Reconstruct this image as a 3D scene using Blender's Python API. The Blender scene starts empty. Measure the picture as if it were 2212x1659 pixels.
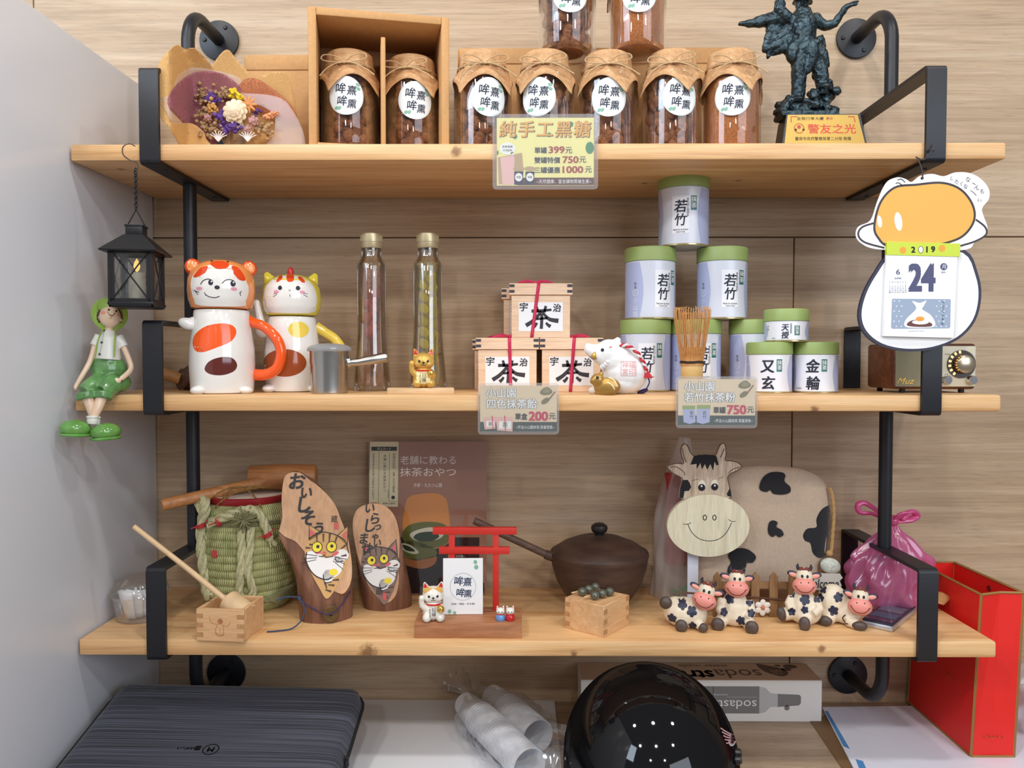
import bpy, bmesh, math, random
from mathutils import Vector, Matrix, Euler, noise
from mathutils.bvhtree import BVHTree
random.seed(7)
PI = math.pi
R = math.radians
SC = bpy.context.scene
COL = SC.collection

# ------------------------------------------------------------------ camera, world, lights, exposure
FPX, CZ, CX, PITCH, YAW = 1686.4, 1.0099, -0.0231, 0.03092, 0.00769
cam_d = bpy.data.cameras.new('camera')
cam = bpy.data.objects.new('camera', cam_d)
COL.objects.link(cam)
cam.location = (CX, -CZ, 0.0)
cam.rotation_euler = (PI / 2 - PITCH, 0, YAW)
cam_d.sensor_width = 36.0
cam_d.lens = FPX * 36.0 / 2212.0
cam_d.clip_start = 0.02
SC.cycles.transparent_max_bounces = 40
SC.camera = cam
SC.view_settings.view_transform = 'Standard'
SC.view_settings.look = 'None'
SC.view_settings.exposure = 0.0
SC.view_settings.gamma = 1.0
SC.view_settings.use_curve_mapping = False

wd = bpy.data.worlds.new('world')
SC.world = wd
wd.use_nodes = True
wd.node_tree.nodes['Background'].inputs[0].default_value = (0.93, 0.95, 1.0, 1)
wd.node_tree.nodes['Background'].inputs[1].default_value = 0.22


def area_light(name, loc, target, size, power, col, shape='DISK', size_y=None):
    d = bpy.data.lights.new(name, 'AREA')
    d.shape = shape
    d.size = size
    if size_y:
        d.size_y = size_y
    d.energy = power
    d.color = col
    o = bpy.data.objects.new(name, d)
    COL.objects.link(o)
    o.location = loc
    o.rotation_euler = (Vector(target) - Vector(loc)).to_track_quat('-Z', 'Y').to_euler()
    return o


for (lx, ly, pw) in ((-0.75, -0.50, 3.9), (0.05, -0.55, 4.1), (0.85, -0.50, 3.3),
                     (-0.9, -1.5, 7.6), (0.0, -1.6, 7.6), (0.95, -1.5, 6.4),
                     (-0.6, -2.7, 8.5), (0.5, -2.7, 8.5)):
    area_light('ceiling_downlight', (lx, ly, 1.28), (lx * 0.6, ly + 0.35, 0), 0.11, pw, (1.0, 0.968, 0.92))
area_light('window_daylight', (1.9, -3.0, 0.75), (-0.2, 0.2, 0.0), 2.0, 40.0, (0.80, 0.88, 1.0), 'RECTANGLE', 1.3)
area_light('window_daylight', (-2.1, -1.7, 1.35), (0.0, 0.2, 0.45), 1.2, 40.0, (0.70, 0.83, 1.0), 'RECTANGLE', 1.0)

CR = Euler((PI / 2 - PITCH, 0, YAW)).to_matrix()


def ray(px, py):
    return CR @ Vector(((px - 1106.0) / FPX, -(py - 829.5) / FPX, -1.0))


def W(px, py, y):
    d = ray(px, py)
    t = (y + CZ) / d.y
    return Vector((CX, -CZ, 0)) + d * t


def on(px, py, z):
    d = ray(px, py)
    t = z / d.z
    return Vector((CX, -CZ, 0)) + d * t


def onx(px, py, x):
    d = ray(px, py)
    t = (x - CX) / d.x
    return Vector((CX, -CZ, 0)) + d * t


def SS(y):
    return (CZ + y) / FPX


# ------------------------------------------------------------------ materials
def lin(c):
    out = []
    for v in c[:3]:
        v = v / 255.0
        out.append(v / 12.92 if v <= 0.04045 else ((v + 0.055) / 1.055) ** 2.4)
    return (*out, 1.0)


MATS = {}


def M(name, col, rough=0.5, metal=0.0, spec=0.5, coat=0.0, var=None, bump=None, sheen=0.0, stretch=None, sss=0.0):
    """plain principled material; var=(scale, amount 0..1) colour mottling, bump=(scale, strength)"""
    if name in MATS:
        return MATS[name]
    m = bpy.data.materials.new(name)
    m.use_nodes = True
    nt = m.node_tree
    b = nt.nodes['Principled BSDF']
    b.inputs['Base Color'].default_value = lin(col)
    b.inputs['Roughness'].default_value = rough
    b.inputs['Metallic'].default_value = metal
    b.inputs['Specular IOR Level'].default_value = spec
    b.inputs['Coat Weight'].default_value = coat
    b.inputs['Coat Roughness'].default_value = 0.06
    b.inputs['Sheen Weight'].default_value = sheen
    tc = None
    if var or bump:
        tc = nt.nodes.new('ShaderNodeTexCoord')
        mp = nt.nodes.new('ShaderNodeMapping')
        nt.links.new(tc.outputs['Object'], mp.inputs[0])
        if stretch:
            mp.inputs['Scale'].default_value = stretch
    if var:
        n = nt.nodes.new('ShaderNodeTexNoise')
        n.inputs['Scale'].default_value = var[0]
        n.inputs['Detail'].default_value = 5
        nt.links.new(mp.outputs[0], n.inputs['Vector'])
        r = nt.nodes.new('ShaderNodeValToRGB')
        l = lin(col)
        a = var[1]
        r.color_ramp.elements[0].position = 0.3
        r.color_ramp.elements[1].position = 0.7
        r.color_ramp.elements[0].color = (l[0] * (1 - a), l[1] * (1 - a), l[2] * (1 - a), 1)
        r.color_ramp.elements[1].color = (min(1, l[0] * (1 + a)), min(1, l[1] * (1 + a)), min(1, l[2] * (1 + a)), 1)
        nt.links.new(n.outputs['Fac'], r.inputs[0])
        nt.links.new(r.outputs[0], b.inputs['Base Color'])
    if bump:
        n2 = nt.nodes.new('ShaderNodeTexNoise')
        n2.inputs['Scale'].default_value = bump[0]
        n2.inputs['Detail'].default_value = 4
        nt.links.new(mp.outputs[0], n2.inputs['Vector'])
        bp = nt.nodes.new('ShaderNodeBump')
        bp.inputs['Strength'].default_value = bump[1]
        bp.inputs['Distance'].default_value = 0.002
        nt.links.new(n2.outputs['Fac'], bp.inputs['Height'])
        nt.links.new(bp.outputs[0], b.inputs['Normal'])
    MATS[name] = m
    return m


def wood(name, c_dark, c_mid, c_light, scale=(1.5, 22, 22), rough=0.5, coat=0.0, nscale=3.0, bump=0.15, fine=1.0, knots=None, pores=0.0):
    """grain runs along the axis with the smallest scale number (object space, metres)"""
    if name in MATS:
        return MATS[name]
    m = bpy.data.materials.new(name)
    m.use_nodes = True
    nt = m.node_tree
    b = nt.nodes['Principled BSDF']
    b.inputs['Roughness'].default_value = rough
    b.inputs['Coat Weight'].default_value = coat
    tc = nt.nodes.new('ShaderNodeTexCoord')
    mp = nt.nodes.new('ShaderNodeMapping')
    mp.inputs['Scale'].default_value = scale
    nt.links.new(tc.outputs['Object'], mp.inputs[0])
    n = nt.nodes.new('ShaderNodeTexNoise')
    n.inputs['Scale'].default_value = nscale
    n.inputs['Detail'].default_value = 7
    n.inputs['Roughness'].default_value = 0.62
    n.inputs['Distortion'].default_value = 0.9
    nt.links.new(mp.outputs[0], n.inputs['Vector'])
    r = nt.nodes.new('ShaderNodeValToRGB')
    e = r.color_ramp.elements
    e[0].position, e[0].color = 0.28, lin(c_dark)
    e[1].position, e[1].color = 0.72, lin(c_light)
    k = e.new(0.5)
    k.color = lin(c_mid)
    nt.links.new(n.outputs['Fac'], r.inputs[0])
    # fine fibres
    mp2 = nt.nodes.new('ShaderNodeMapping')
    mp2.inputs['Scale'].default_value = tuple(s * 9 if s > min(scale) else s * 5 for s in scale)
    nt.links.new(tc.outputs['Object'], mp2.inputs[0])
    n2 = nt.nodes.new('ShaderNodeTexNoise')
    n2.inputs['Scale'].default_value = nscale
    n2.inputs['Detail'].default_value = 3
    nt.links.new(mp2.outputs[0], n2.inputs['Vector'])
    mr = nt.nodes.new('ShaderNodeMapRange')
    mr.inputs[1].default_value = 0.3
    mr.inputs[2].default_value = 0.7
    mr.inputs[3].default_value = 1.0 - 0.14 * fine
    mr.inputs[4].default_value = 1.0 + 0.07 * fine
    nt.links.new(n2.outputs['Fac'], mr.inputs[0])
    mx = nt.nodes.new('ShaderNodeMix')
    mx.data_type = 'RGBA'
    mx.blend_type = 'MULTIPLY'
    mx.inputs[0].default_value = 1.0
    nt.links.new(r.outputs[0], mx.inputs[6])
    cb = nt.nodes.new('ShaderNodeCombineColor')
    for i in range(3):
        nt.links.new(mr.outputs[0], cb.inputs[i])
    nt.links.new(cb.outputs[0], mx.inputs[7])
    last = mx.outputs[2]
    if pores:
        mp3 = nt.nodes.new('ShaderNodeMapping')
        mp3.inputs['Scale'].default_value = tuple(s * 14 if s > min(scale) else s * 16 for s in scale)
        nt.links.new(tc.outputs['Object'], mp3.inputs[0])
        n3 = nt.nodes.new('ShaderNodeTexNoise')
        n3.inputs['Scale'].default_value = nscale
        n3.inputs['Detail'].default_value = 2
        nt.links.new(mp3.outputs[0], n3.inputs['Vector'])
        mr3 = nt.nodes.new('ShaderNodeMapRange')
        mr3.inputs[1].default_value = 0.58
        mr3.inputs[2].default_value = 0.70
        mr3.inputs[3].default_value = 0.0
        mr3.inputs[4].default_value = pores
        nt.links.new(n3.outputs['Fac'], mr3.inputs[0])
        mx3 = nt.nodes.new('ShaderNodeMix')
        mx3.data_type = 'RGBA'
        nt.links.new(mr3.outputs[0], mx3.inputs[0])
        nt.links.new(last, mx3.inputs[6])
        mx3.inputs[7].default_value = lin(tuple(v * 0.55 for v in c_dark))
        last = mx3.outputs[2]
    if knots:
        for (kx, ky, kz, kr) in knots:
            vd = nt.nodes.new('ShaderNodeVectorMath')
            vd.operation = 'DISTANCE'
            vd.inputs[1].default_value = (kx + kr / 2, ky + kr / 2, kz + kr / 2)
            nzk = nt.nodes.new('ShaderNodeTexNoise')
            nzk.inputs['Scale'].default_value = 180
            vma = nt.nodes.new('ShaderNodeVectorMath')
            vma.operation = 'MULTIPLY_ADD'
            vma.inputs[1].default_value = (kr, kr, kr)
            nt.links.new(nzk.outputs['Color'], vma.inputs[0])
            nt.links.new(tc.outputs['Object'], nzk.inputs['Vector'])
            nt.links.new(tc.outputs['Object'], vma.inputs[2])
            nt.links.new(vma.outputs[0], vd.inputs[0])
            m4 = nt.nodes.new('ShaderNodeMapRange')
            m4.inputs[1].default_value = kr
            m4.inputs[2].default_value = kr * 0.35
            m4.inputs[3].default_value = 0.0
            m4.inputs[4].default_value = 0.8
            nt.links.new(vd.outputs['Value'], m4.inputs[0])
            m5 = nt.nodes.new('ShaderNodeMix')
            m5.data_type = 'RGBA'
            nt.links.new(m4.outputs[0], m5.inputs[0])
            nt.links.new(last, m5.inputs[6])
            m5.inputs[7].default_value = lin((120, 78, 44))
            last = m5.outputs[2]
    nt.links.new(last, b.inputs['Base Color'])
    if bump:
        bp = nt.nodes.new('ShaderNodeBump')
        bp.inputs['Strength'].default_value = bump
        bp.inputs['Distance'].default_value = 0.001
        nt.links.new(n2.outputs['Fac'], bp.inputs['Height'])
        nt.links.new(bp.outputs[0], b.inputs['Normal'])
    MATS[name] = m
    return m


def clear(name, tint=(255, 255, 255), gloss=0.10, rough=0.02, edge=0.55, haze=0.0, hazecol=(235, 238, 242)):
    """thin clear glass / film: transparent sheet with a fresnel-like reflection and an optional milky haze"""
    if name in MATS:
        return MATS[name]
    m = bpy.data.materials.new(name)
    m.use_nodes = True
    nt = m.node_tree
    nt.nodes.remove(nt.nodes['Principled BSDF'])
    out = nt.nodes['Material Output']
    t = nt.nodes.new('ShaderNodeBsdfTransparent')
    t.inputs[0].default_value = lin(tint)
    g = nt.nodes.new('ShaderNodeBsdfGlossy')
    g.inputs['Roughness'].default_value = rough
    g.inputs[0].default_value = (1, 1, 1, 1)
    lw = nt.nodes.new('ShaderNodeLayerWeight')
    lw.inputs[0].default_value = 0.35
    mr = nt.nodes.new('ShaderNodeMapRange')
    mr.inputs[3].default_value = gloss * 0.5
    mr.inputs[4].default_value = edge
    nt.links.new(lw.outputs['Fresnel'], mr.inputs[0])
    base = t.outputs[0]
    if haze > 0:
        d = nt.nodes.new('ShaderNodeBsdfDiffuse')
        d.inputs[0].default_value = lin(hazecol)
        tl = nt.nodes.new('ShaderNodeBsdfTranslucent')
        tl.inputs[0].default_value = lin(hazecol)
        ad = nt.nodes.new('ShaderNodeMixShader')
        ad.inputs[0].default_value = 0.45
        nt.links.new(d.outputs[0], ad.inputs[1])
        nt.links.new(tl.outputs[0], ad.inputs[2])
        hm = nt.nodes.new('ShaderNodeMixShader')
        hm.inputs[0].default_value = haze
        nt.links.new(base, hm.inputs[1])
        nt.links.new(ad.outputs[0], hm.inputs[2])
        base = hm.outputs[0]
    mx = nt.nodes.new('ShaderNodeMixShader')
    nt.links.new(mr.outputs[0], mx.inputs[0])
    nt.links.new(base, mx.inputs[1])
    nt.links.new(g.outputs[0], mx.inputs[2])
    nt.links.new(mx.outputs[0], out.inputs[0])
    MATS[name] = m
    return m


# ------------------------------------------------------------------ object helpers
def thing(name, label, cat, loc=(0, 0, 0), rotz=0.0, group=None, rot=None):
    o = bpy.data.objects.new(name, None)
    COL.objects.link(o)
    o.empty_display_size = 0.01
    o.location = loc
    o.rotation_euler = rot if rot else (0, 0, rotz)
    o['label'] = label
    o['category'] = cat
    if group:
        o['group'] = group
    return o


def tag(o, label, cat, group=None, kind=None):
    o['label'] = label
    o['category'] = cat
    if group:
        o['group'] = group
    if kind:
        o['kind'] = kind
    return o


def dup(root, loc=None, rotz=None, label=None):
    """copy a thing with its parts and sub-parts"""
    r = root.copy()
    COL.objects.link(r)
    if loc is not None:
        r.location = loc
    if rotz is not None:
        r.rotation_euler = (0, 0, rotz)
    if label:
        r['label'] = label
    for ch in list(root.children):
        c = ch.copy()
        COL.objects.link(c)
        c.parent = r
        for g in list(ch.children):
            d = g.copy()
            COL.objects.link(d)
            d.parent = c
    return r


def cat2(pts, n=6, closed=False):
    """catmull-rom through points (any dimension)"""
    P = [Vector(p) for p in pts]
    if len(P) < 3:
        return P
    out = []
    N = len(P)
    rng = N if closed else N - 1
    for i in range(rng):
        if closed:
            a, b, c, d = P[(i - 1) % N], P[i], P[(i + 1) % N], P[(i + 2) % N]
        else:
            a, b, c, d = P[max(i - 1, 0)], P[i], P[i + 1], P[min(i + 2, N - 1)]
        for k in range(n):
            t = k / n
            out.append(0.5 * ((2 * b) + (c - a) * t + (2 * a - 5 * b + 4 * c - d) * t * t + (3 * b - a - 3 * c + d) * t ** 3))
    if not closed:
        out.append(P[-1])
    return out


class B:
    """collects shapes (in units of S metres) into one mesh"""

    def __init__(s, S=1.0):
        s.bm = bmesh.new()
        s.S = S

    def _tf(s, verts, c, rot):
        m = Matrix.Translation(Vector(c))
        if rot is not None:
            m = m @ (rot.to_4x4() if isinstance(rot, Matrix) else Euler(rot).to_matrix().to_4x4())
        bmesh.ops.transform(s.bm, matrix=m, verts=verts)

    def box(s, c, size, rot=None, bev=0.0, seg=2, taper=None):
        r = bmesh.ops.create_cube(s.bm, size=1.0)
        v = r['verts']
        for q in v:
            q.co = Vector((q.co.x * size[0], q.co.y * size[1], q.co.z * size[2]))
            if taper and q.co.z > 0:
                q.co.x *= taper[0]
                q.co.y *= taper[1]
        if bev:
            es = list({e for q in v for e in q.link_edges})
            g = bmesh.ops.bevel(s.bm, geom=es, offset=bev, segments=seg, profile=0.5, affect='EDGES')
            v = list({q for f in g['faces'] for q in f.verts} | {q for q in v if q.is_valid})
        s._tf(v, c, rot)
        return s

    def lathe(s, prof, c=(0, 0, 0), seg=32, rot=None, sx=1.0, sy=1.0, closed=False):
        rows = []
        allv = []
        for (r, z) in prof:
            if r < 1e-6:
                v = s.bm.verts.new((0, 0, z))
                rows.append([v])
                allv.append(v)
            else:
                row = [s.bm.verts.new((r * sx * math.cos(2 * PI * k / seg), r * sy * math.sin(2 * PI * k / seg), z)) for k in range(seg)]
                rows.append(row)
                allv += row
        pairs = list(zip(rows, rows[1:]))
        if closed:
            pairs.append((rows[-1], rows[0]))
        for a, b in pairs:
            for k in range(seg):
                k2 = (k + 1) % seg
                if len(a) == 1 and len(b) == 1:
                    continue
                if len(a) == 1:
                    s.bm.faces.new((a[0], b[k2], b[k]))
                elif len(b) == 1:
                    s.bm.faces.new((a[k], a[k2], b[0]))
                else:
                    s.bm.faces.new((a[k], a[k2], b[k2], b[k]))
        s._tf(allv, c, rot)
        return s

    def cyl(s, c, r, h, r2=None, rot=None, seg=24, bev=0.0):
        r2 = r if r2 is None else r2
        if bev:
            p = [(0, 0), (r - bev, 0), (r - bev * .3, bev * .3), (r, bev), (r2, h - bev), (r2 - bev * .3, h - bev * .3), (r2 - bev, h), (0, h)]
        else:
            p = [(0, 0), (r, 0), (r2, h), (0, h)]
        return s.lathe(p, c, seg, rot)

    def ball(s, c, r, rot=None, u=16, v=10):
        if isinstance(r, (int, float)):
            r = (r, r, r)
        g = bmesh.ops.create_uvsphere(s.bm, u_segments=u, v_segments=v, radius=1.0)
        for q in g['verts']:
            q.co = Vector((q.co.x * r[0], q.co.y * r[1], q.co.z * r[2]))
        s._tf(g['verts'], c, rot)
        return s

    def ico(s, c, r, rot=None, sub=1, jit=0.0):
        g = bmesh.ops.create_icosphere(s.bm, subdivisions=sub, radius=1.0)
        if isinstance(r, (int, float)):
            r = (r, r, r)
        for q in g['verts']:
            k = 1 + jit * (random.random() - 0.5)
            q.co = Vector((q.co.x * r[0] * k, q.co.y * r[1] * k, q.co.z * r[2] * k))
        s._tf(g['verts'], c, rot)
        return s

    def tube(s, pts, r, seg=8, cap=True, closed=False, flat=None):
        P = [Vector(p) for p in pts]
        n = len(P)
        rad = r if isinstance(r, (list, tuple)) else [r] * n
        if len(rad) != n:
            rad = [rad[0] + (rad[-1] - rad[0]) * i / (n - 1) for i in range(n)] if len(rad) == 2 else \
                [rad[min(len(rad) - 1, int(i * (len(rad) - 1) / (n - 1)))] * (1 - (i * (len(rad) - 1) / (n - 1)) % 1) +
                 rad[min(len(rad) - 1, int(i * (len(rad) - 1) / (n - 1)) + 1)] * ((i * (len(rad) - 1) / (n - 1)) % 1) for i in range(n)]
        T = []
        for i in range(n):
            if closed:
                t = P[(i + 1) % n] - P[i - 1]
            else:
                t = P[min(i + 1, n - 1)] - P[max(i - 1, 0)]
            T.append(t.normalized() if t.length > 1e-9 else Vector((0, 0, 1)))
        up = Vector((0, 0, 1)) if abs(T[0].z) < 0.9 else Vector((0, 1, 0))
        N = (up - T[0] * up.dot(T[0])).normalized()
        rings = []
        for i in range(n):
            if i:
                q = T[i - 1].rotation_difference(T[i])
                N = q @ N
                N = (N - T[i] * N.dot(T[i])).normalized()
            Bn = T[i].cross(N)
            fx = flat or 1.0
            rings.append([s.bm.verts.new(P[i] + rad[i] * (N * math.cos(2 * PI * k / seg) * fx + Bn * math.sin(2 * PI * k / seg))) for k in range(seg)])
        for i in range(n if closed else n - 1):
            a, b = rings[i], rings[(i + 1) % n]
            for k in range(seg):
                k2 = (k + 1) % seg
                s.bm.faces.new((a[k], a[k2], b[k2], b[k]))
        if cap and not closed:
            s.bm.faces.new(list(reversed(rings[0])))
            s.bm.faces.new(rings[-1])
        return s

    def prism(s, outline, y0, y1, c=(0, 0, 0), rot=None, bev=0.0, seg=2):
        """outline [(x,z)] extruded from y0 (front) to y1"""
        a = [s.bm.verts.new((p[0], y0, p[1])) for p in outline]
        b = [s.bm.verts.new((p[0], y1, p[1])) for p in outline]
        n = len(a)
        f1 = s.bm.faces.new(a)
        f2 = s.bm.faces.new(list(reversed(b)))
        for k in range(n):
            s.bm.faces.new((a[(k + 1) % n], a[k], b[k], b[(k + 1) % n]))
        v = a + b
        if bev:
            es = list(set(f1.edges) | set(f2.edges))
            g = bmesh.ops.bevel(s.bm, geom=es, offset=bev, segments=seg, profile=0.5, affect='EDGES')
            v = list({q for f in g['faces'] for q in f.verts} | {q for q in v if q.is_valid})
        s._tf(v, c, rot)
        return s

    def grid(s, fn, nu, nv, closed_u=False):
        """surface fn(u,v)->xyz, u,v in 0..1"""
        rows = []
        for j in range(nv + 1):
            rows.append([s.bm.verts.new(fn(i / nu, j / nv)) for i in range(nu if closed_u else nu + 1)])
        for j in range(nv):
            for i in range(nu):
                i2 = (i + 1) % nu if closed_u else i + 1
                s.bm.faces.new((rows[j][i], rows[j][i2], rows[j + 1][i2], rows[j + 1][i]))
        return s

    def mesh(s, name, ang=38.0, smooth=True):
        bm = s.bm
        if s.S != 1.0:
            bmesh.ops.scale(bm, vec=(s.S, s.S, s.S), verts=bm.verts)
        bmesh.ops.recalc_face_normals(bm, faces=bm.faces)
        if smooth:
            lim = R(ang)
            for f in bm.faces:
                f.smooth = True
            for e in bm.edges:
                if len(e.link_faces) == 2 and e.calc_face_angle(0) > lim:
                    e.smooth = False
        me = bpy.data.meshes.new(name)
        bm.to_mesh(me)
        bm.free()
        return me

    def build(s, name, mat, parent=None, ang=38.0, smooth=True, solid=0.0):
        me = s.mesh(name, ang, smooth)
        me.materials.append(mat)
        o = bpy.data.objects.new(name, me)
        COL.objects.link(o)
        if parent is not None:
            o.parent = parent
        if solid:
            md = o.modifiers.new('thickness', 'SOLIDIFY')
            md.thickness = solid
            md.offset = 0
        return o


def bvh_of(o):
    me = o.data
    return BVHTree.FromPolygons([v.co.copy() for v in me.vertices], [tuple(p.vertices) for p in me.polygons])


def evaluated_mesh(o, name):
    bpy.context.view_layer.update()
    dg = bpy.context.evaluated_depsgraph_get()
    return bpy.data.meshes.new_from_object(o.evaluated_get(dg))


def blob(b, name, mat, parent, voxel, smooth=6):
    """fuse the overlapping shapes collected in b into one continuous skin"""
    o = b.build(name, mat, parent)
    par = o.parent
    md = o.modifiers.new('fuse', 'REMESH')
    md.mode = 'VOXEL'
    md.voxel_size = voxel
    md.use_smooth_shade = True
    if smooth:
        ms = o.modifiers.new('soften', 'SMOOTH')
        ms.iterations = smooth
        ms.factor = 0.5
    me = evaluated_mesh(o, name)
    o.modifiers.clear()
    old = o.data
    o.data = me
    bpy.data.meshes.remove(old)
    me.name = name
    if not me.materials:
        me.materials.append(mat)
    for p in me.polygons:
        p.use_smooth = True
    return o


# ---- text glyph meshes (Blender's own built-in font, with its fallback for east-asian glyphs)
_TX = {}


def glyphs(txt, bold=0.0):
    key = (txt, round(bold, 4))
    if key in _TX:
        return _TX[key]
    cu = bpy.data.curves.new('lettering', 'FONT')
    cu.body = txt
    cu.size = 1.0
    cu.offset = bold
    cu.resolution_u = 3
    o = bpy.data.objects.new('lettering', cu)
    COL.objects.link(o)
    bpy.context.view_layer.update()
    dg = bpy.context.evaluated_depsgraph_get()
    me = bpy.data.meshes.new_from_object(o.evaluated_get(dg))
    vs = [(v.co.x, v.co.y) for v in me.vertices]
    fs = [tuple(p.vertices) for p in me.polygons]
    bpy.data.objects.remove(o)
    bpy.data.curves.remove(cu)
    bpy.data.meshes.remove(me)
    if vs:
        xs = [v[0] for v in vs]
        ys = [v[1] for v in vs]
        bb = (min(xs), max(xs), min(ys), max(ys))
    else:
        bb = (0, 1, 0, 1)
    _TX[key] = (vs, fs, bb)
    return _TX[key]


class D:
    """flat print: 2-D shapes (x right, z up) later laid onto a surface"""

    def __init__(s, S=1.0, o=None):
        s.bm = bmesh.new()
        s.S = S
        s.o = o          # optional origin in photograph pixels: then all inputs are photograph pixels (y down)

    def q(s, p):
        return (p[0] - s.o[0], s.o[1] - p[1]) if s.o else (p[0], p[1])

    def poly(s, pts, raw=False):
        vs = [s.bm.verts.new((*(p if raw else s.q(p)), 0)) for p in pts]
        s.bm.faces.new(vs)
        return s

    def spoly(s, pts, n=5):
        return s.poly([(p.x, p.y) for p in cat2([s.q(p) for p in pts], n, True)], True)

    def rect(s, cx, cz, w, h, rot=0):
        cx, cz = s.q((cx, cz))
        c, q = math.cos(rot), math.sin(rot)
        return s.poly([(cx + c * a - q * b, cz + q * a + c * b) for a, b in ((-w / 2, -h / 2), (w / 2, -h / 2), (w / 2, h / 2), (-w / 2, h / 2))], True)

    def ell(s, cx, cz, rx, rz=None, rot=0, n=24):
        rz = rx if rz is None else rz
        cx, cz = s.q((cx, cz))
        c, q = math.cos(rot), math.sin(rot)
        return s.poly([(cx + c * rx * math.cos(t) - q * rz * math.sin(t), cz + q * rx * math.cos(t) + c * rz * math.sin(t)) for t in [2 * PI * k / n for k in range(n)]], True)

    def stroke(s, pts, w, w2=None, n=5, closed=False):
        P = [Vector(s.q(p)) for p in pts]
        P = cat2(P, n, closed) if len(P) > 2 else P
        N = len(P)
        w2 = w if w2 is None else w2
        L, Rr = [], []
        for i in range(N):
            t = (P[(i + 1) % N] - P[i - 1]) if closed else (P[min(i + 1, N - 1)] - P[max(i - 1, 0)])
            t = t.normalized() if t.length > 1e-9 else Vector((1, 0))
            nn = Vector((-t.y, t.x))
            hw = (w + (w2 - w) * i / max(1, N - 1)) / 2
            a, b = P[i] + nn * hw, P[i] - nn * hw
            L.append(s.bm.verts.new((a.x, a.y, 0)))
            Rr.append(s.bm.verts.new((b.x, b.y, 0)))
        for i in range(N if closed else N - 1):
            j = (i + 1) % N
            s.bm.faces.new((L[i], Rr[i], Rr[j], L[j]))
        return s

    def text(s, txt, cx, cz, h, w=None, bold=0.0, rot=0, shear=0.0, em=False, align=0):
        """bbox height h (or em height when em), centred at cx,cz; align -1 left edge at cx, 1 right edge"""
        cx, cz = s.q((cx, cz))
        vs, fs, bb = glyphs(txt)
        if not vs:
            return s
        kz = h / 0.9 if em else h / max(1e-6, bb[3] - bb[2])
        kx = (w / max(1e-6, bb[1] - bb[0])) if w else kz
        if em:
            mx, mz = (bb[0] + bb[1]) / 2, (bb[2] + bb[3]) / 2 if len(txt) > 1 else 0.36
        else:
            mx, mz = (bb[0] + bb[1]) / 2, (bb[2] + bb[3]) / 2
        if align < 0:
            mx = bb[0]
        elif align > 0:
            mx = bb[1]
        c, q = math.cos(rot), math.sin(rot)
        shifts = ((0, 0),) if not bold else ((-bold, -bold * .7), (bold, -bold * .7), (-bold, bold * .7), (bold, bold * .7), (0, 0))
        for ci, (bx, bz) in enumerate(shifts):
            nv = []
            for (x, z) in vs:
                X, Z = (x - mx + bx) * kx, (z - mz + bz) * kz
                X += shear * Z
                nv.append(s.bm.verts.new((cx + c * X - q * Z, cz + q * X + c * Z, ci * 0.000016)))
            for f in fs:
                try:
                    s.bm.faces.new([nv[i] for i in f])
                except ValueError:
                    pass
        return s

    def scrawl(s, cx, cz, w, h, n, lw, rot=0.0):
        """a row of pen marks for print that is too faint in the photograph to be read"""
        c, q_ = math.cos(rot), math.sin(rot)
        for i in range(n):
            x0 = -w / 2 + w * (i + .5) / n
            for k in range(2):
                a = [(x0 + random.uniform(-.4, .4) * w / n, random.uniform(-.5, .5) * h) for _ in range(3)]
                s.stroke([(cx + c * x - q_ * z, cz + q_ * x + c * z) for x, z in a], lw, n=2)
        return s

    def vtext(s, txt, cx, ztop, h, pitch=None, bold=0.0, shear=0.0, dx=0.0):
        pitch = pitch or h * 1.08
        for i, ch in enumerate(txt):
            if ch != ' ':
                s.text(ch, cx + dx * i, (ztop + h / 2 + i * pitch) if s.o else (ztop - h / 2 - i * pitch), h, bold=bold, shear=shear, em=True)
        return s

    def build(s, name, mat, parent, fn, cell=None):
        bm = s.bm
        many = 'print' in name and len(bm.faces) > 1
        bmesh.ops.triangulate(bm, faces=bm.faces)
        if cell:
            xs = [v.co.x for v in bm.verts]
            zs = [v.co.y for v in bm.verts]
            k = math.floor(min(xs) / cell) * cell
            while k < max(xs):
                bmesh.ops.bisect_plane(bm, geom=bm.verts[:] + bm.edges[:] + bm.faces[:], plane_co=(k, 0, 0), plane_no=(1, 0, 0))
                k += cell
            if cell > 0:
                k = math.floor(min(zs) / cell) * cell
                while k < max(zs):
                    bmesh.ops.bisect_plane(bm, geom=bm.verts[:] + bm.edges[:] + bm.faces[:], plane_co=(0, k, 0), plane_no=(0, 1, 0))
                    k += cell
        dead = []
        for v in bm.verts:
            p = fn(v.co.x, v.co.y)
            if p is None:
                dead.append(v)
            else:
                dz_ = v.co.z
                v.co = Vector(p)
                v.co.y -= dz_
        if dead:
            bmesh.ops.delete(bm, geom=dead, context='VERTS')
        for f in bm.faces:
            f.smooth = bool(cell)
        me = bpy.data.meshes.new(name)
        bm.to_mesh(me)
        bm.free()
        me.materials.append(mat)
        o = bpy.data.objects.new(name, me)
        COL.objects.link(o)
        o.parent = parent
        if many:
            o['kind'] = 'stuff'
        return o


def flat(S, y=0.0, lift=0.00025, mtx=None):
    """front-facing plane at local y (units of S)"""
    def f(x, z):
        p = Vector((x * S, y * S - lift, z * S))
        return mtx @ p if mtx else p
    return f


def wrap(S, r, lift=0.0002, phi=0.0):
    """wrap round a vertical cylinder of radius r(z) (units of S) about the local origin; x is arc length"""
    def f(x, z):
        rr = (r(z) if callable(r) else r)
        a = x / rr + phi
        k = rr * S + lift
        return Vector((k * math.sin(a), -k * math.cos(a), z * S))
    return f


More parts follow.
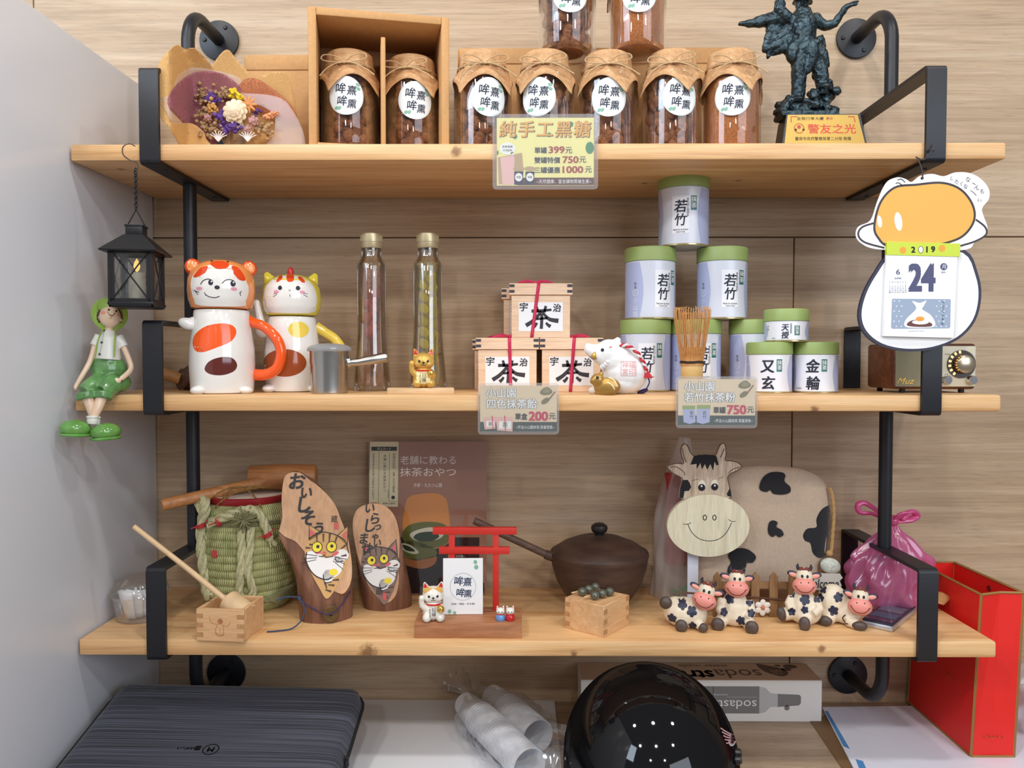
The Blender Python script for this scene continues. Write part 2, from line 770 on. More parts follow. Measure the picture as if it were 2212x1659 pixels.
def onto(o, S, lift=0.0003, frame=None):
    """project along +y (or frame's y) onto a built object's mesh, both in the parent's local space"""
    t = bvh_of(o)
    fr = frame or Matrix.Identity(4)
    d = (fr.to_3x3() @ Vector((0, 1, 0))).normalized()

    def f(x, z):
        p = fr @ Vector((x * S, -0.6, z * S))
        h = t.ray_cast(p, d)
        if h[0] is None:
            return None
        n = h[1]
        if n.dot(d) > 0:
            n = -n
        return h[0] + n * lift
    return f


# ------------------------------------------------------------------ common materials
m_black = M('black powder coated steel', (22, 24, 31), rough=0.42, spec=0.5, bump=(900, 0.08))
m_wall_l = M('white satin laminate', (226, 230, 238), rough=0.28, spec=0.5)
m_oak = wood('light oak wall panel', (168, 141, 112), (188, 162, 132), (202, 179, 151), scale=(0.8, 13, 17), rough=0.5, nscale=2.2, fine=1.0, bump=0.06, pores=0.22)
m_count = wood('grey oak laminate', (150, 128, 104), (180, 156, 130), (200, 178, 152), scale=(1.2, 12, 12), rough=0.45, nscale=2.6, pores=0.3)
m_white = M('white paper', (236, 237, 240), rough=0.6)
m_ink = M('dark ink', (28, 30, 52), rough=0.6)
m_inkb = M('black ink', (22, 21, 24), rough=0.6)
m_red = M('red ink', (178, 30, 42), rough=0.55)
m_twine = M('jute twine', (196, 164, 122), rough=0.9, var=(600, 0.2))
m_kraft = M('kraft paperboard', (200, 152, 98), rough=0.75, var=(180, 0.06))
m_sleeve = clear('clear plastic sleeve', gloss=0.05, rough=0.08, edge=0.35, haze=0.10)
m_glass = clear('clear glass', gloss=0.05, rough=0.015, edge=0.5)
m_chrome = M('chrome', (225, 226, 230), rough=0.1, metal=1.0)
m_steel = M('brushed steel', (190, 188, 184), rough=0.27, metal=1.0)
m_gold = M('gold paint', (214, 172, 84), rough=0.3, metal=0.65)

ZT, ZM, ZL, TH, DP = 0.2777, -0.0452, -0.3667, 0.0215, 0.24
ZC = -0.552

# ------------------------------------------------------------------ the setting
def struct(o):
    o['kind'] = 'structure'
    return o


wall = struct(B().box((0.1, DP + 0.03, 0.1), (3.6, 0.05, 1.9)).build('wall_back', M('wall backing', (120, 100, 80), rough=0.8)))
jx = W(1713, 760, DP).x
jx2 = W(72, 15, DP).x
jz = W(1106, 513, DP).z
for (x0, x1, z0, z1) in ((-1.7, jx2, jz, 1.05), (jx2, 1.9, jz, 1.05), (-1.7, jx, -0.85, jz), (jx, 1.9, -0.85, jz)):
    g = 0.0009
    ob = B().box((0, 0, 0), (x1 - x0 - 2 * g, 0.006, z1 - z0 - 2 * g), bev=0.0008, seg=1).build('panel', m_oak, wall)
    ob.location = ((x0 + x1) / 2, DP + 0.003, (z0 + z1) / 2)

XL = -0.6035
zt_l = onx(285, 170, XL - 0.0).z
lw = B().box((XL - 0.3, -0.23, (zt_l - 0.9) / 2), (0.6, 0.93, zt_l + 0.9), bev=0.002).build('wall_left', m_wall_l)
struct(lw)
tag(B().box(((XL + 1.6) / 2, -0.28, ZC - 0.02), (1.6 - XL - 0.001, 1.037, 0.04), bev=0.002).build('countertop', m_count),
    'wood grain countertop running below the wall shelf', 'counter')

# ------------------------------------------------------------------ the wall shelf
shelf = thing('wall_shelf', 'three tier pine wall shelf on black steel pipe brackets', 'shelf', (0, DP, ZM))
OFF = Vector((0, -DP, -ZM))


def put(o):
    o.location = OFF + o.location
    return o


for z in (ZT, ZM, ZL):
    kn = {ZT: [(W(985, 325, 0).x, 0.0, -0.010, 0.009), (*on(1595, 390, ZT - TH).xy, -TH, 0.006), (*on(262, 366, ZT - TH).xy, -TH, 0.007), (*on(1392, 396, ZT - TH).xy, -TH, 0.006)],
          ZM: [(W(1760, 870, 0).x, 0.0, -0.02, 0.008)], ZL: [(W(795, 1409, 0).x, -0.001, -0.016, 0.015), (W(1240, 1411, 0).x, 0.0, -0.018, 0.006), (W(1775, 1394, 0).x, 0, -.010, .007)]}[z]
    m_pine = wood('pine board %.2f' % z, (202, 148, 94), (228, 182, 128), (238, 200, 150), scale=(0.9, 16, 26), rough=0.42, nscale=3.2, fine=0.8, knots=kn)
    o = B().box((0, 0.119, -TH / 2), (1.2, 0.238, TH), bev=0.003, seg=2).build('board', m_pine, shelf)
    o.location = (0, 0, z)
    put(o)


def ringbar(x, w, y0, y1, z0, z1, t, r=0.006):
    b = B()

    def rr(y0, y1, z0, z1, r):
        pts = []
        for (cy, cz, a0) in ((y1 - r, z1 - r, 0), (y0 + r, z1 - r, 90), (y0 + r, z0 + r, 180), (y1 - r, z0 + r, 270)):
            for k in range(4):
                a = R(a0 + 30 * k)
                pts.append((cy + r * math.cos(a), cz + r * math.sin(a)))
        return pts
    o_, i_ = rr(y0, y1, z0, z1, r), rr(y0 + t, y1 - t, z0 + t, z1 - t, max(0.0008, r - t))
    V = [[b.bm.verts.new((xx, p[0], p[1])) for p in L] for xx in (x - w / 2, x + w / 2) for L in (o_, i_)]
    n = len(o_)
    for k in range(n):
        j = (k + 1) % n
        b.bm.faces.new((V[0][k], V[0][j], V[1][j], V[1][k]))
        b.bm.faces.new((V[2][j], V[2][k], V[3][k], V[3][j]))
        b.bm.faces.new((V[0][j], V[0][k], V[2][k], V[2][j]))
        b.bm.faces.new((V[1][k], V[1][j], V[3][j], V[3][k]))
    return b


XB = (-0.4955, 0.508)
for xb in XB:
    for z in (ZT, ZM, ZL):
        o = put(ringbar(xb, 0.025, -0.0052, 0.2388, z - TH - 0.0052, z + 0.0965, 0.005).build('bracket', m_black, shelf))
        for yy in (0.03, 0.2):
            B().lathe([(0, -0.0015), (0.003, -0.0015), (0.0036, 0), (0, 0.0)], (xb + 0.004, yy, z - TH - 0.0052), 10).build('screw', m_black, o)
    yp, rp = 0.118, 0.0093
    for (za, zb) in ((ZM + 0.0965, ZT - TH - 0.0052), (ZL + 0.0965, ZM - TH - 0.0052)):
        put(B().cyl((xb, yp, za), rp, zb - za, seg=20).build('pole', m_black, shelf))
    for sgn, zb, zw in ((1, ZT + 0.0965, 0.5045), (-1, ZL - TH - 0.0052, -0.5065)):
        rb = 0.052
        pts = [(xb, yp, zb)]
        for k in range(9):
            a = R(10 * k + 5)
            pts.append((xb, yp + rb - rb * math.cos(a), zw - sgn * rb + sgn * rb * math.sin(a)))
        pts.append((xb, DP - 0.004, zw))
        put(B().tube(pts, rp, 20).build('elbow_pipe', m_black, shelf))
        fl = put(B().cyl((xb, DP - 0.0002, zw), 0.031, 0.0055, rot=(PI / 2, 0, 0), seg=36, bev=0.001).build('wall_flange', m_black, shelf))
        for k in range(3):
            a = R(60 + 120 * k)
            B().lathe([(0, 0.002), (0.002, 0.002), (0.0036, 0), (0, 0)], (xb + 0.022 * math.cos(a), DP - 0.0057, zw + 0.022 * math.sin(a)), 10,
                      rot=(PI / 2, 0, 0)).build('screw', m_steel if k == 0 and sgn > 0 and xb > 0 else m_black, fl)


def P(px, y, z):
    """point on the level plane z at depth y, under photograph column px"""
    py = 777 - z / SS(y)
    v = W(px, py, y)
    return Vector((v.x, y, z))


def pp(pts, o):
    return [(p[0] - o[0], o[1] - p[1]) for p in pts]


def facing(p):
    """turn about z that makes a thing's front look at where the photographer stood"""
    return math.atan2(CX - p.x, CZ + p.y)


def stand(name, label, cat, px, y, z, group=None, rotz=None):
    p = P(px, y, z)
    a = facing(p) if rotz is None else rotz
    t = thing(name, label, cat, p, a, group)
    if rotz is None:
        t.scale = (math.cos(a), math.cos(a), 1.0)
    return t, SS(y)


def standp(name, label, cat, px, py, z, group=None, rotz=None):
    """stand a thing on the level plane z where its base centre shows at the photograph pixel (px, py)"""
    return stand(name, label, cat, px, on(px, py, z).y, z, group, rotz)

# ================================================================== TOP SHELF
# ---- kraft cartons lying against the wall behind the jars
def carton(label, px0, px1, pytop, y, dep):
    a, b = P(px0, y, ZT), P(px1, y, ZT)
    h = W(px0, pytop, y).z - ZT
    w = b.x - a.x
    t = thing('kraft_carton', label, 'box', ((a.x + b.x) / 2, y + dep / 2, ZT), group='folded cartons behind the jars')
    B().box((0, 0, h / 2), (w, dep, h), bev=0.0012).build('body', m_kraft, t)
    B().box((0, -dep / 2 - 0.0007, h - 0.012), (w * 0.998, 0.0014, 0.022), bev=0.0004).build('flap', m_kraft, t)
    B().box((-w / 2 - 0.0012, 0.0, h / 2), (0.002, dep * 0.9, h * 0.99), bev=0.0004).build('side_flap', m_kraft, t)
    return t


carton('flat kraft carton standing behind the dried flower bouquet', 532, 668, 118, 0.172, 0.055)
carton('flat kraft carton standing behind the row of sugar jars', 992, 1612, 104, 0.150, 0.07)

# ---- open two-cell kraft box
a0, b0 = P(667, 0.012, ZT), None
hb = W(690, 12, 0.012).z - ZT
yr = (hb + ZT) * FPX / (777 - 47) - CZ
b0 = P(971, yr, ZT)
wb = math.hypot(b0.x - a0.x, b0.y - a0.y)
ang = math.atan2(b0.y - a0.y, b0.x - a0.x)
gb = thing('gift_box', 'open kraft gift box with a divider holding two sugar jars', 'box', (a0.x, a0.y, ZT), ang)
db = 0.112
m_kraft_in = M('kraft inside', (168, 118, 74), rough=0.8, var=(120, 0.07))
wt = 0.0105
for nm, c, s_ in (('side_wall', (wt / 2, db / 2, hb / 2), (wt, db, hb)), ('side_wall', (wb - wt / 2, db / 2, hb / 2), (wt, db, hb)),
                  ('top_wall', (wb / 2, db / 2, hb - wt / 2), (wb - 2 * wt, db, wt)), ('bottom_wall', (wb / 2, db / 2, 0.003), (wb - 2 * wt, db, 0.006)),
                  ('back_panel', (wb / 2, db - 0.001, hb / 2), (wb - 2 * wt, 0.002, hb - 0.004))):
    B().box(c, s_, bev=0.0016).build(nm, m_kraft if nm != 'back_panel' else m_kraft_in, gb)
B().box((wb * 0.525, db / 2 + 0.002, hb / 2 - 0.012), (0.006, db - 0.008, hb - 0.036), bev=0.0012).build('divider', m_kraft, gb)
B().prism([(wt, 0.0), (wb - wt, 0), (wb - wt, 0.075), (wb * .75 + .02, 0.083), (wb * .75 - .02, 0.083), (wb * .53, .075), (wb * .3, 0.086), (wb * .2, .086), (wt, .078)],
          db - 0.012, db - 0.010).build('inner_flap', M('kraft lining pink', (186, 140, 108), rough=0.8), gb)

# ---- sugar jars
m_sugar = M('dark brown sugar lumps', (158, 104, 68), rough=0.85, spec=0.2, var=(300, 0.35), bump=(700, 0.6))
m_powder = M('brown sugar grains', (200, 128, 72), rough=0.9, spec=0.2, var=(420, 0.30), bump=(900, 0.6))
m_cover = wood('printed kraft paper cover', (186, 134, 88), (208, 162, 114), (222, 182, 138), scale=(6, 40, 40), rough=0.75, bump=0.0)
m_label = M('white jar label', (233, 238, 240), rough=0.45)
m_leaf = M('pale green leaf print', (132, 178, 156), rough=0.55)
m_rim = M('label rim print', (214, 222, 222), rough=0.5)
RJ, HJ = 0.0395, 0.1365


def lumps_mesh():
    random.seed(11)
    b = B()
    for k in range(130):
        z = 0.009 + 0.106 * (k / 130.0)
        a = k * 2.39996 + random.uniform(-.4, .4)
        r = RJ - 0.0118 - (0.012 * random.random() if k % 4 == 0 else 0.001 * random.random())
        q = random.uniform(0.0058, 0.0085)
        b.ico((r * math.cos(a), r * math.sin(a), z), (q * random.uniform(.8, 1.2), q, q * random.uniform(.7, 1.05)), rot=(random.random() * 3, random.random() * 3, 0), sub=2, jit=0.22)
    b.cyl((0, 0, 0.004), RJ - 0.017, 0.112, seg=20)
    return b.mesh('sugar_lumps', 80)


def jar_master():
    t = thing('sugar_jar', 'x', 'jar', (0, 0, 0), 0, 'twine tied sugar jars')
    B().lathe([(0, .0012), (RJ - .006, .0006), (RJ - .002, .0015), (RJ, .005), (RJ, .098), (RJ - .002, .107), (RJ - .008, .115), (.0305, .119), (.0305, .130),
               (.0285, .130), (.0285, .118), (RJ - .0095, .113), (RJ - .004, .106), (RJ - .0024, .097), (RJ - .0024, .008), (RJ - .006, .0045), (0, .004)], seg=40).build('glass_body', m_glass, t)

    def cover(u, v):
        th = 2 * PI * u
        sq = 1.0 / max(abs(math.cos(th - 0.5)), abs(math.sin(th - 0.5)))
        wr = 0.0008 * math.sin(13 * th) + 0.0006 * math.sin(29 * th + 1) + 0.0006 * math.sin(7 * th + 2)
        if v < 0.2:
            k = v / 0.2
            r, z = 0.031 * k, HJ - 0.0015 * k * k
        elif v < 0.5:
            k = (v - .2) / .3
            r, z = 0.031 + 0.0012 * k + wr * 1.6 * k, HJ - 0.0015 - k * 0.0215
        else:
            k = (v - .5) / .5
            L = (0.071 * sq - 0.053)
            r = 0.0322 + wr * 1.6 * (1 - k) + L * k * 0.36 + 0.0012 * math.sin(7 * th) * k
            r = max(r, RJ + 0.0012) if k > 0.75 else r
            r = max(r, 0.0322 + (RJ + .0012 - .0322) * min(1, k / .75))
            z = HJ - 0.023 - L * k * 0.90
        return (r * math.cos(th), r * math.sin(th), z)
    B().grid(cover, 72, 22, True).build('paper_cover', m_cover, t, ang=70, solid=0.0004)
    b = B()
    zt = HJ - 0.023
    for dz in (0, 0.0016):
        b.tube([(0.0342 * math.cos(2 * PI * k / 30), 0.0342 * math.sin(2 * PI * k / 30), zt + dz + 0.0006 * math.sin(3 * k)) for k in range(30)], 0.001, 6, closed=True)
    f = -0.0352

    def bow(pts):
        b.tube(cat2([(p[0], f + p[1], zt + p[2]) for p in pts], 6), 0.00085, 6)
    bow([(0, 0, 0), (-.012, -.004, .007), (-.026, -.005, .008), (-.029, -.006, .002), (-.018, -.006, -.001), (0, -.001, .0005)])
    bow([(0, 0, 0), (.012, -.004, .008), (.027, -.005, .010), (.031, -.006, .004), (.02, -.006, .0005), (0, -.001, .0005)])
    bow([(0, -.001, 0), (-.010, -.005, -.003), (-.022, -.008, -.011), (-.030, -.012, -.022)])
    bow([(0, -.001, 0), (.012, -.005, -.002), (.028, -.008, -.010), (.042, -.010, -.020)])
    b.ball((0, f, zt), (.0022, .0018, .0018))
    b.build('twine_bow', m_twine, t)
    return t


def jar_label(t, la):
    """oval paper label at angle la round the jar, with brush lettering"""
    S = 0.00061
    zc = 0.0685 / S
    lab = D(S).ell(0, zc, 39, 42, n=40).build('label', m_label, t, wrap(S, RJ / S, 0.0003, la), cell=4)
    D(S).stroke([(39 * .95 * math.cos(2 * PI * k / 30), zc + 42 * .95 * math.sin(2 * PI * k / 30)) for k in range(30)], 2.2, closed=True, n=2).build('print_rim', m_rim, lab, wrap(S, RJ / S, 0.0004, la), cell=4)
    d = D(S)
    for (ch, x, z, h) in (('哞', -11, 15, 22), ('熹', 13, 11, 20), ('哞', -8, -12, 21), ('熏', 13, -18, 19)):
        d.text(ch, x, zc + z, h, bold=0.012, shear=0.12, em=True)
    d.build('lettering', m_ink, lab, wrap(S, RJ / S, 0.0005, la), cell=2.2)
    d = D(S)
    for (x, z) in ((26, 25), (27, 16), (-21, -27), (-14, -27)):
        d.ell(x, zc + z, 3.6, 4.6, rot=x * .05)
    d.build('leaf_print', m_leaf, lab, wrap(S, RJ / S, 0.0005, la), cell=4)


jar0 = jar_master()
lump_me = lumps_mesh()
lump_me.materials.append(m_sugar)
pb = B()
pb.lathe([(0, .0045), (RJ - .0075, .0048), (RJ - .0035, .009), (RJ - .0035, .094), (RJ - .006, .099), (.012, .102), (0, .1025)], seg=36)
pow_me = pb.mesh('brown_sugar', 50)
pow_me.materials.append(m_powder)
JARS = [  # px, depth, lift, label px offset, spin of cover, powder?, label text
    (757, 0.080, 0.0063, -9, 0.5, 0, 'sugar jar in the left cell of the open kraft box', 'left cell of the kraft box'),
    (890, 0.099, 0.0063, 8, 1.9, 0, 'sugar jar in the right cell of the open kraft box', 'right cell of the kraft box'),
    (1043, 0.067, 0, 14, 1.2, 0, 'sugar lump jar just right of the open kraft box', 'jar next to the kraft box'),
    (1178, 0.067, 0, -16, 0.45, 0, 'sugar lump jar standing behind the yellow price card', 'jar behind the yellow price card'),
    (1312, 0.070, 0, 3, 2.9, 0, 'sugar lump jar under the gap of the two upper jars', 'jar under the gap of the two upper jars'),
    (1450, 0.067, 0, 19, 2.2, 0, 'sugar lump jar beside the row jar of pale brown sugar', 'jar beside the jar of pale sugar'),
    (1578, 0.066, 0, 4, 1.75, 1, 'jar of pale brown sugar at the end of the row near the statue', 'jar of the row near the statue'),
    (1225, 0.073, HJ + .0004, 7, 0.9, 0, 'sugar lump jar stacked on top of the row above the yellow card', 'upper jar above the yellow card'),
    (1376, 0.073, HJ + .0004, 5, 2.4, 1, 'jar of pale brown sugar stacked on top of the row', 'upper jar of the stack'),
]
for i, (px, y, dz, lo, spin, powd, lab, where) in enumerate(JARS):
    loc = P(px, y, ZT + dz) if dz < .1 else Vector((P(px, y, ZT + dz).x, y, ZT + dz))
    t = dup(jar0, loc, 0.0, lab) if i else jar0
    if i == 0:
        t.location = loc
        t['label'] = lab
    la = lo * SS(y) * 0.96 / RJ + facing(loc)
    if i:
        for c in list(t.children):
            if c.name.startswith('label'):
                for g in list(c.children):
                    bpy.data.objects.remove(g)
                bpy.data.objects.remove(c)
            elif c.name.startswith(('paper_cover', 'twine_bow')):
                c.rotation_euler = (0, 0, (spin - 0.5) if c.name.startswith('paper') else random.uniform(-.25, .2))
    for c in t.children:
        if c.name.startswith('paper_cover'):
            c.rotation_euler = (0, 0, -0.5 + facing(loc) + (.15, -.12, .1, .02, -.25, -.3, -.2, .1, .2)[i])
    jar_label(t, la)
    if powd:
        o = bpy.data.objects.new('brown_sugar', pow_me)
        tag(o, 'loose pale brown sugar filling the ' + where, 'sugar', kind='stuff')
    else:
        o = bpy.data.objects.new('sugar_lumps', lump_me)
        tag(o, 'dark brown sugar lumps filling the ' + where, 'sugar', kind='stuff')
    COL.objects.link(o)
    o.location = loc
    o.rotation_euler = (0, 0, spin * 2.1)

# ---- yellow price card in a clear sleeve
m_ycard = M('yellow card', (240, 232, 158), rough=0.5)
m_brownp = M('dark brown print', (92, 44, 46), rough=0.5)
m_navy = M('navy print', (32, 40, 72), rough=0.5)
m_price = M('brick red print', (168, 62, 58), rough=0.5)
m_gleaf = M('green leaf print', (70, 142, 96), rough=0.5)
m_ochre = M('ochre lettering', (232, 178, 84), rough=0.5)
m_pinkp = M('pink box print', (232, 190, 184), rough=0.5)
m_kprint = M('kraft box print', (190, 164, 124), rough=0.5)
m_twhite = M('white print', (240, 240, 236), rough=0.5)


def price_card(label, cx, cy, w, h, sw, sh, y, mcard, name='price_card'):
    t = thing(name, label, 'price tag', W(cx, cy, y))
    S = SS(y)
    B(S).box((0, 0, 0), (w, 0.8, h), bev=0.2, seg=1).build('card', mcard, t)
    pl = []
    for (x, z, a) in ((sw / 2, sh / 2, 0), (-sw / 2, sh / 2, 90), (-sw / 2, -sh / 2, 180), (sw / 2, -sh / 2, 270)):
        for k in range(4):
            q = R(a + 30 * k)
            pl.append((x - math.copysign(8, x) + 8 * math.cos(q), z - math.copysign(8, z) + 8 * math.sin(q)))
    B(S).prism(pl, -1.6, -1.3).prism(pl, 1.3, 1.6).build('sleeve', m_sleeve, t)
    return t, S


t, S = price_card('yellow price card in a clear sleeve on the top shelf edge', 1178, 328, 208, 144, 226, 160, -0.0035, m_ycard)
o_ = (1178, 328)
f1 = flat(S, -0.4, 0.0001)
f2 = flat(S, -0.4, 0.0002)
f3 = flat(S, -0.4, 0.0003)
D(S, o_).rect(1178 + 22, 391, 164, 16).build('print_band', m_brownp, t, f1)
d = D(S, o_)
for x, y, r in ((1113, 296, 5), (1186, 292, 5), (1232, 270, 6), (1273, 320, 13), (1076, 330, 5)):
    d.ell(x, y, min(r, 1282 - x, x - 1074), r)
d.build('leaf_print', m_gleaf, t, f1)
for m_, bo, fn, dx in ((m_brownp, 0.035, f2, 0.5), (m_ochre, 0.018, f3, -0.4)):
    d = D(S, o_)
    for i, ch in enumerate('純手工黑糖'):
        d.text(ch, 1098 + 39.8 * i + dx, 281 + dx, 33, bold=bo, em=True, shear=.08)
    d.build('heading_lettering', m_, t, fn)
d = D(S, o_)
d.text('單罐', 1168, 325, 13, w=26, bold=.02)
d.text('元', 1228, 325, 13, bold=.01)
d.text('雙罐特價', 1182, 346, 13, w=55, bold=.02)
d.text('元', 1258, 345, 13, bold=.01)
d.text('三罐優惠', 1182, 367, 13, w=55, bold=.02)
d.text('元', 1270, 366, 13, bold=.01)
d.build('lettering', m_navy, t, f2)
d = D(S, o_)
d.text('399', 1202, 324, 14, w=33, bold=.03)
d.text('750', 1232, 345, 14, w=33, bold=.03)
d.text('1000', 1237, 366, 14, w=43, bold=.03)
d.build('price_lettering', m_price, t, f2)
D(S, o_).text('~天然健康、富含礦物質維生素~', 1218, 391, 9, w=118).build('band_lettering', m_twhite, t, f2)
D(S, o_).ell(1097, 321, 17, 13).poly([(1103, 330), (1110, 338), (1109, 328)]).build('bubble_print', m_twhite, t, f2)
D(S, o_).text('新鮮健康', 1097, 317, 5, w=22).text('可宅配喲', 1097, 325, 5, w=20).build('bubble_lettering', m_ink, t, f3)
D(S, o_).poly([(1076, 340), (1128, 330), (1132, 372), (1110, 397), (1078, 397)]).build('box_print', m_kprint, t, f1)
D(S, o_).poly([(1082, 340), (1112, 335), (1112, 397), (1086, 399)]).build('sleeve_print', m_pinkp, t, f2)
D(S, o_).rect(1121, 384, 19, 28).rect(1145, 384, 19, 28).build('jar_print', m_navy, t, f2)
D(S, o_).ell(1121, 364, 12, 5).ell(1145, 364, 12, 5).build('cover_print', m_kprint, t, f3)
D(S, o_).ell(1121, 382, 8, 9).ell(1145, 382, 8, 9).build('label_print', m_twhite, t, f3)
D(S, o_).text('哞熹', 1121, 382, 6, w=9).text('哞熹', 1145, 382, 6, w=9).build('label_lettering', m_ink, t, flat(S, -.4, .0004))

# ---- bouquet of dried flowers in kraft and net wrapping
m_news = bpy.data.materials.new('newsprint kraft paper')
m_news.use_nodes = True
nt = m_news.node_tree
bs = nt.nodes['Principled BSDF']
bs.inputs['Roughness'].default_value = 0.75
tc = nt.nodes.new('ShaderNodeTexCoord')
wv = nt.nodes.new('ShaderNodeTexWave')
wv.bands_direction = 'Z'
wv.inputs['Scale'].default_value = 210
wv.inputs['Distortion'].default_value = 1.2
nz = nt.nodes.new('ShaderNodeTexNoise')
nz.inputs['Scale'].default_value = 420
mm = nt.nodes.new('ShaderNodeMath')
mm.operation = 'MULTIPLY'
nt.links.new(tc.outputs['Object'], wv.inputs['Vector'])
nt.links.new(tc.outputs['Object'], nz.inputs['Vector'])
nt.links.new(wv.outputs['Fac'], mm.inputs[0])
nt.links.new(nz.outputs['Fac'], mm.inputs[1])
rp = nt.nodes.new('ShaderNodeValToRGB')
rp.color_ramp.elements[0].position, rp.color_ramp.elements[0].color = 0.28, lin((212, 166, 104))
rp.color_ramp.elements[1].position, rp.color_ramp.elements[1].color = 0.5, lin((186, 140, 82))
nt.links.new(mm.outputs[0], rp.inputs[0])
nt.links.new(rp.outputs[0], bs.inputs['Base Color'])
m_tulle = clear('white tulle', gloss=0.02, rough=0.5, edge=0.05, haze=0.3, hazecol=(248, 244, 248))


def netting(name, col, dens):
    m = bpy.data.materials.new(name)
    m.use_nodes = True
    nt = m.node_tree
    b_ = nt.nodes['Principled BSDF']
    b_.inputs['Base Color'].default_value = lin(col)
    b_.inputs['Roughness'].default_value = 0.7
    tc = nt.nodes.new('ShaderNodeTexCoord')
    vo = nt.nodes.new('ShaderNodeTexVoronoi')
    vo.feature = 'DISTANCE_TO_EDGE'
    vo.inputs['Scale'].default_value = 330
    nt.links.new(tc.outputs['Object'], vo.inputs['Vector'])
    cp = nt.nodes.new('ShaderNodeMapRange')
    cp.inputs[1].default_value = 0.06
    cp.inputs[2].default_value = 0.22
    cp.inputs[3].default_value = 1.0
    cp.inputs[4].default_value = dens
    nt.links.new(vo.outputs['Distance'], cp.inputs[0])
    nt.links.new(cp.outputs[0], b_.inputs['Alpha'])
    return m


m_net = netting('mauve net wrap', (162, 98, 108), 0.55)
m_neto = netting('rust net wrap', (182, 104, 66), 0.25)
yb = 0.085
bq, S = stand('bouquet', 'small dried flower bouquet wrapped in newsprint kraft paper and mauve net', 'bouquet', 490, yb, ZT, rotz=0.0)
zb_ = 777 - ZT / S
o_ = (490, zb_)


def sheet(name, pts, mat, ctr, y0, k, wob=2.0, fold=0.0, solid=0.0004, parent=None):
    """paper or net cut to an outline and cupped towards the viewer round ctr"""
    d = D(S, o_)
    d.spoly(pts, 4) if wob else d.poly(pts)
    cx, cz = ctr[0] - o_[0], o_[1] - ctr[1]

    def fn(x, z):
        r = math.hypot((x - cx), (z - cz) * 1.15) / 150.0
        th = math.atan2(z - cz, x - cx)
        y = y0 - k * r * r + wob * math.sin(5 * th + y0) * r + fold * (x - cx) / 100.0
        px, py = o_[0] + x, o_[1] - z
        lim = (.447 / ((1106 - px) / FPX) - CZ - .004 - yb) / S - (40 - y0) * .12   # stay clear of the bracket bar
        v = W(px, py, max(.004, yb + min(y, lim) * S))
        return v - bq.location
    o = d.build(name, mat, parent or bq, fn, cell=9)
    md = o.modifiers.new('thickness', 'SOLIDIFY')
    md.thickness = solid
    return o


sheet('kraft_wrap', [(352, 262), (336, 205), (342, 140), (378, 98), (400, 106), (424, 106), (462, 150), (470, 200), (440, 270), (392, 285)], m_news, (500, 260), 30, 42)
sheet('kraft_wrap', [(440, 190), (460, 140), (489, 107), (512, 130), (545, 172), (540, 230), (470, 250)], m_news, (500, 260), 40, 20)
sheet('kraft_wrap', [(520, 190), (575, 160), (612, 156), (626, 175), (640, 240), (652, 300), (640, 322), (560, 320), (520, 250)], m_news, (500, 260), 26, 20)
sheet('tulle_wrap', [(344, 216), (372, 205), (380, 172), (400, 152), (435, 147), (517, 168), (505, 200), (430, 270), (400, 285), (372, 265)], m_tulle, (500, 260), 20, 40)
sheet('net_wrap', [(362, 224), (382, 182), (425, 155), (478, 158), (520, 190), (530, 240), (480, 300), (440, 318), (400, 270)], m_net, (500, 260), 10, 36, 5)
sheet('net_wrap', [(515, 200), (528, 172), (560, 172), (612, 210), (640, 245), (630, 260), (560, 240)], m_neto, (500, 260), 6, 22, 4)
sheet('kraft_fold', [(362, 268), (392, 266), (418, 268), (440, 285), (446, 300), (464, 326), (440, 340), (400, 330), (380, 300)], m_news, (520, 300), -26, 18)
sheet('tulle_wrap', [(500, 205), (560, 203), (606, 212), (630, 235), (655, 285), (650, 330), (560, 340), (590, 290), (585, 240)], m_tulle, (500, 260), -8, 8)
m_cream = M('cream wood flower', (232, 214, 182), rough=0.7)
m_purple = M('purple statice', (96, 62, 142), rough=0.8)
m_yel = M('yellow statice', (238, 214, 50), rough=0.8)
m_tan = M('tan dried buds', (174, 142, 104), rough=0.9, var=(400, .3))
m_och = M('ochre dried flower', (198, 150, 82), rough=0.9)
m_rosef = M('dusty pink dried flower', (186, 142, 140), rough=0.9)
m_orf = M('orange straw flower', (216, 148, 88), rough=0.8)


def q3(px, py, dy):
    return Vector((px - o_[0], dy, o_[1] - py))


def petals(b, c, r, n, ln, wd, up, twist=0.0):
    for k in range(n):
        a = 2 * PI * k / n + twist
        d = Vector((math.cos(a), -up, math.sin(a))).normalized()
        p = Vector(c) + d * r
        b.ball(p, (ln, wd * .35, wd), rot=Matrix.Rotation(-a, 3, 'Y'), u=8, v=5)


b = B(S)
c = q3(524, 258, -38)
for ring, (rr, n, up) in enumerate(((20, 11, .2), (16, 10, .5), (11, 8, .9), (7, 6, 1.5), (3, 4, 3))):
    petals(b, c + Vector((0, -4 * ring, 0)), rr, n, 7, 7, up, ring * .4)
b.ball(c, (14, 8, 14))
b.build('cream_flower', m_cream, bq)
b = B(S)
petals(b, q3(546, 238, -24), 11, 9, 9, 3, .2)
b.ball(q3(546, 238, -24), 5)
b.build('orange_flower', m_orf, bq)


def cluster(name, mat, ctr, n, sp, r, dy):
    b = B(S)
    for k in range(n):
        p = q3(ctr[0] + random.gauss(0, sp[0]), ctr[1] + random.gauss(0, sp[1]), dy + random.gauss(0, 4))
        b.ico(p, r * random.uniform(.7, 1.3), sub=1, jit=.3)
    b.build(name, mat, bq)


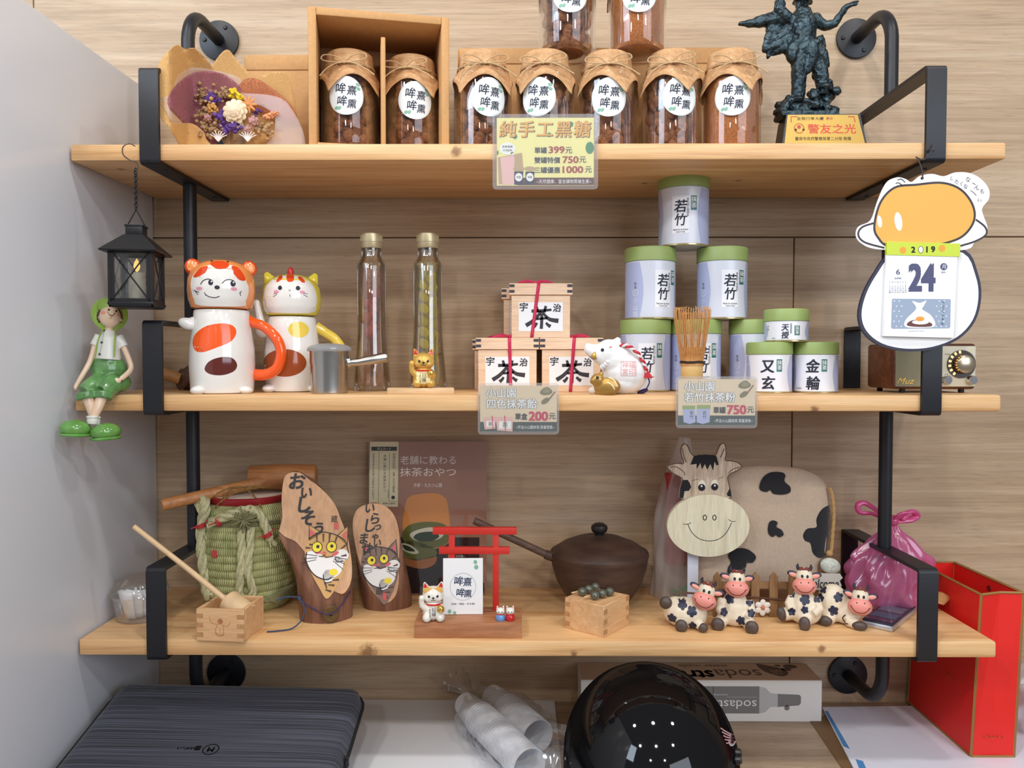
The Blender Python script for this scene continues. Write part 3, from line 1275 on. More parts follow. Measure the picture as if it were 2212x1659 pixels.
random.seed(5)
cluster('tan_buds', m_tan, (447, 215), 40, (7, 8), 3.9, -14)
cluster('tan_buds', m_tan, (488, 208), 34, (9, 6), 3.8, -8)
cluster('tan_buds', m_tan, (455, 262), 52, (10, 13), 4.0, -26)
cluster('tan_buds', m_tan, (474, 292), 52, (15, 10), 4.0, -30)
cluster('tan_buds', m_tan, (575, 290), 46, (11, 10), 3.8, -26)
cluster('purple_statice', m_purple, (468, 223), 22, (7, 7), 5.0, -18)
cluster('purple_statice', m_purple, (513, 288), 26, (10, 8), 5.2, -34)
cluster('purple_statice', m_purple, (492, 272), 18, (6, 11), 4.6, -34)
cluster('purple_statice', m_purple, (560, 250), 8, (4, 6), 3.4, -20)
cluster('yellow_statice', m_yel, (514, 212), 16, (5, 4), 4.4, -18)
cluster('yellow_statice', m_yel, (526, 220), 12, (5, 3), 4.2, -18)
b = B(S)
for k in range(26):
    a, e = k * 2.4, math.acos(1 - 2 * (k + .5) / 26)
    p = q3(474, 252, -34) + 9 * Vector((math.cos(a) * math.sin(e), math.cos(e), math.sin(a) * math.sin(e)))
    b.ico(p, 3.6, sub=1, jit=.3)
b.build('ochre_flower', m_och, bq)
for (x, y, r) in ((464, 268, 9), (560, 276, 12), (548, 292, 9)):
    b = B(S)
    c = q3(x, y, -34)
    b.ball(c, r * .75)
    for k in range(14):
        a, e = k * 2.4, math.acos(1 - 2 * (k + .5) / 14)
        b.ball(c + r * .7 * Vector((math.cos(a) * math.sin(e), math.cos(e), math.sin(a) * math.sin(e))), (r * .3, r * .3, r * .35), u=8, v=5)
    b.build('pink_flower', m_rosef, bq)
b = B(S)
for k in range(60):
    u = random.random()
    p = q3(574 + 32 * u, 264 - 10 * u, -16) + Vector((0, random.gauss(0, 2.2), random.gauss(0, 2.6)))
    b.ico(p, 3.4 * (1.15 - abs(u - .4)), sub=1, jit=.4)
b.build('bunny_tail', M('apricot grass head', (226, 160, 116), rough=.95), bq)
b = B(S)
for cx in (486, 548):
    for k in range(7):
        a = R(20 + 22 * k)
        b.tube([q3(cx, 318, -36), q3(cx + 10 * math.cos(a), 312 - 8 * math.sin(a), -38), q3(cx + 20 * math.cos(a), 310 - 14 * math.sin(a), -37)], [1.6, .8], 5)
b.build('bleached_fern', M('bleached fern', (236, 228, 228), rough=.8), bq)
b = B(S)
b.ball(q3(468, 230, -20), (2.4, 2.4, 2.4))
for (x, y) in ((468, 226), (463, 240), (472, 238)):
    b.ball(q3(x, y, -26), 4.2, u=10, v=6)
b.build('small_berry', M('pale orange berry', (214, 164, 104), rough=.6), bq)
b = B(S)
for k in range(12):
    b.tube([q3(490 + random.gauss(0, 6), 340, 0), q3(500 + random.gauss(0, 20), 280, -6)], 1.4, 5)
b.build('stems', m_tan, bq)

# ---- bronze statue of a helmeted figure on a rock, with a gold plaque on its base
ys = 0.085
st, S = stand('statue', 'dark bronze statue of a helmeted figure in a flying cape on a rock', 'statue', 1765, ys, ZT, rotz=0.0)
zb_ = 777 - ZT / S
o_ = (1765, zb_)
m_brz = M('dark bronze', (58, 72, 78), rough=0.3, metal=0.8, var=(90, 0.6), bump=(220, 1.0))


def q(px, py, dy=0):
    return Vector((px - o_[0], dy, o_[1] - py))


m_basew = M('black lacquer base', (26, 24, 24), rough=0.35)
b = B(S)
th = 248
bt = [(-82, -42), (82, -42), (74, 40), (-74, 40)]
V0 = [b.bm.verts.new((x * 1.12, y, 0)) for x, y in bt]
zz = o_[1] - 263
V1 = [b.bm.verts.new((x * .94, y * .9 + 6, zz)) for x, y in bt]
b.bm.faces.new(list(reversed(V0)))
b.bm.faces.new(V1)
for k in range(4):
    b.bm.faces.new((V0[k], V0[(k + 1) % 4], V1[(k + 1) % 4], V1[k]))
b.build('base', m_basew, st)
# plaque lies on the sloped front of the base
ya0, ya1 = -42.0, -42 * .9 + 6
tilt = lambda z: ya0 + (ya1 - ya0) * z / zz
m_plq = M('gold plaque', (172, 140, 66), rough=0.35, metal=0.45)


def fpl(l):
    return lambda x, z: Vector((x * S, tilt(z) * S - l, z * S))


pq = D(S, o_).poly([(1690, 265), (1836, 265), (1853, o_[1] - 4), (1679, o_[1] - 4)]).build('plaque', m_plq, st, fpl(.0006))
D(S, o_).text('警友之光', 1781, 295, 20, w=100, bold=.01).build('lettering', M('red enamel', (206, 52, 34), rough=.4), pq, fpl(.0008))
D(S, o_).text('友敬行孝大慶', 1737, 273, 7, w=56).text('臺南市政府警察局第二分局 敬贈', 1762, 316, 8, w=116).ell(1706, 297, 2.4).ell(1722, 297, 2.4).build('small_lettering', m_inkb, pq, fpl(.0008))
d = D(S, o_).text('惠存', 1777, 273, 6, w=14).stroke([(1697, 281), (1697, 269), (1710, 269)], 2, n=1).stroke([(1830, 281), (1828, 269), (1816, 269)], 2, n=1)
d.stroke([(1713 + 10 * math.cos(k), 294 + 10 * math.sin(k)) for k in [2 * PI * j / 16 for j in range(16)]], 1.6, closed=True, n=2).ell(1713, 291, 4)
d.build('emblem', M('red print on plaque', (176, 60, 36), rough=.4), pq, fpl(.0008))
b = B(S)
random.seed(3)
for k in range(60):  # rock
    x = random.uniform(1684, 1800)
    top = 226 - 6 * math.sin(x * .2) if x < 1748 else 184 + abs(x - 1782) * .5
    y = random.uniform(top, 258)
    b.ico(q(x, y, random.uniform(-20, 24)), (random.uniform(9, 14), random.uniform(10, 16), random.uniform(8, 14)), rot=(random.random(), random.random(), random.random()), sub=1, jit=.35)
for (x, y, r) in ((1786, 190, 14), (1792, 214, 15), (1774, 204, 16), (1678, 250, 9), (1688, 238, 10), (1720, 240, 18), (1768, 236, 22), (1794, 244, 12)):
    b.ico(q(x, y, 2), r, sub=1, jit=.3)
b.box(q(1740, 259, 0), (122, 56, 14), bev=4)


def limb(pts, rr):
    b.tube(cat2([q(*p) for p in pts], 5), rr, 10)
    for p, r in ((pts[0], rr[0]), (pts[-1], rr[-1])):
        b.ball(q(*p), r, u=10, v=6)


limb([(1721, 128, -4), (1722, 170, -9), (1721, 222, -4)], [19, 16, 14])     # standing leg
limb([(1748, 128, 0), (1764, 160, -10), (1772, 196, -6)], [19, 16, 13])
b.ball(q(1718, 228, -12), (13, 18, 7))
b.ball(q(1772, 202, -16), (13, 17, 7))
limb([(1732, 122, 0), (1732, 95, -2), (1731, 66, 0), (1731, 48, 0)], [27, 26, 30, 22])
b.ball(q(1731, 62, 0), (32, 17, 22))
b.ball(q(1731, 76, -9), (22, 12, 20))
limb([(1731, 48, 0), (1729, 36, -2)], [10, 9])
b.ball(q(1727, 27, -3), (12.5, 13, 16))                                        # head
b.ball(q(1724, 29, -16), (3, 4, 5))
b.ball(q(1731, 13, 0), (18.5, 20, 14))                                         # helmet dome
b.lathe([(0, 0), (20, -1), (22, -4), (0, -3)], q(1730, 16, -2), 20, rot=(0.12, 0.10, 0), sy=1.15)
limb([(1758, 54, 0), (1776, 68, -2), (1796, 66, -8)], [14, 11, 9])            # raised arm
limb([(1796, 66, -8), (1806, 50, -12), (1816, 36, -16)], [9, 7.5, 6])
limb([(1816, 36, -16), (1828, 30, -18), (1840, 25, -18)], [6, 5, 2.6])
limb([(1818, 36, -18), (1828, 34, -22), (1836, 33, -24)], [4, 3.4, 2])
limb([(1704, 56, 0), (1688, 46, -6), (1676, 34, -8)], [14, 12, 10])           # other arm, bent up
b.ball(q(1680, 25, -8), (12, 11, 12))
limb([(1690, 50, 4), (1662, 54, 4), (1632, 60, 2), (1599, 63, 0)], [16, 14, 10, 5])   # streaming cape
limb([(1692, 44, 2), (1664, 46, 2), (1630, 56, 0)], [10, 9, 6])
for (x0, y0, x1, y1, r) in ((1700, 76, 1660, 100, 15), (1702, 92, 1656, 116, 13), (1706, 104, 1672, 122, 12), (1665, 70, 1652, 116, 10), (1680, 66, 1660, 130, 9), (1690, 80, 1700, 122, 12)):
    limb([(x0, y0, 6), ((x0 + x1) / 2, (y0 + y1) / 2 + 2, 4), (x1, y1, 8)], [r, r * .85, r * .5])
limb([(1712, 112, -8), (1704, 134, -14), (1712, 150, -10)], [14, 14, 7])       # coat skirts
limb([(1744, 112, -12), (1746, 140, -18), (1738, 168, -14)], [14, 13, 6])
limb([(1760, 112, -4), (1772, 130, -6), (1784, 152, -2)], [12, 11, 5])
limb([(1768, 96, 2), (1776, 110, 2), (1772, 90, 0)], [8, 7, 4])
b.box(q(1733, 108, -4), (54, 40, 8), bev=2)                                    # belt
b.box(q(1716, 70, -17), (4, 5, 40), rot=(0, .35, 0))
limb([(1768, 168, 8), (1782, 186, 8), (1792, 206, 8)], [14, 14, 12])
figure = blob(b, 'figure', m_brz, st, 0.00125, 2)

nrm = [v.normal.copy() for v in figure.data.vertices]
for v, n_ in zip(figure.data.vertices, nrm):
    c = v.co * 120
    v.co += n_ * (0.0010 * noise.noise(c) + 0.0007 * noise.noise(c * 2.3))

# ================================================================== MIDDLE SHELF
m_cer = M('white glazed ceramic', (236, 234, 230), rough=0.12, coat=0.5)
m_org = M('orange glaze', (244, 92, 28), rough=0.14, coat=0.5)
m_orl = M('light orange glaze', (238, 150, 84), rough=0.14, coat=0.5)
m_brg = M('brown glaze', (98, 40, 34), rough=0.14, coat=0.5)
m_rbg = M('rust glaze', (164, 78, 34), rough=0.14, coat=0.5)
m_ylg = M('yellow glaze', (232, 214, 74), rough=0.14, coat=0.5)
m_ylo = M('golden yellow glaze', (238, 206, 84), rough=0.14, coat=0.5)
m_rdg = M('red glaze', (206, 40, 40), rough=0.14, coat=0.5)
m_pkp = M('pink blush', (226, 156, 176), rough=0.2)
m_rogl = M('red orange glaze', (226, 74, 34), rough=0.14, coat=0.5)


def mug_profile(rb, rm, rt, h, wall=5):
    return [(0, 1), (rb - 8, 0), (rb - 2, 2.5), (rb, 9), (rm, h * .35), (rm * .985, h * .55), (rt + 2, h * .85), (rt, h - 2), (rt - 1.5, h), (rt - wall, h - 1), (rt - wall, h * .5), (0, h * .45)]


# ---- tiger lidded mug
t, S = stand('lidded_mug', 'white lidded mug with orange bear eared animal head and orange handle', 'mug', 481, 0.052, ZM)
body = B(S).lathe(mug_profile(70, 73, 61, 178), seg=48).build('body', m_cer, t)
f = onto(body, S, 0.0002)
D(S).spoly([(-62, 110), (-54, 128), (-30, 143), (5, 148), (25, 142), (30, 128), (18, 110), (-10, 98), (-40, 88), (-57, 92)], 6).build('orange_patch', m_org, body, f, 6)
D(S).spoly([(-37, 52), (-28, 68), (-5, 77), (20, 76), (31, 62), (24, 48), (0, 40), (-25, 42)], 6).build('brown_patch', m_brg, body, f, 6)
b = B(S)
b.tube(cat2([(56, -6, 160), (70, -14, 152), (94, -30, 142), (118, -44, 118), (128, -48, 88), (119, -44, 55), (95, -28, 40), (64, -10, 40)], 6), [11, 11, 11.5, 12, 12, 12, 12, 13], 16)
b.build('handle', m_org, t)
blob(B(S).ball((-72, -14, 148), (22, 12, 13), rot=(0, .25, 0)).ball((-60, -10, 150), (16, 12, 14)), 'paw', m_cer, t, .0015, 3)
B(S).ball((-52, -46, 8), (17, 22, 10)).build('foot', m_cer, t)
B(S).ball((50, -50, 7), (16, 20, 9)).build('foot', m_cer, t)
hz = 231
hd = B(S)
hd.lathe([(0, 180), (56, 179), (66, 183), (72, 200), (74.5, 222), (73, 244), (66, 263), (50, 277), (28, 285), (0, 288)], seg=48)
head = hd.build('lid', m_orl, t)
f = onto(head, S, 0.0003)
D(S).spoly([(-64, 226), (-60, 246), (-44, 262), (-22, 270), (4, 272), (24, 270), (42, 258), (52, 240), (58, 222), (52, 198), (42, 185), (-44, 185), (-58, 199)], 5).build('face', m_cer, head, f, 6)
f2 = onto(head, S, 0.0005)
D(S).spoly([(-58, 246), (-44, 262), (-28, 266), (-34, 252), (-50, 244)]).spoly([(-22, 270), (-18, 277), (2, 279), (16, 274), (12, 264), (-8, 261)]).spoly([(22, 268), (36, 266), (48, 250), (50, 240), (38, 240), (26, 252)]).build('forehead_print', m_rogl, head, f2, 4)
d = D(S)
d.stroke([(-43, 228), (-37, 236), (-27, 239), (-19, 236)], 1.6).stroke([(1, 230), (8, 237), (17, 239), (26, 237)], 1.6)
d.stroke([(-34, 208), (-26, 203), (-14, 201), (-4, 204)], 1.5).stroke([(-35, 212), (-32, 205)], 1.3)
for sx in (-1, 1):
    for k in range(2):
        x = -54 if sx < 0 else 38
        d.stroke([(x - 4 * sx * (k - 1), 217 - 3 * k), (x + 8 - 2 * k if sx < 0 else x - 4 + 2 * k + 4, 212 - 5 * k)], 1.3)
d.ell(-22, 232, 5, 6).ell(24, 231, 5.4, 6).ell(-9, 222, 5.4, 4)
d.ell(-20, 279.5, 2.5, 1.6).ell(14, 279, 2.5, 1.6)
d.build('face_print', m_ink, head, onto(head, S, .0007), 3)
D(S).ell(-20, 234, 1.8).ell(25, 233.5, 1.8).build('eye_glint', m_cer, head, onto(head, S, .0009))
D(S).ell(-46, 220, 6.5, 3.6).ell(26, 220, 6.5, 3.6).build('blush_print', m_pkp, head, f2, 3)
for sx in (-1, 1):
    e = blob(B(S).ball((61 * sx, 0, 270), (18, 9, 18)).ball((54 * sx, 0, 260), (12, 9, 12)), 'ear', m_rogl, head, .0013, 3)
    D(S).ell(62 * sx, 271, 11.5, 12).build('inner_ear', m_orl, head, onto(e, S, .0003), 5)

# ---- yellow cat lidded mug
t, S = stand('lidded_mug', 'white lidded mug with yellow cat hood and red topknot standing behind the orange one', 'mug', 632, 0.105, ZM)
body = B(S).lathe(mug_profile(58, 62, 53, 160), seg=48).build('body', m_cer, t)
f = onto(body, S, 0.0002)
D(S).ell(14, 132, 22, 17).build('yellow_patch', m_ylo, body, f, 6)
D(S).ell(-16, 62, 46, 29, .0).build('brown_patch', m_rbg, body, f, 6)
B(S).tube(cat2([(52, 0, 140), (72, -2, 128), (95, -6, 112), (112, -8, 84), (112, -8, 58), (92, -5, 36), (56, 0, 34)], 6), [13, 11, 11, 11, 11, 11, 11], 16).build('handle', m_ylo, t)
blob(B(S).ball((-62, -8, 128), (17, 11, 15)).tube([(-62, -8, 130), (-69, -8, 160), (-75, -6, 186)], [10, 9, 8], 10).ball((-75, -6, 188), (8, 8, 9)), 'paw', m_cer, t, .0015, 3)
B(S).ball((-50, -34, 8), (15, 18, 9)).build('foot', m_cer, t)
B(S).ball((44, -40, 7), (14, 18, 8)).build('foot', m_cer, t)
head = B(S).lathe([(0, 162), (48, 161), (57, 165), (63, 180), (65, 200), (62, 222), (52, 238), (34, 248), (14, 252), (0, 252)], seg=48).build('lid', m_ylg, t)
f = onto(head, S, 0.0003)
D(S).spoly([(-60, 198), (-54, 222), (-36, 240), (-10, 246), (20, 244), (42, 230), (52, 208), (52, 186), (40, 168), (-48, 168), (-58, 182)], 5).build('face', m_cer, head, f, 6)
D(S).spoly([(-32, 232), (-26, 244), (-20, 246), (-20, 238), (-28, 231)]).spoly([(-9, 233), (-10, 246), (4, 247), (4, 234), (-3, 231)]).spoly([(14, 244), (22, 242), (28, 232), (22, 231), (15, 238)]).build('stripe_print', m_rogl, head, onto(head, S, .0005), 4)
d = D(S).ell(-24, 218, 4.2, 4.6).ell(13, 218, 4.6, 4.6)
d.stroke([(-6, 214), (-4, 212), (-2, 214)], 1).stroke([(-4, 204), (-4, 200)], 1.2)
for k in range(2):
    d.stroke([(-38, 205 - 5 * k), (-30, 208 - 3 * k)], .9).stroke([(24, 208 - 3 * k), (33, 207 - 6 * k)], .9)
d.build('face_print', m_ink, head, onto(head, S, .0006), 3)
D(S).ell(-32, 210, 5.6, 3.8).ell(22, 210, 5.6, 3.4).build('blush_print', m_pkp, head, onto(head, S, .0005), 3)
for sx in (-1, 1):
    B(S).lathe([(0, 27), (5, 25), (12, 12), (17, 0), (0, -2)], (43 * sx - 1, 2, 232), 20, rot=(0, .45 * sx, 0), sy=.6).build('ear', m_ylg, head, ang=60)
B(S).lathe([(0, 20), (4, 18), (7, 10), (7, 2), (5, -1), (0, -2)], (-2, 2, 249), 16).build('topknot', m_rdg, head)

# ---- coconut shell ladle with wood handle, behind the tiger mug
t, S = stand('coconut_ladle', 'dark brown coconut shell ladle with a bamboo handle lying behind the tiger mug', 'ladle', 398, 0.13, ZM)
m_coco = M('coconut shell', (74, 44, 30), rough=0.6, var=(200, .4), bump=(300, .5))
B(S).lathe([(0, -30), (14, -27), (25, -16), (30, 0), (26, 0), (20, -14), (0, -26)], (6, 0, 31), 28, rot=(0.15, .25, 0)).build('bowl', m_coco, t)
B(S).lathe([(0, 20), (10, 18), (13, 12), (30, 4), (32, -2), (0, -2)], (4, -6, 30), 28, rot=(0.3, -1.0, 0)).build('collar', m_coco, t)
B(S).cyl((-66, -12, 46), 12, 62, rot=(0.12, 1.9, 0), seg=18, bev=2).build('handle', M('bamboo stick', (170, 122, 70), rough=.5, var=(60, .15)), t)

# ---- stainless cup with glass lid and bar handle
t, S = stand('steel_cup', 'small brushed steel cup with clear lid and bar handle beside the mugs', 'cup', 712, 0.045, ZM)
B(S).lathe([(0, 0), (38, 0), (40, 2), (41, 60), (42.5, 66), (42.5, 88), (44, 92), (41, 92), (40, 60), (38, 5), (0, 4)], seg=48).build('cup_body', m_steel, t)
B(S).lathe([(48, 91), (49, 93), (48, 98), (42, 103), (25, 107), (0, 108), (0, 106), (25, 105), (41, 101), (46, 97), (46, 92)], seg=44).build('lid', clear('milky plastic lid', gloss=.08, rough=.08, edge=.5, haze=.5, hazecol=(206, 212, 220)), t)
B(S).tube([(36, -14, 66), (62, -18, 67), (84, -20, 71), (123, -24, 78), (126, -24, 79)], [8, 8.5, 10, 11, 9], 20).build('handle', m_steel, t)
B(S).lathe([(9, 0), (12, 2), (12, 8), (9, 8)], (36, -14, 66), 16, rot=(0, 1.45, .1)).build('collar', m_steel, t)

# ---- two flower bottles
m_cap = M('pale gold cap', (206, 194, 158), rough=0.36, metal=0.55)
m_bglass = clear('bottle glass', tint=(252, 252, 250), gloss=0.07, rough=0.01, edge=0.75)
m_liq1 = clear('rose oil', tint=(252, 240, 234), gloss=0.02, rough=0.02, edge=0.1, haze=.16, hazecol=(246, 206, 188))  # oil with a pale haze painted in for light the round glass would gather
m_liq2 = clear('yellow oil', tint=(250, 249, 232), gloss=0.02, rough=0.02, edge=0.1, haze=.14, hazecol=(240, 236, 190))  # yellow oil, its haze likewise standing in for refracted brightness
m_rflow = M('dried red gypsophila', (176, 60, 70), rough=.8)
m_pkfl = clear('dried pink petal', gloss=.02, rough=.6, edge=.05, haze=.75, hazecol=(232, 150, 138))
m_stem = M('dried brown stem', (120, 70, 40), rough=.8)
m_lyel = clear('translucent yellow petal', gloss=.02, rough=.6, edge=.05, haze=.95, hazecol=(232, 212, 96))
m_gst = M('green stem', (88, 104, 52), rough=.7)


def bottle(label, px, y):
    t, S = stand('flower_bottle', label, 'bottle', px, y, ZM, 'herbarium bottles')
    prof = [(0, 3), (30, 1), (39, 0), (41, 4), (40, 14), (36.5, 55), (33.5, 90), (31.5, 130), (32, 262), (32, 270), (30.5, 274), (25, 282), (22.5, 288), (22, 294), (22, 312), (19, 312), (19, 290), (24, 279), (29, 270), (29.5, 130), (31, 90), (35, 50), (37, 16), (34, 10), (0, 12)]
    B(S).lathe(prof, seg=40).build('glass_body', m_bglass, t)
    c = B(S).lathe([(0, 338), (21, 338), (23, 336), (23.5, 330), (23.5, 309), (22.5, 306), (20.6, 306), (20.6, 330), (0, 331)], seg=40)
    cap = c.build('cap', m_cap, t)
    b = B(S)
    for k in range(40):
        a = 2 * PI * k / 40
        b.box((23.6 * math.cos(a), 23.6 * math.sin(a), 327), (1.2, 1.4, 12), rot=(0, 0, a))
    for z in (318, 313, 309):
        b.lathe([(23.4, z - 1), (24.2, z), (23.4, z + 1)], seg=40)
    b.build('ridges', m_cap, cap)['kind'] = 'stuff'
    return t, S


t, S = bottle('tall glass bottle of dried red flowers in oil with a gold cap', 804, 0.13)
B(S).lathe([(0, 12.5), (33, 11), (36, 17), (34, 50), (30, 90), (28.6, 130), (28.6, 262), (0, 264)], seg=32).build('oil', m_liq1, t)
random.seed(21)
b = B(S)
tips = []
for k in range(13):
    a, r = random.random() * 6.28, random.uniform(8, 24)
    h = random.uniform(110, 235)
    top = (r * math.cos(a), r * math.sin(a) * .9, h)
    b.tube(cat2([(random.uniform(-6, 8), random.uniform(-6, 6), random.uniform(16, 60)), (r * .3 * math.cos(a), r * .3 * math.sin(a), h * .55), top], 4), [1.3, .5], 4)
    tips.append(top)
b.build('stems', m_stem, t)
b = B(S)
for k in range(170):
    tp = random.choice(tips)
    p = Vector(tp) + Vector((random.gauss(0, 8), random.gauss(0, 7), random.gauss(-8, 22)))
    q_ = math.hypot(p.x, p.y)
    if q_ > 26:
        p.x *= 26 / q_
        p.y *= 26 / q_
    p.z = min(p.z, 248)
    b.ico(p, random.uniform(1.2, 2.6), sub=1, jit=.4)
b.build('flower_heads', m_rflow, t)['kind'] = 'stuff'
b = B(S)
for k in range(9):
    b.ball((random.uniform(-12, 12), random.uniform(-8, 8), 120 + 11 * k + random.uniform(-4, 4)), (12, 10, 14), rot=(random.random(), random.random(), 0), u=8, v=6)
b.build('pink_petals', m_pkfl, t)
D(S).vtext('herbarium', 14, 216, 10, 8).build('lettering', M('grey label print', (120, 110, 108), rough=.6), t, wrap(S, 32.2), 2)

t, S = bottle('tall glass bottle of yellow petals in oil with a gold cap', 925, 0.13)
B(S).lathe([(0, 12.5), (33, 11), (36, 17), (34, 50), (30, 90), (28.6, 130), (28.6, 274), (0, 276)], seg=32).build('oil', m_liq2, t)
b = B(S)
for k in range(8):
    z = 235 - 25 * k
    for sx in (-1, 1):
        b.ball((11 * sx + random.uniform(-3, 3), random.uniform(-18, -4), z + 8 * sx), (14, 2, 10), rot=(random.uniform(-.5, .5), -.7 * sx, random.uniform(-.6, .6)), u=10, v=6)
b.build('yellow_petals', m_lyel, t)
b = B(S)
b.tube(cat2([(2, 0, 30), (1, 2, 120), (3, -1, 250)], 5), 1.2, 5)
b.build('main_stem', M('olive stem', (176, 148, 60), rough=.7), t)
b = B(S)
b.tube(cat2([(-22, -4, 30), (-12, -8, 80), (-24, -10, 150), (-20, -12, 215)], 5), 1, 5)
b.tube(cat2([(-10, -8, 110), (-16, -10, 160), (-20, -12, 215)], 5), .8, 5)
b.tube(cat2([(12, -8, 20), (16, -10, 110), (24, -8, 190), (24, -8, 225)], 5), 1, 5)
b.tube(cat2([(-16, -4, 240), (-6, -4, 290), (4, -3, 318)], 5), .6, 5)
b.ball((-20, -13, 218), (6, 4, 4))
b.build('green_stems', m_gst, t)
b = B(S)
for k in range(16):
    b.tube(cat2([(-14, -6, 60), (-14 + random.gauss(0, 5), -8, 90), (-14 + random.gauss(0, 7), -8, 110 + random.gauss(0, 8))], 3), [.9, .5], 4)
b.build('brown_sprig', m_stem, t)


# ---- beckoning cats
def beckoner(t, S, mb, mf, mear, mhead=None, bib=None):
    """seated cat, right paw raised, holding a ball; px units: about 58 wide, 82 tall"""
    b = B(S)
    b.ball((0, 0, 20), (24, 19, 21)).ball((0, -1, 34), (19, 16, 16))
    b.ball((-14, -15, 10), (10, 12, 10)).ball((15, -15, 10), (10, 12, 10))
    b.tube([(-16, -8, 28), (-24, -11, 36), (-26, -13, 48)], [8, 7, 6], 10).ball((-25, -14, 52), (6.5, 6.5, 7.5))
    b.tube([(16, -6, 30), (20, -13, 26), (13, -19, 27)], [8, 7, 6], 10)
    b.ball((0, 14, 18), (14, 12, 14))
    bd = blob(b, 'body', mb, t, .0011, 3)
    b = B(S)
    b.ball((0, -2, 56), (24, 20, 19)).ball((-10, -12, 51), (10, 8, 8)).ball((10, -12, 51), (10, 8, 8))
    for sx in (-1, 1):
        b.lathe([(0, 19), (2.5, 17), (8, 4), (10, -2), (0, -4)], (14 * sx, 0, 67), 14, rot=(0.1, .30 * sx, 0), sy=.55)
    hd = blob(b, 'head', mhead or mb, t, .0010, 2)
    f = onto(hd, S, .0003)
    for sx in (-1, 1):
        D(S).poly([(11 * sx, 72), (21 * sx, 72), (18 * sx, 84)]).build('inner_ear', mear, hd, f, 2)
    d = D(S).ell(-9, 57, 2.4, 2.6).ell(9, 57, 2.4, 2.6).ell(0, 54, 2.6, 2)
    d.stroke([(-5, 49), (-2, 48), (0, 51), (2, 48), (5, 49)], 1, n=3)
    d.build('face_print', m_inkb, hd, f, 2)
    B(S).tube([(18 * math.cos(a), -1 + 15.5 * math.sin(a), 38 + 1.2 * math.sin(a)) for a in [2 * PI * k / 24 for k in range(24)]], 2, 6, closed=True).build('collar', m_rdg, t)
    B(S).ball((16, -24, 31), 8.4).build('ball', M('gold glass ball', (232, 190, 96), rough=.06, metal=.8), t)
    f = onto(bd, S, .0003)
    if bib:
        D(S).spoly([(-14, 34), (14, 34), (13, 14), (0, 8), (-13, 14)]).build('bib', bib, bd, f, 2)
    D(S).vtext('招福', 1, 31, 8.5).vtext('まねき', -7, 29, 5.5).build('lettering', m_inkb, bd, onto(bd, S, .0005), 2)
    return bd, hd


t, S = stand('wooden_plank', 'thin pale wooden plank lying on the shelf under the gold cat', 'plank', 909, 0.03, ZM)
m_pale = wood('pale beech', (206, 168, 122), (222, 188, 144), (234, 204, 164), scale=(3, 30, 30), rough=.55, bump=.05)
B(S).box((0, 0, 6.5), (143, 46, 13), bev=.8).build('board', m_pale, t)
t2, S2 = stand('lucky_cat', 'small gold beckoning cat standing on a thin wooden plank', 'figurine', 915, 0.03, ZM + 13.2 * S)
beckoner(t2, S2, M('satin gold paint', (224, 180, 92), rough=.35, metal=.35), m_inkb, m_rdg, None, M('pale gold bib', (238, 222, 166), rough=.4, metal=.2))

# ---- tea boxes
m_tbox = wood('printed cedar box', (220, 180, 146), (236, 202, 170), (244, 216, 190), scale=(2, 26, 20), rough=.6, bump=.0)
m_ribbon = M('crimson ribbon', (204, 44, 84), rough=.5)
m_joint = M('charcoal joint print', (62, 60, 70), rough=.6)


def tea_box():
    t = thing('tea_box', 'x', 'box', (0, 0, 0), 0, 'stacked tea boxes with ribbons')
    S = SS(0.09)
    w, dp, h = 126, 104, 91
    B(S).box((0, 52, h / 2), (w, dp, h), bev=.8, seg=1).build('body', m_tbox, t)
    lid = B(S).box((0, 52, h + 13), (136, 112, 25), bev=1, seg=1).build('lid', m_tbox, t)
    d = D(S)
    for sx in (-1, 1):
        for z in (h + 8, h + 20):
            d.rect(62 * sx, z, 11, 6)
    d.build('joint_print', m_joint, lid, flat(S, -4, .0002))
    fr = D(S).rect(0, 45, 95, 62).build('label', m_white, t, flat(S, 0, .0002))
    d = D(S)
    for pts, w1, w2 in (([(-22, 13), (0, 14), (21, 16)], 7, 5), ([(-12, 24), (-10, 18), (-9, 10)], 5, 7), ([(9, 24), (7, 17), (6, 10)], 6, 5),
                        ([(-1, 13), (-9, 2), (-20, -9), (-34, -18)], 6, 9), ([(1, 12), (9, 2), (18, -5), (36, -8)], 4, 10), ([(0, 8), (0, -8), (-1, -25)], 6, 7),
                        ([(-11, -4), (0, -3), (12, -2)], 5, 5), ([(-10, -12), (-14, -18), (-19, -22)], 5, 8), ([(9, -12), (14, -17), (19, -20)], 5, 8)):
        d.stroke([(x + 2, z + 44) for x, z in pts], w1, w2)
    d.text('宇', -37, 66, 18, bold=.025, shear=.1)
    d.text('治', 35, 64, 17, bold=.025, shear=.1)
    d.build('lettering', M('soft black ink', (52, 48, 56), rough=.6), fr, flat(S, 0, .0004))
    return t, S, h + 25.5


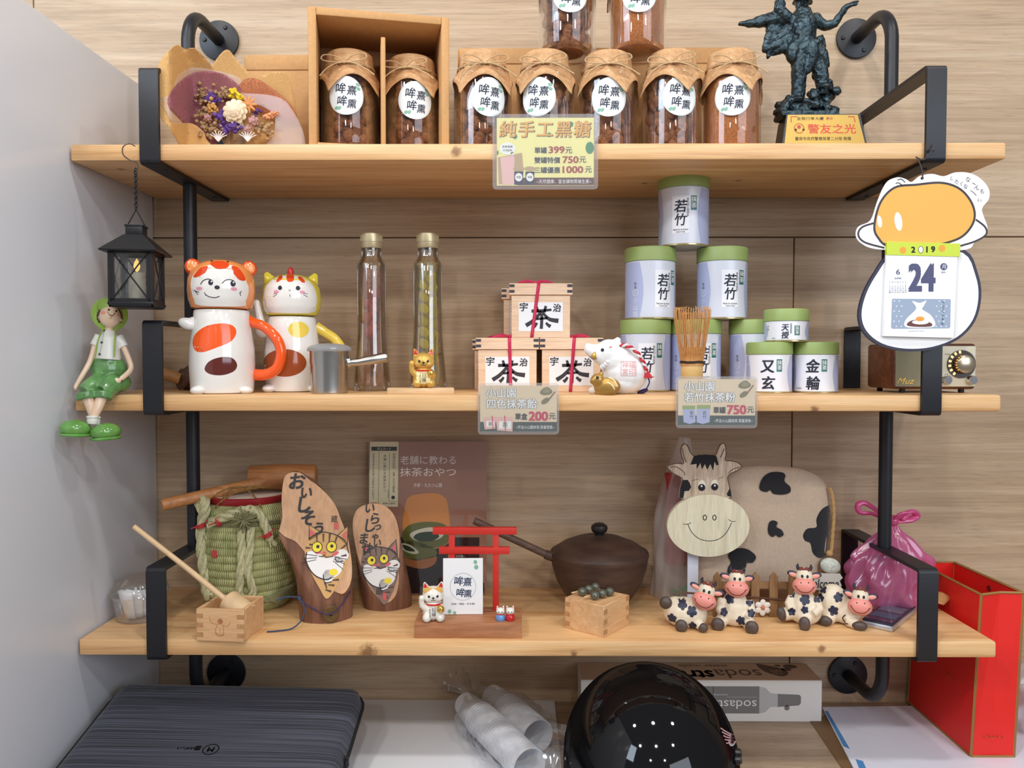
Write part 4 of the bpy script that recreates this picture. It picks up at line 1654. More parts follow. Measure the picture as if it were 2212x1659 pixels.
def ribbon(t, S, H, tilt, bx):
    b = B(S)
    b.grid(lambda u, v: ((u - .5) * 7 + bx + tilt * (.5 - v), -4.8 + 3.6 * min(1, max(0, (v - .2) * 8)), H * (1 - v)), 1, 12)
    b.grid(lambda u, v: ((u - .5) * 7 + bx + tilt * .5, -4.8 + v * 113, H + .6), 1, 2)
    rb = b.build('ribbon', m_ribbon, t, solid=.0004)
    b = B(S)
    for sx in (-1, 1):
        b.tube(cat2([(bx, 20, H + 3), (bx + 16 * sx, 16, H + 8), (bx + 32 * sx, 22, H + 5), (bx + 24 * sx, 26, H + 2), (bx, 20, H + 3)], 5), 1.8, 6)
        b.tube(cat2([(bx, 20, H + 3), (bx + 20 * sx, 8, H + 4), (bx + 38 * sx, 4, H + 2.5)], 5), 1.8, 6)
    b.ball((bx, 20, H + 3), 4.5)
    b.build('bow', m_ribbon, rb)


def dup_box(loc, label):
    return dup(tb, loc, 0, label)


yf, yb2 = 0.088, 0.165
tb, Sb, Hb = tea_box()
spots = [(1096, yf, 0, 'wooden tea box at the bottom left of the stack above the price card', -3, 6),
         (1234, yf, 0, 'wooden tea box next to the white boar figurine', 8, 2),
         (1168, yf, 1, 'wooden tea box topmost in front of the stack', 15, -12),
         (1084, yb2, 0, 'wooden tea box hidden behind the lower left one', 0, 0),
         (1214, yb2, 0, 'wooden tea box hidden behind the lower box beside the boar', 0, 0),
         (1147, yb2, 1, 'wooden tea box topmost at the back of the stack', 0, 0)]
boxes = []
for i, (px, y, lv, lab, tl, bx) in enumerate(spots):
    loc = Vector((P(px, y, ZM).x, y, ZM + 0.0001 + lv * (Hb + .4) * Sb))
    if i == 0:
        tb.location = loc
        tb['label'] = lab
        boxes.append(tb)
    else:
        boxes.append(dup_box(loc, lab))
for o, sp in zip(boxes, spots):
    ribbon(o, Sb, Hb, sp[4], sp[5])

# ---- matcha tins
m_tin = M('pale lavender grey tin', (214, 218, 230), rough=.28, spec=.6)
m_swoosh = M('lavender print', (176, 184, 218), rough=.3, spec=.6)
m_lidg = M('sage green lid', (148, 168, 98), rough=.45)
m_tlab = M('white tin label', (236, 237, 242), rough=.35)
m_teal = M('teal label', (24, 108, 102), rough=.4)
m_rimg = M('brass tin rim', (206, 190, 140), rough=.25, metal=.8)
m_tinw = M('white lacquered tin', (232, 233, 240), rough=.28, spec=.6)
m_soft = M('faint white print', (226, 229, 240), rough=.35)


def tin(label, px, y, z, r, h, lidh, phi, kind, txt, group):
    t, S = stand('matcha_tin', label, 'tin', px, y, z, group)
    body = B(S).lathe([(0, 1), (r - 3, 1), (r - 1.5, 0), (r, 1.5), (r, h - lidh), (r - 1, h - lidh + 1), (r - 1, h - lidh + 4), (0, h - lidh + 4)], seg=48).build('body', m_tin if kind == 'large' else m_tinw, t)
    B(S).lathe([(r - 1, -.2), (r + 1, 1), (r + 1, 3), (r, 4)], seg=48).build('bottom_rim', m_rimg, t)
    B(S).lathe([(r + .2, h - lidh + 1), (r + 1.6, h - lidh + 1.5), (r + 1.6, h - 3), (r + .6, h - 1), (r - 2, h), (r - 3, h - 1), (0, h - 1), (0, h - 3), (r - 3, h - 3), (r, h - 4)], seg=48).build('lid', m_lidg, t)
    hb = h - lidh
    w1 = lambda l: wrap(S, r, l, phi / r)
    C = 2 * PI * r
    d = D(S)
    n = 12
    for (sa, sb, dr) in ((-(46 if kind == 'large' else 50), -(108 if kind == 'large' else 84), 1), (40 if kind == 'large' else 47, 112 if kind == 'large' else 100, -1)):
        bulge = 9
        L = [(sa + dr * (bulge * math.sin(PI * k / n) - 6), 3 + (hb - 5) * k / n) for k in range(n + 1)]
        L2 = [(sb, 3 + (hb - 5) * k / n) for k in range(n, -1, -1)]
        d.poly(L + L2)
    d.build('swoosh_print', m_swoosh, body, w1(.00012), 4)
    if kind == 'large':
        lb = D(S).rect(0, hb * .52, 37, 78).build('label', m_tlab, body, w1(.0002), 3)
        d = D(S)
        d.text(txt[0], 0, hb * .52 + 17, 25, bold=.018, shear=.12, em=True)
        d.text(txt[1], 0, hb * .52 - 11, 24, bold=.018, shear=.12, em=True)
        d.vtext('食品加工用抹茶', 15, hb * .52 + 34, 5.2, 5.6)
        d.text('Matcha for tea & food', 0, hb * .52 - 31, 3.2, w=31, bold=.01)
        d.text('WAKATAKE', 0, hb * .52 - 36, 3, w=20)
        d.build('lettering', m_ink, lb, w1(.0004), 2)
        tl = D(S).rect(28, hb * .52 + 24, 13, 30).build('teal_label', m_teal, body, w1(.0002), 3)
        D(S).vtext('抹茶', 28, hb * .52 + 37, 11, 13, bold=.01).build('lettering', m_twhite, tl, w1(.0004), 2)
        D(S).vtext('宇治', -62, hb * .52 + 14, 6.5, 7).build('origin_lettering', m_ink, body, w1(.0003), 2)
        D(S).vtext('小山園', -62, hb * .52 - 18, 12, 14.5).text('久', -62, hb * .52 - 7, 8, em=True).stroke([(-62 + 7 * math.cos(2 * PI * k / 16), hb * .52 - 7 + 7 * math.sin(2 * PI * k / 16)) for k in range(16)], 1.1, closed=True, n=2).build('maker_lettering', m_soft, body, w1(.0003), 2)
    else:
        d = D(S)
        if kind == 'small':
            d.text(txt[0], -3, hb * .70, 27, bold=.025, shear=.1, em=True)
            d.text(txt[1], -2, hb * .26, 27, bold=.025, shear=.1, em=True)
            d.text(txt[2], -36, 10, 3.2)
        else:
            d.text(txt[0], -4, hb * .70, 14, bold=.025, shear=.1, em=True)
            d.text(txt[1], -4, hb * .32, 14, bold=.025, shear=.1, em=True)
            d.vtext('茶道用抹茶', 8, hb - 5, 4, 4.2).vtext('宇治', -46, hb - 8, 5, 6)
            d.text(txt[2], -30, 7, 3)
        d.build('lettering', m_ink, body, w1(.0003), 2)
        zz_ = hb * .70 + 2 if kind == 'small' else hb * .55
        tl = D(S).rect(22, zz_, 12.5, 26 if kind == 'small' else 20).build('teal_label', m_teal, body, w1(.0002), 3)
        q_ = 9 if kind == 'small' else 7.5
        D(S).vtext('抹茶', 22, zz_ + q_ * 1.2, q_ + 1, q_ * 1.2, bold=.01).build('lettering', m_twhite, tl, w1(.0004), 2)
        D(S).vtext('小山園', -62, hb * .5, 9, 11).build('maker_lettering', m_soft, body, w1(.0003), 2)
    return t, S


yt = 0.122
St = SS(yt)
HT = 152.5
G = 'large matcha tins in a pyramid'
tin('large green lidded tin behind the white boar figurine', 1393, yt, ZM, 54, HT, 31, 4, 'large', '若竹', G)
tin('large green lidded tin hidden behind the bamboo whisk', 1502, yt, ZM, 54, HT, 31, 15, 'large', '若竹', G)
tin('large green lidded tin behind the small tins', 1628, yt, ZM, 54, HT, 31, 24, 'large', '若竹', G)
tin('large green lidded tin on the second tier, the one nearer the tea boxes', 1404, yt, ZM + (HT + .3) * St, 54, HT, 31, 29, 'large', '若竹', G)
tin('large green lidded tin on the second tier, behind the whisk tip', 1559, yt, ZM + (HT + .3) * St, 54, HT, 31, 18, 'large', '若竹', G)
tin('large green lidded tin at the very top of the pyramid', 1476, yt - .004, ZM + 2 * (HT + .3) * St, 54, HT, 31, -6, 'large', '若竹', G)
ys_ = 0.074
G = 'small matcha tins'
tin('small white tin reading 又玄 beside the price card', 1661, ys_, ZM, 49, 108, 27, 0, 'small', ('又', '玄', 'YUGEN'), G)
tin('small white tin reading 金輪 next to the black bracket', 1761, ys_, ZM, 48.5, 108, 27, -3, 'small', ('金', '輪', 'KINRIN'), G)
tin('short white tin reading 天授 resting on two small tins', 1698, ys_, ZM + 108.4 * SS(ys_), 48, 70, 27, 2, 'short', ('天', '授', 'TENJU'), G)

# ---- bamboo whisk
t, S = stand('bamboo_whisk', 'bamboo tea whisk standing in front of the large tins', 'whisk', 1494, 0.04, ZM)
m_bam = M('bamboo', (216, 178, 112), rough=.45, var=(60, .1))
m_tine = M('bamboo tines', (204, 146, 82), rough=.5, var=(300, .2))
B(S).lathe([(0, 0), (22, 0), (24, 3), (24, 30), (23, 32), (24, 34), (24, 66), (23, 68), (0, 66)], seg=32).build('handle', m_bam, t)
b = B(S)
random.seed(8)
for ring, n, k0, zt_ in ((0, 46, 1.0, 186), (1, 30, .55, 176)):
    for k in range(n):
        a = 2 * PI * k / n + ring * .1
        c_, s_ = math.cos(a), math.sin(a)
        j = random.uniform(-2, 2)
        r0, r1, r2 = 22.5 * k0, 30 * k0, (38 + j) * k0
        b.tube(cat2([(r0 * c_, r0 * s_, 60), (r1 * c_, r1 * s_, 110), (r2 * c_, r2 * s_, zt_ - 16), ((r2 - 1) * c_, (r2 - 1) * s_, zt_ - 5 + j), ((r2 - 7) * c_, (r2 - 7) * s_, zt_ - 2 + j)], 3), [1.1, 1.0, .9, .8, .7], 5)
o = b.build('tines', m_tine, t)
o['kind'] = 'stuff'
B(S).lathe([(20, 60), (25, 60), (25, 66), (24, 100), (18, 100), (16, 66)], seg=24, closed=True).build('tine_root', m_tine, t)
b = B(S)
for z in (66, 69):
    b.tube([(25.6 * math.cos(2 * PI * k / 24), 25.6 * math.sin(2 * PI * k / 24), z + .6 * math.sin(k)) for k in range(24)], 1.2, 6, closed=True)
b.build('binding_thread', m_inkb, t)

# ---- white boar figurine with a gold piglet
t, S = stand('boar_figurine', 'white ceramic boar bell with a gold piglet and a striped cord', 'figurine', 1340, 0.03, ZM)
m_bisq = M('matt white ceramic', (238, 237, 236), rough=.5)
o_ = (1340, 849)


def q(px, py, dy=0):
    return Vector((px - o_[0], dy, o_[1] - py))


b = B(S)
b.ball(q(1350, 802, 0), (50, 44, 47)).ball(q(1345, 825, 0), (44, 40, 26)).ball(q(1330, 775, -6), (40, 36, 36))
b.ball(q(1316, 762, -12), (32, 30, 31)).tube([q(1308, 768, -14), q(1288, 760, -16), q(1273, 753, -18)], [26, 19, 13], 16).ball(q(1270, 752, -18), (9, 13, 13))
b.ball(q(1332, 738, -16), (9, 7, 12), rot=(0, .5, 0)).ball(q(1300, 842, -10), (30, 28, 12))
body = blob(b, 'body', m_bisq, t, .0016, 6)
f = onto(body, S, .0004)
D(S, o_).ell(1302, 755, 3.6).build('eye', m_ink, body, f, 2)
D(S, o_).ell(1319, 749, 3.6, 1.6, .2).build('eyebrow', M('rose print', (206, 120, 126), rough=.6), body, f, 2)
D(S, o_).stroke([(1266, 766), (1276, 770), (1283, 774), (1290, 772)], 1.4).build('mouth', M('warm grey line', (150, 120, 104), rough=.6), body, f, 2)
B(S).lathe([(0, 12), (4, 7), (6, 0), (5, -3), (0, -4)], q(1283, 769, -32), 12, rot=(.1, .3, 0)).build('tusk', m_gold, t)
b = B(S)
for k in range(7):
    b.ball(q(1333 - 7 * k + (k * k) * .3, 760 + 7.5 * k - .4 * k * k, -36 + 3 * abs(k - 3)), (6, 4, 6))
b.build('ruff', m_bisq, t)['kind'] = 'stuff'
d = D(S, o_)
for (w_, h_) in ((31, 30),):
    d.stroke([(1357 - w_ / 2, 794 - h_ / 2), (1357 + w_ / 2, 794 - h_ / 2)], 1.1).stroke([(1357 - w_ / 2, 794 + h_ / 2), (1357 + w_ / 2, 794 + h_ / 2)], 1.1)
    d.stroke([(1357 - w_ / 2, 794 - h_ / 2), (1357 - w_ / 2, 794 + h_ / 2)], 1.1).stroke([(1357 + w_ / 2, 794 - h_ / 2), (1357 + w_ / 2, 794 + h_ / 2)], 1.1)
for ch, x, y in (('福', 1364, 787), ('印', 1364, 801), ('神', 1350, 787), ('宮', 1350, 801)):
    d.text(ch, x, y, 13, em=True)
d.build('seal_lettering', M('pale red seal', (226, 156, 156), rough=.6), body, f, 2)
b = B(S)
b.ball(q(1312, 832, -46), (29, 12, 20)).ball(q(1292, 818, -48), (15, 12, 14)).tube([q(1284, 820, -50), q(1278, 817, -52)], [9, 6], 10).ball(q(1308, 845, -44), (24, 11, 6))
b.ball(q(1300, 806, -46), (5, 4, 6))
pg = blob(b, 'piglet', M('antique gold paint', (186, 144, 74), rough=.35, metal=.55), t, .0011, 3)
D(S, o_).ell(1292, 813, 3.4).build('eye', m_inkb, pg, onto(pg, S, .0004), 2)
d = D(S, o_).stroke([(1312, 812), (1326, 818), (1334, 832)], 2.2).stroke([(1312, 822), (1322, 828), (1328, 838)], 2.2)
d.build('stripe_print', M('pale gold stripe', (238, 224, 186), rough=.4), pg, onto(pg, S, .0004), 2)
b = B(S)
for ph in (0, PI):
    pts = []
    base = cat2([q(1334, 746, -22), q(1350, 745, -30), q(1372, 757, -32), (q(1388, 780, -28)), q(1396, 800, -22)], 9)
    for i, p in enumerate(base):
        pts.append(p + 2.4 * Vector((math.cos(i * .9 + ph) * .5, math.sin(i * .9 + ph), math.cos(i * .9 + ph))))
    if ph == 0:
        b.tube(pts, 2.7, 6)
        b.build('red_strand', M('red cord', (196, 44, 56), rough=.7), t)
    else:
        B(S).tube(pts, 2.7, 6).build('white_strand', M('white cord', (236, 226, 226), rough=.7), t)
b = B(S)
for k in range(8):
    b.tube([q(1394, 796, -22), q(1392 + 2.2 * k, 814, -24 + k % 3)], [1.8, 2.2], 6)
b.build('tassel', M('red cord', (196, 44, 56), rough=.7), t)
b = B(S)
b.tube(cat2([q(1334, 746, -20), q(1322, 733, -14), q(1346, 742, -8), q(1374, 752, -12)], 6), 1.5, 6)
b.tube(cat2([q(1398, 812, -8), q(1402, 824, -6), q(1394, 840, 0), q(1384, 846, 6)], 5), 1.5, 6)
b.ball(q(1388, 844, 8), (13, 9, 5), rot=(0, -.4, 0))
b.build('purple_thread', M('dark purple thread', (52, 40, 84), rough=.8), t)

# ---- two beige price cards
m_bcard = M('beige card', (226, 208, 176), rough=.55)
m_green = M('dark green print', (42, 62, 58), rough=.5)
m_wouter = M('soft grey outline', (98, 100, 112), rough=.5)
m_crim = M('crimson price', (196, 44, 78), rough=.5)
m_mat = M('matcha heap print', (124, 118, 84), rough=.6)
m_matl = M('matcha heap highlight print', (150, 142, 104), rough=.6)


def beige(label, cx, cy, lines, unit, price, x0):
    t, S = price_card(label, cx, cy, 166, 100, 176, 112, -0.0035, m_bcard)
    o_ = (1120, 883)
    f1, f2, f3, f4 = (flat(S, -.4, .0001 * k) for k in (1, 2, 3, 4))
    D(S, o_).rect(1120, 922, 166, 21).build('print_band', m_green, t, f1)
    for m_, bo, fn in ((m_wouter, .06, f2), (m_twhite, .022, f3)):
        d = D(S, o_)
        for j, ln in enumerate(lines):
            for i, ch in enumerate(ln):
                d.text(ch, 1061 + 22 * i, 849 + 23.5 * j, 20, bold=bo, em=True)
        d.build('heading_lettering', m_, t, fn)
    D(S, o_).text(unit, 1126, 900, 14, w=26, bold=.03).text('元', 1193, 899, 13, bold=.02).build('lettering', m_inkb, t, f2)
    D(S, o_).text(price, 1163, 899, 19, w=40, bold=.04).build('price_lettering', m_crim, t, f2)
    D(S, o_).text('~宇治小山園抹茶,限量發售~', 1156, 923, 8, w=84).build('band_lettering', m_twhite, t, f2)
    D(S, o_).spoly([(1166, 848), (1172, 840), (1182, 836), (1191, 842), (1193, 848), (1184, 853), (1172, 853)]).build('heap_print', m_mat, t, f1)
    D(S, o_).spoly([(1172, 846), (1180, 838), (1189, 844), (1182, 849)]).build('heap_light', m_matl, t, f2)
    D(S, o_).stroke([(1182, 868), (1199, 846)], 4, 3).build('spoon_print', M('wood spoon print', (150, 108, 88), rough=.6), t, f1)
    D(S, o_).ell(1178, 866, 10, 5.5, .6).build('spoon_heap', m_mat, t, f2)
    return t, S, o_, (f1, f2, f3, f4)


t, S, o_, ff = beige('beige price card in front of the tea boxes', 1120, 883, ('小山園', '四色抹茶飴'), '單盒', '200', 0)
D(S, o_).poly([(1043, 902), (1070, 900), (1070, 926), (1047, 928)]).poly([(1070, 901), (1108, 900), (1107, 932), (1074, 930)]).build('box_print', M('pink box photo print', (226, 186, 176), rough=.5), t, ff[1])
D(S, o_).stroke([(1063, 898), (1065, 926)], 2, n=1).stroke([(1090, 898), (1092, 930)], 2, n=1).build('ribbon_print', m_ribbon, t, ff[3])
D(S, o_).rect(1059, 916, 17, 13).rect(1091, 918, 26, 16).build('label_print', m_twhite, t, ff[2])
D(S, o_).text('茶', 1059, 916, 9).text('茶', 1091, 918, 12).build('box_lettering', m_inkb, t, flat(S, -.4, .00045))
t, S, o_, ff = beige('beige price card in front of the bamboo whisk', 1548, 869, ('小山園', '若竹抹茶粉'), '單罐', '750', 0)
D(S, o_).poly([(1047, 898), (1073, 897), (1075, 926), (1062, 930), (1049, 926)]).poly([(1077, 897), (1106, 897), (1105, 926), (1090, 930), (1077, 926)]).build('tin_print', m_swoosh, t, ff[1])
D(S, o_).rect(1060, 894, 27, 8).rect(1092, 893, 29, 8).build('lid_print', m_lidg, t, ff[2])
D(S, o_).vtext('若竹', 1066, 902, 8, 9).vtext('若竹', 1094, 902, 8, 9).build('tin_lettering', m_inkb, t, ff[2])

# ---- black metal candle lantern hanging from the left bracket
yl = -0.016
S = SS(yl)
m_lan = M('black lantern metal', (30, 31, 35), rough=.4, metal=.3, bump=(500, .1))
lp = W(296, 600, yl)
t = thing('lantern', 'small black metal candle lantern hanging by a chain from the top bracket', 'lantern', lp, R(9))
a = 44.0
pane = clear('lantern pane', tint=(240, 240, 238), gloss=.05, rough=.05, edge=.3, haze=.03)
for sx in (-1, 1):
    for sy in (-1, 1):
        B(S).box((sx * (a - 3), sy * (a - 3), 0), (7, 7, 116)).build('corner_post', m_lan, t)
b = B(S).box((0, 0, -58), (a * 2 + 4, a * 2 + 4, 6), bev=1).box((0, 0, -63), (a * 2 - 8, a * 2 - 8, 6))
for k in range(14):
    for sx in (-1, 1):
        b.ball((-a + 7 + 7 * k * 2 * (a - 7) / 98 * 1.08, sx * a, -61), (4, 2, 5), u=6, v=4).ball((sx * a, -a + 7 + 7 * k * 2 * (a - 7) / 98 * 1.08, -61), (2, 4, 5), u=6, v=4)
b.build('base', m_lan, t)
for k in range(4):
    rot = Matrix.Rotation(k * PI / 2, 3, 'Z')
    f_ = B(S)
    for s_ in (-1, 1):
        f_.box(rot @ Vector((0, -a + 1, 52 * s_)), (2 * a - 8, 3, 9), rot=rot)
        f_.box(rot @ Vector((s_ * (a - 9), -a + 1, 0)), (6, 3, 104), rot=rot)
    fr = f_.build('side_frame', m_lan, t)
    f_ = B(S)
    for s_ in (-1, 1):
        f_.tube([rot @ Vector((-s_ * (a - 8), -a - .5, -50)), rot @ Vector((s_ * (a - 8), -a - .5 - s_ * .8, 50))], 1.6, 6)
    f_.build('cross_wire', m_lan, fr)
    B(S).box(rot @ Vector((0, -a + 4, 0)), (2 * a - 14, 1.2, 98), rot=rot).build('pane', pane, fr)
b = B(S)
V0 = [b.bm.verts.new((x * 58, y * 58, 54)) for x, y in ((-1, -1), (1, -1), (1, 1), (-1, 1))]
V1 = [b.bm.verts.new((x * 20, y * 20, 90)) for x, y in ((-1, -1), (1, -1), (1, 1), (-1, 1))]
V2 = [b.bm.verts.new((x * 57, y * 57, 51)) for x, y in ((-1, -1), (1, -1), (1, 1), (-1, 1))]
for k in range(4):
    b.bm.faces.new((V0[k], V0[(k + 1) % 4], V1[(k + 1) % 4], V1[k]))
    b.bm.faces.new((V2[(k + 1) % 4], V2[k], V0[k], V0[(k + 1) % 4]))
b.bm.faces.new(V1)
b.bm.faces.new(list(reversed(V2)))
b.build('roof', m_lan, t)
B(S).box((0, 0, 100), (35, 35, 22), bev=2).box((0, 0, 110), (38, 38, 4), bev=1).build('chimney', m_lan, t)
B(S).cyl((0, 0, -55), 17, 66, seg=24, bev=2).build('candle', M('ivory candle', (232, 226, 210), rough=.5), t)
mfl = bpy.data.materials.new('candle flame bulb')
mfl.use_nodes = True
e = mfl.node_tree.nodes['Principled BSDF']
e.inputs['Base Color'].default_value = lin((255, 214, 150))
e.inputs['Emission Color'].default_value = lin((255, 196, 110))
e.inputs['Emission Strength'].default_value = 1.6
B(S).lathe([(0, 12), (4, 16), (7, 24), (5, 33), (0, 42)], seg=14).build('flame', mfl, t)
rz = Matrix.Rotation(-R(9), 3, 'Z')
b = B(S)
top = Vector((2, 0, 0)) + Vector((0, 0, 145))
for s_ in (-1, 1):
    b.tube([Vector((s_ * 20, 0, 108)), Vector((0, 0, 146))], 1.5, 6)
b.build('bail', m_lan, t)
b = B(S)
hk = W(284, 350, yl)
hz_ = (hk.z - lp.z) / S
n = 15
z0, z1 = 146, hz_ - 14
for k in range(n):
    zc = z0 + (z1 - z0) * (k + .5) / n
    hl = (z1 - z0) / n * .68
    pts = []
    for j in range(12):
        aa = 2 * PI * j / 12
        u, v = 3.2 * math.cos(aa), hl * math.sin(aa)
        pts.append((u, 0, zc + v) if k % 2 else (u * .35, u, zc + v))
    b.tube(pts, 1.1, 5, closed=True)
b.build('chain', m_lan, t)['kind'] = 'stuff'
b = B(S)
pts = cat2([(2, 0, z1 - 6), (6, 0, z1 + 4), (0, 0, z1 + 14), (-12, 0, z1 + 18), (-26, 0, z1 + 30), (-26, 0, z1 + 46), (-14, 2, z1 + 54), (-4, 10, z1 + 50)], 6)
b.tube([rz @ Vector(p) for p in pts], 1.4, 6)
b.build('hook', M('dull wire', (96, 92, 86), rough=.35, metal=.8), t)

# ---- boy figurine sitting on the edge of the middle shelf
t, S = stand('boy_figurine', 'glazed figurine of a seated boy in green hat, shorts and big green shoes', 'figurine', 232, 0.004, ZM)
o_ = (232, 777 - ZM / S)


def q(px, py, dy=0):
    return Vector((px - o_[0], dy, o_[1] - py))


m_skin = M('glazed peach skin', (234, 204, 176), rough=.28, coat=.3)
m_shirt = M('glazed white shirt', (228, 228, 220), rough=.3, coat=.3)
m_gpant = M('glazed green cloth', (96, 146, 84), rough=.25, coat=.4, var=(60, .3))
m_ghat = M('glazed olive hat', (142, 178, 66), rough=.28, coat=.3)
m_shoe = M('glazed green shoe', (104, 160, 76), rough=.16, coat=.6, var=(50, .2))
b = B(S)
b.ball(q(240, 684, -4), (24, 22, 24)).tube([q(239, 700, 0), q(237, 724, 2)], [9, 9], 12)
b.ball(q(240, 684, -27), (4, 4, 4))
b.ball(q(217, 686, 2), (4, 4, 6)).ball(q(264, 690, 2), (4, 4, 6))
b.tube(cat2([q(208, 742, -4), q(196, 780, -10), q(178, 812, -16), q(166, 832, -18)], 5), [7, 6.5, 6, 5], 10).ball(q(165, 835, -19), (5, 6, 7))
b.tube(cat2([q(266, 742, -4), q(280, 775, -8), q(284, 798, -16), q(262, 818, -30)], 5), [7.5, 7, 6.5, 6], 10).ball(q(252, 822, -34), (11, 6, 7))
for k in range(4):
    b.tube([q(250 - 2 * k, 818 + 2 * k, -36), q(244 - 2 * k, 823 + 3 * k, -39)], [2.6, 2], 6)
b.tube([q(237, 720, 2), q(236, 790, 4)], [10, 22], 12)
body = blob(b, 'body', m_skin, t, .0011, 3)
b = B(S)
b.tube(cat2([q(189, 850, -42), q(196, 876, -46), q(204, 902, -46)], 4), [14, 11, 9], 12).tube(cat2([q(221, 850, -42), q(212, 876, -52), q(200, 902, -54)], 4), [14, 11.5, 9], 12)
b.build('shins', m_skin, t)
b = B(S)
b.tube(cat2([q(238, 712, 1), q(237, 728, 2), q(235, 750, 2), q(233, 776, 2)], 4), [11, 23, 27, 32], 20)
b.tube([q(218, 726, 0), q(206, 748, -4)], [12, 11.5], 12).tube([q(257, 726, 0), q(269, 750, -4)], [12, 12], 12)
shirt = blob(b, 'shirt', m_shirt, t, .0011, 3)
f = onto(shirt, S, .0004)
D(S, o_).ell(227, 714, 2.4).ell(222, 740, 2.6).ell(217, 765, 2.6).build('button_print', m_ink, shirt, f, 2)
D(S, o_).stroke([(228, 706), (224, 735), (216, 770)], .9).build('placket', M('shirt line', (150, 150, 140), rough=.5), shirt, f, 2)
b = B(S)
b.ball(q(236, 798, 4), (42, 32, 34)).ball(q(250, 826, 6), (36, 30, 24)).ball(q(232, 776, 2), (33, 26, 14))
b.tube(cat2([q(216, 824, -14), q(198, 836, -32), q(186, 848, -40)], 4), [23, 21, 21], 14).tube(cat2([q(246, 826, -14), q(232, 838, -32), q(222, 848, -40)], 4), [24, 22, 22], 14)
b.tube([q(186, 846, -41), q(188, 860, -43)], [24, 23], 14).tube([q(222, 846, -41), q(220, 860, -44)], [24, 23], 14)
blob(b, 'shorts', m_gpant, t, .0013, 3)
b = B(S)
b.tube(cat2([q(224, 712, -10), q(214, 735, -26), q(207, 772, -30)], 5), 1.7, 8).tube(cat2([q(252, 712, -8), q(250, 735, -24), q(248, 770, -30)], 5), 1.7, 8)
b.build('braces', m_ghat, t)
b = B(S)
b.lathe([(0, 6), (26, 4), (38, 0), (41, -3), (38, -5), (24, -1), (0, 0)], q(240, 676, 14), 36, rot=(1.15, .18, 0), sx=1.0)
b.ball(q(238, 664, 14), (26, 24, 24))
b.build('hat', m_ghat, t)
b = B(S)
for k in range(16):
    an = R(-20 + 15 * k)
    b.ball(q(240 + 25 * math.cos(an), 684 - 22 * math.sin(an), 4), (4.5, 6, 5), u=8, v=5)
b.build('hair', M('dark brown hair', (88, 66, 50), rough=.4), t)
f = onto(body, S, .0004)
D(S, o_).ell(238, 670, 2.2).ell(254, 672, 2.2).build('eye_print', m_inkb, body, f, 1.5)
D(S, o_).stroke([(235, 674), (239, 681), (246, 682), (251, 676)], 1.4).build('mouth', M('brown line', (120, 70, 50), rough=.5), body, f, 1.5)
D(S, o_).ell(226, 676, 5, 4).ell(260, 680, 4.5, 4).build('blush_print', M('peach blush', (236, 160, 130), rough=.3), body, f, 2)
for (p, tw) in ((q(204, 905, -48), 0), (q(200, 903, -56), 0)):
    B(S).lathe([(0, -9), (11, -8), (13, -2), (12, 3), (14, 6), (12, 9), (0, 8)], p, 16).build('sock', m_shirt, t)
for (p, ry) in ((q(163, 920, -52), .06), (q(227, 929, -60), -.05)):
    sh = B(S).ball(p, (34, 30, 19), rot=(0, ry, 0), u=24, v=14).build('shoe', m_shoe, t)
    B(S).lathe([(0, -3), (33, -3), (36, 0), (33, 3), (0, 3)], p - Vector((0, 0, 13)), 32, sy=.86, rot=(0, ry, 0)).build('sole', m_shoe, sh)

# ---- egg shaped daily calendar hanging from the right bracket
yc = -0.024
S = SS(yc)
o_ = (1988, 570)
t = thing('calendar', 'white egg shaped tear off calendar hanging from the right bracket', 'calendar', W(1988, 570, yc))
m_board = M('white calendar board', (240, 240, 240), rough=.4)
m_edge = M('dark navy board edge', (44, 44, 66), rough=.5)
egg = [(1925, 545), (1893, 585), (1868, 632), (1858, 680), (1870, 717), (1905, 745), (1958, 757), (2018, 753), (2073, 731), (2108, 692), (2120, 640), (2112, 590), (2083, 540), (1990, 530)]
top = [(1849, 507), (1855, 490), (1880, 477), (1893, 440), (1905, 410), (1917, 393), (1937, 386), (1954, 390), (1966, 396), (1984, 383), (2010, 379), (2034, 384), (2058, 376), (2088, 377), (2112, 389), (2130, 410), (2131, 432), (2117, 452), (2121, 470), (2129, 492), (2124, 512), (2102, 525), (2084, 540), (1990, 546), (1922, 541), (1880, 536), (1856, 522)]
e2 = [(v.x, v.y) for v in cat2(pp(egg, o_), 4, True)]
t2 = [(v.x, v.y) for v in cat2(pp(top, o_), 4, True)]
B(S).prism(e2, 1.0, 9).build('lower_board', m_edge, t)
B(S).prism(t2, -1.2, 1.0).build('upper_board', m_board, t)
in_ = [((x - 0) * .952, (z + 85) * .945 - 85) for x, z in e2]
D(S).poly(in_).build('egg_print', m_board, t, flat(S, 1.0, .0002))
f1, f2, f3, f4, f5 = (flat(S, -1.2, .00015 * k) for k in (1, 2, 3, 4, 5))
m_yolk = M('yolk yellow print', (230, 170, 60), rough=.4)
m_oline = M('dark outline print', (52, 42, 48), rough=.5)
D(S, o_).stroke([(1888, 483), (1862, 492), (1854, 508), (1868, 524), (1910, 536)], 4, n=6).stroke([(2104, 476), (2124, 492), (2126, 508), (2104, 522), (2072, 532)], 4, n=6).build('wing_outline', m_oline, t, f1)
yk = [(1888, 490), (1900, 440), (1930, 408), (1975, 402), (2030, 398), (2070, 412), (2096, 444), (2100, 478), (2078, 510), (2040, 526), (1990, 534), (1920, 532), (1897, 515)]
D(S, o_).spoly(yk, 6).build('yolk_print', m_yolk, t, f1)
D(S, o_).stroke(yk, 4.5, closed=True, n=6).build('yolk_outline', m_oline, t, f2)
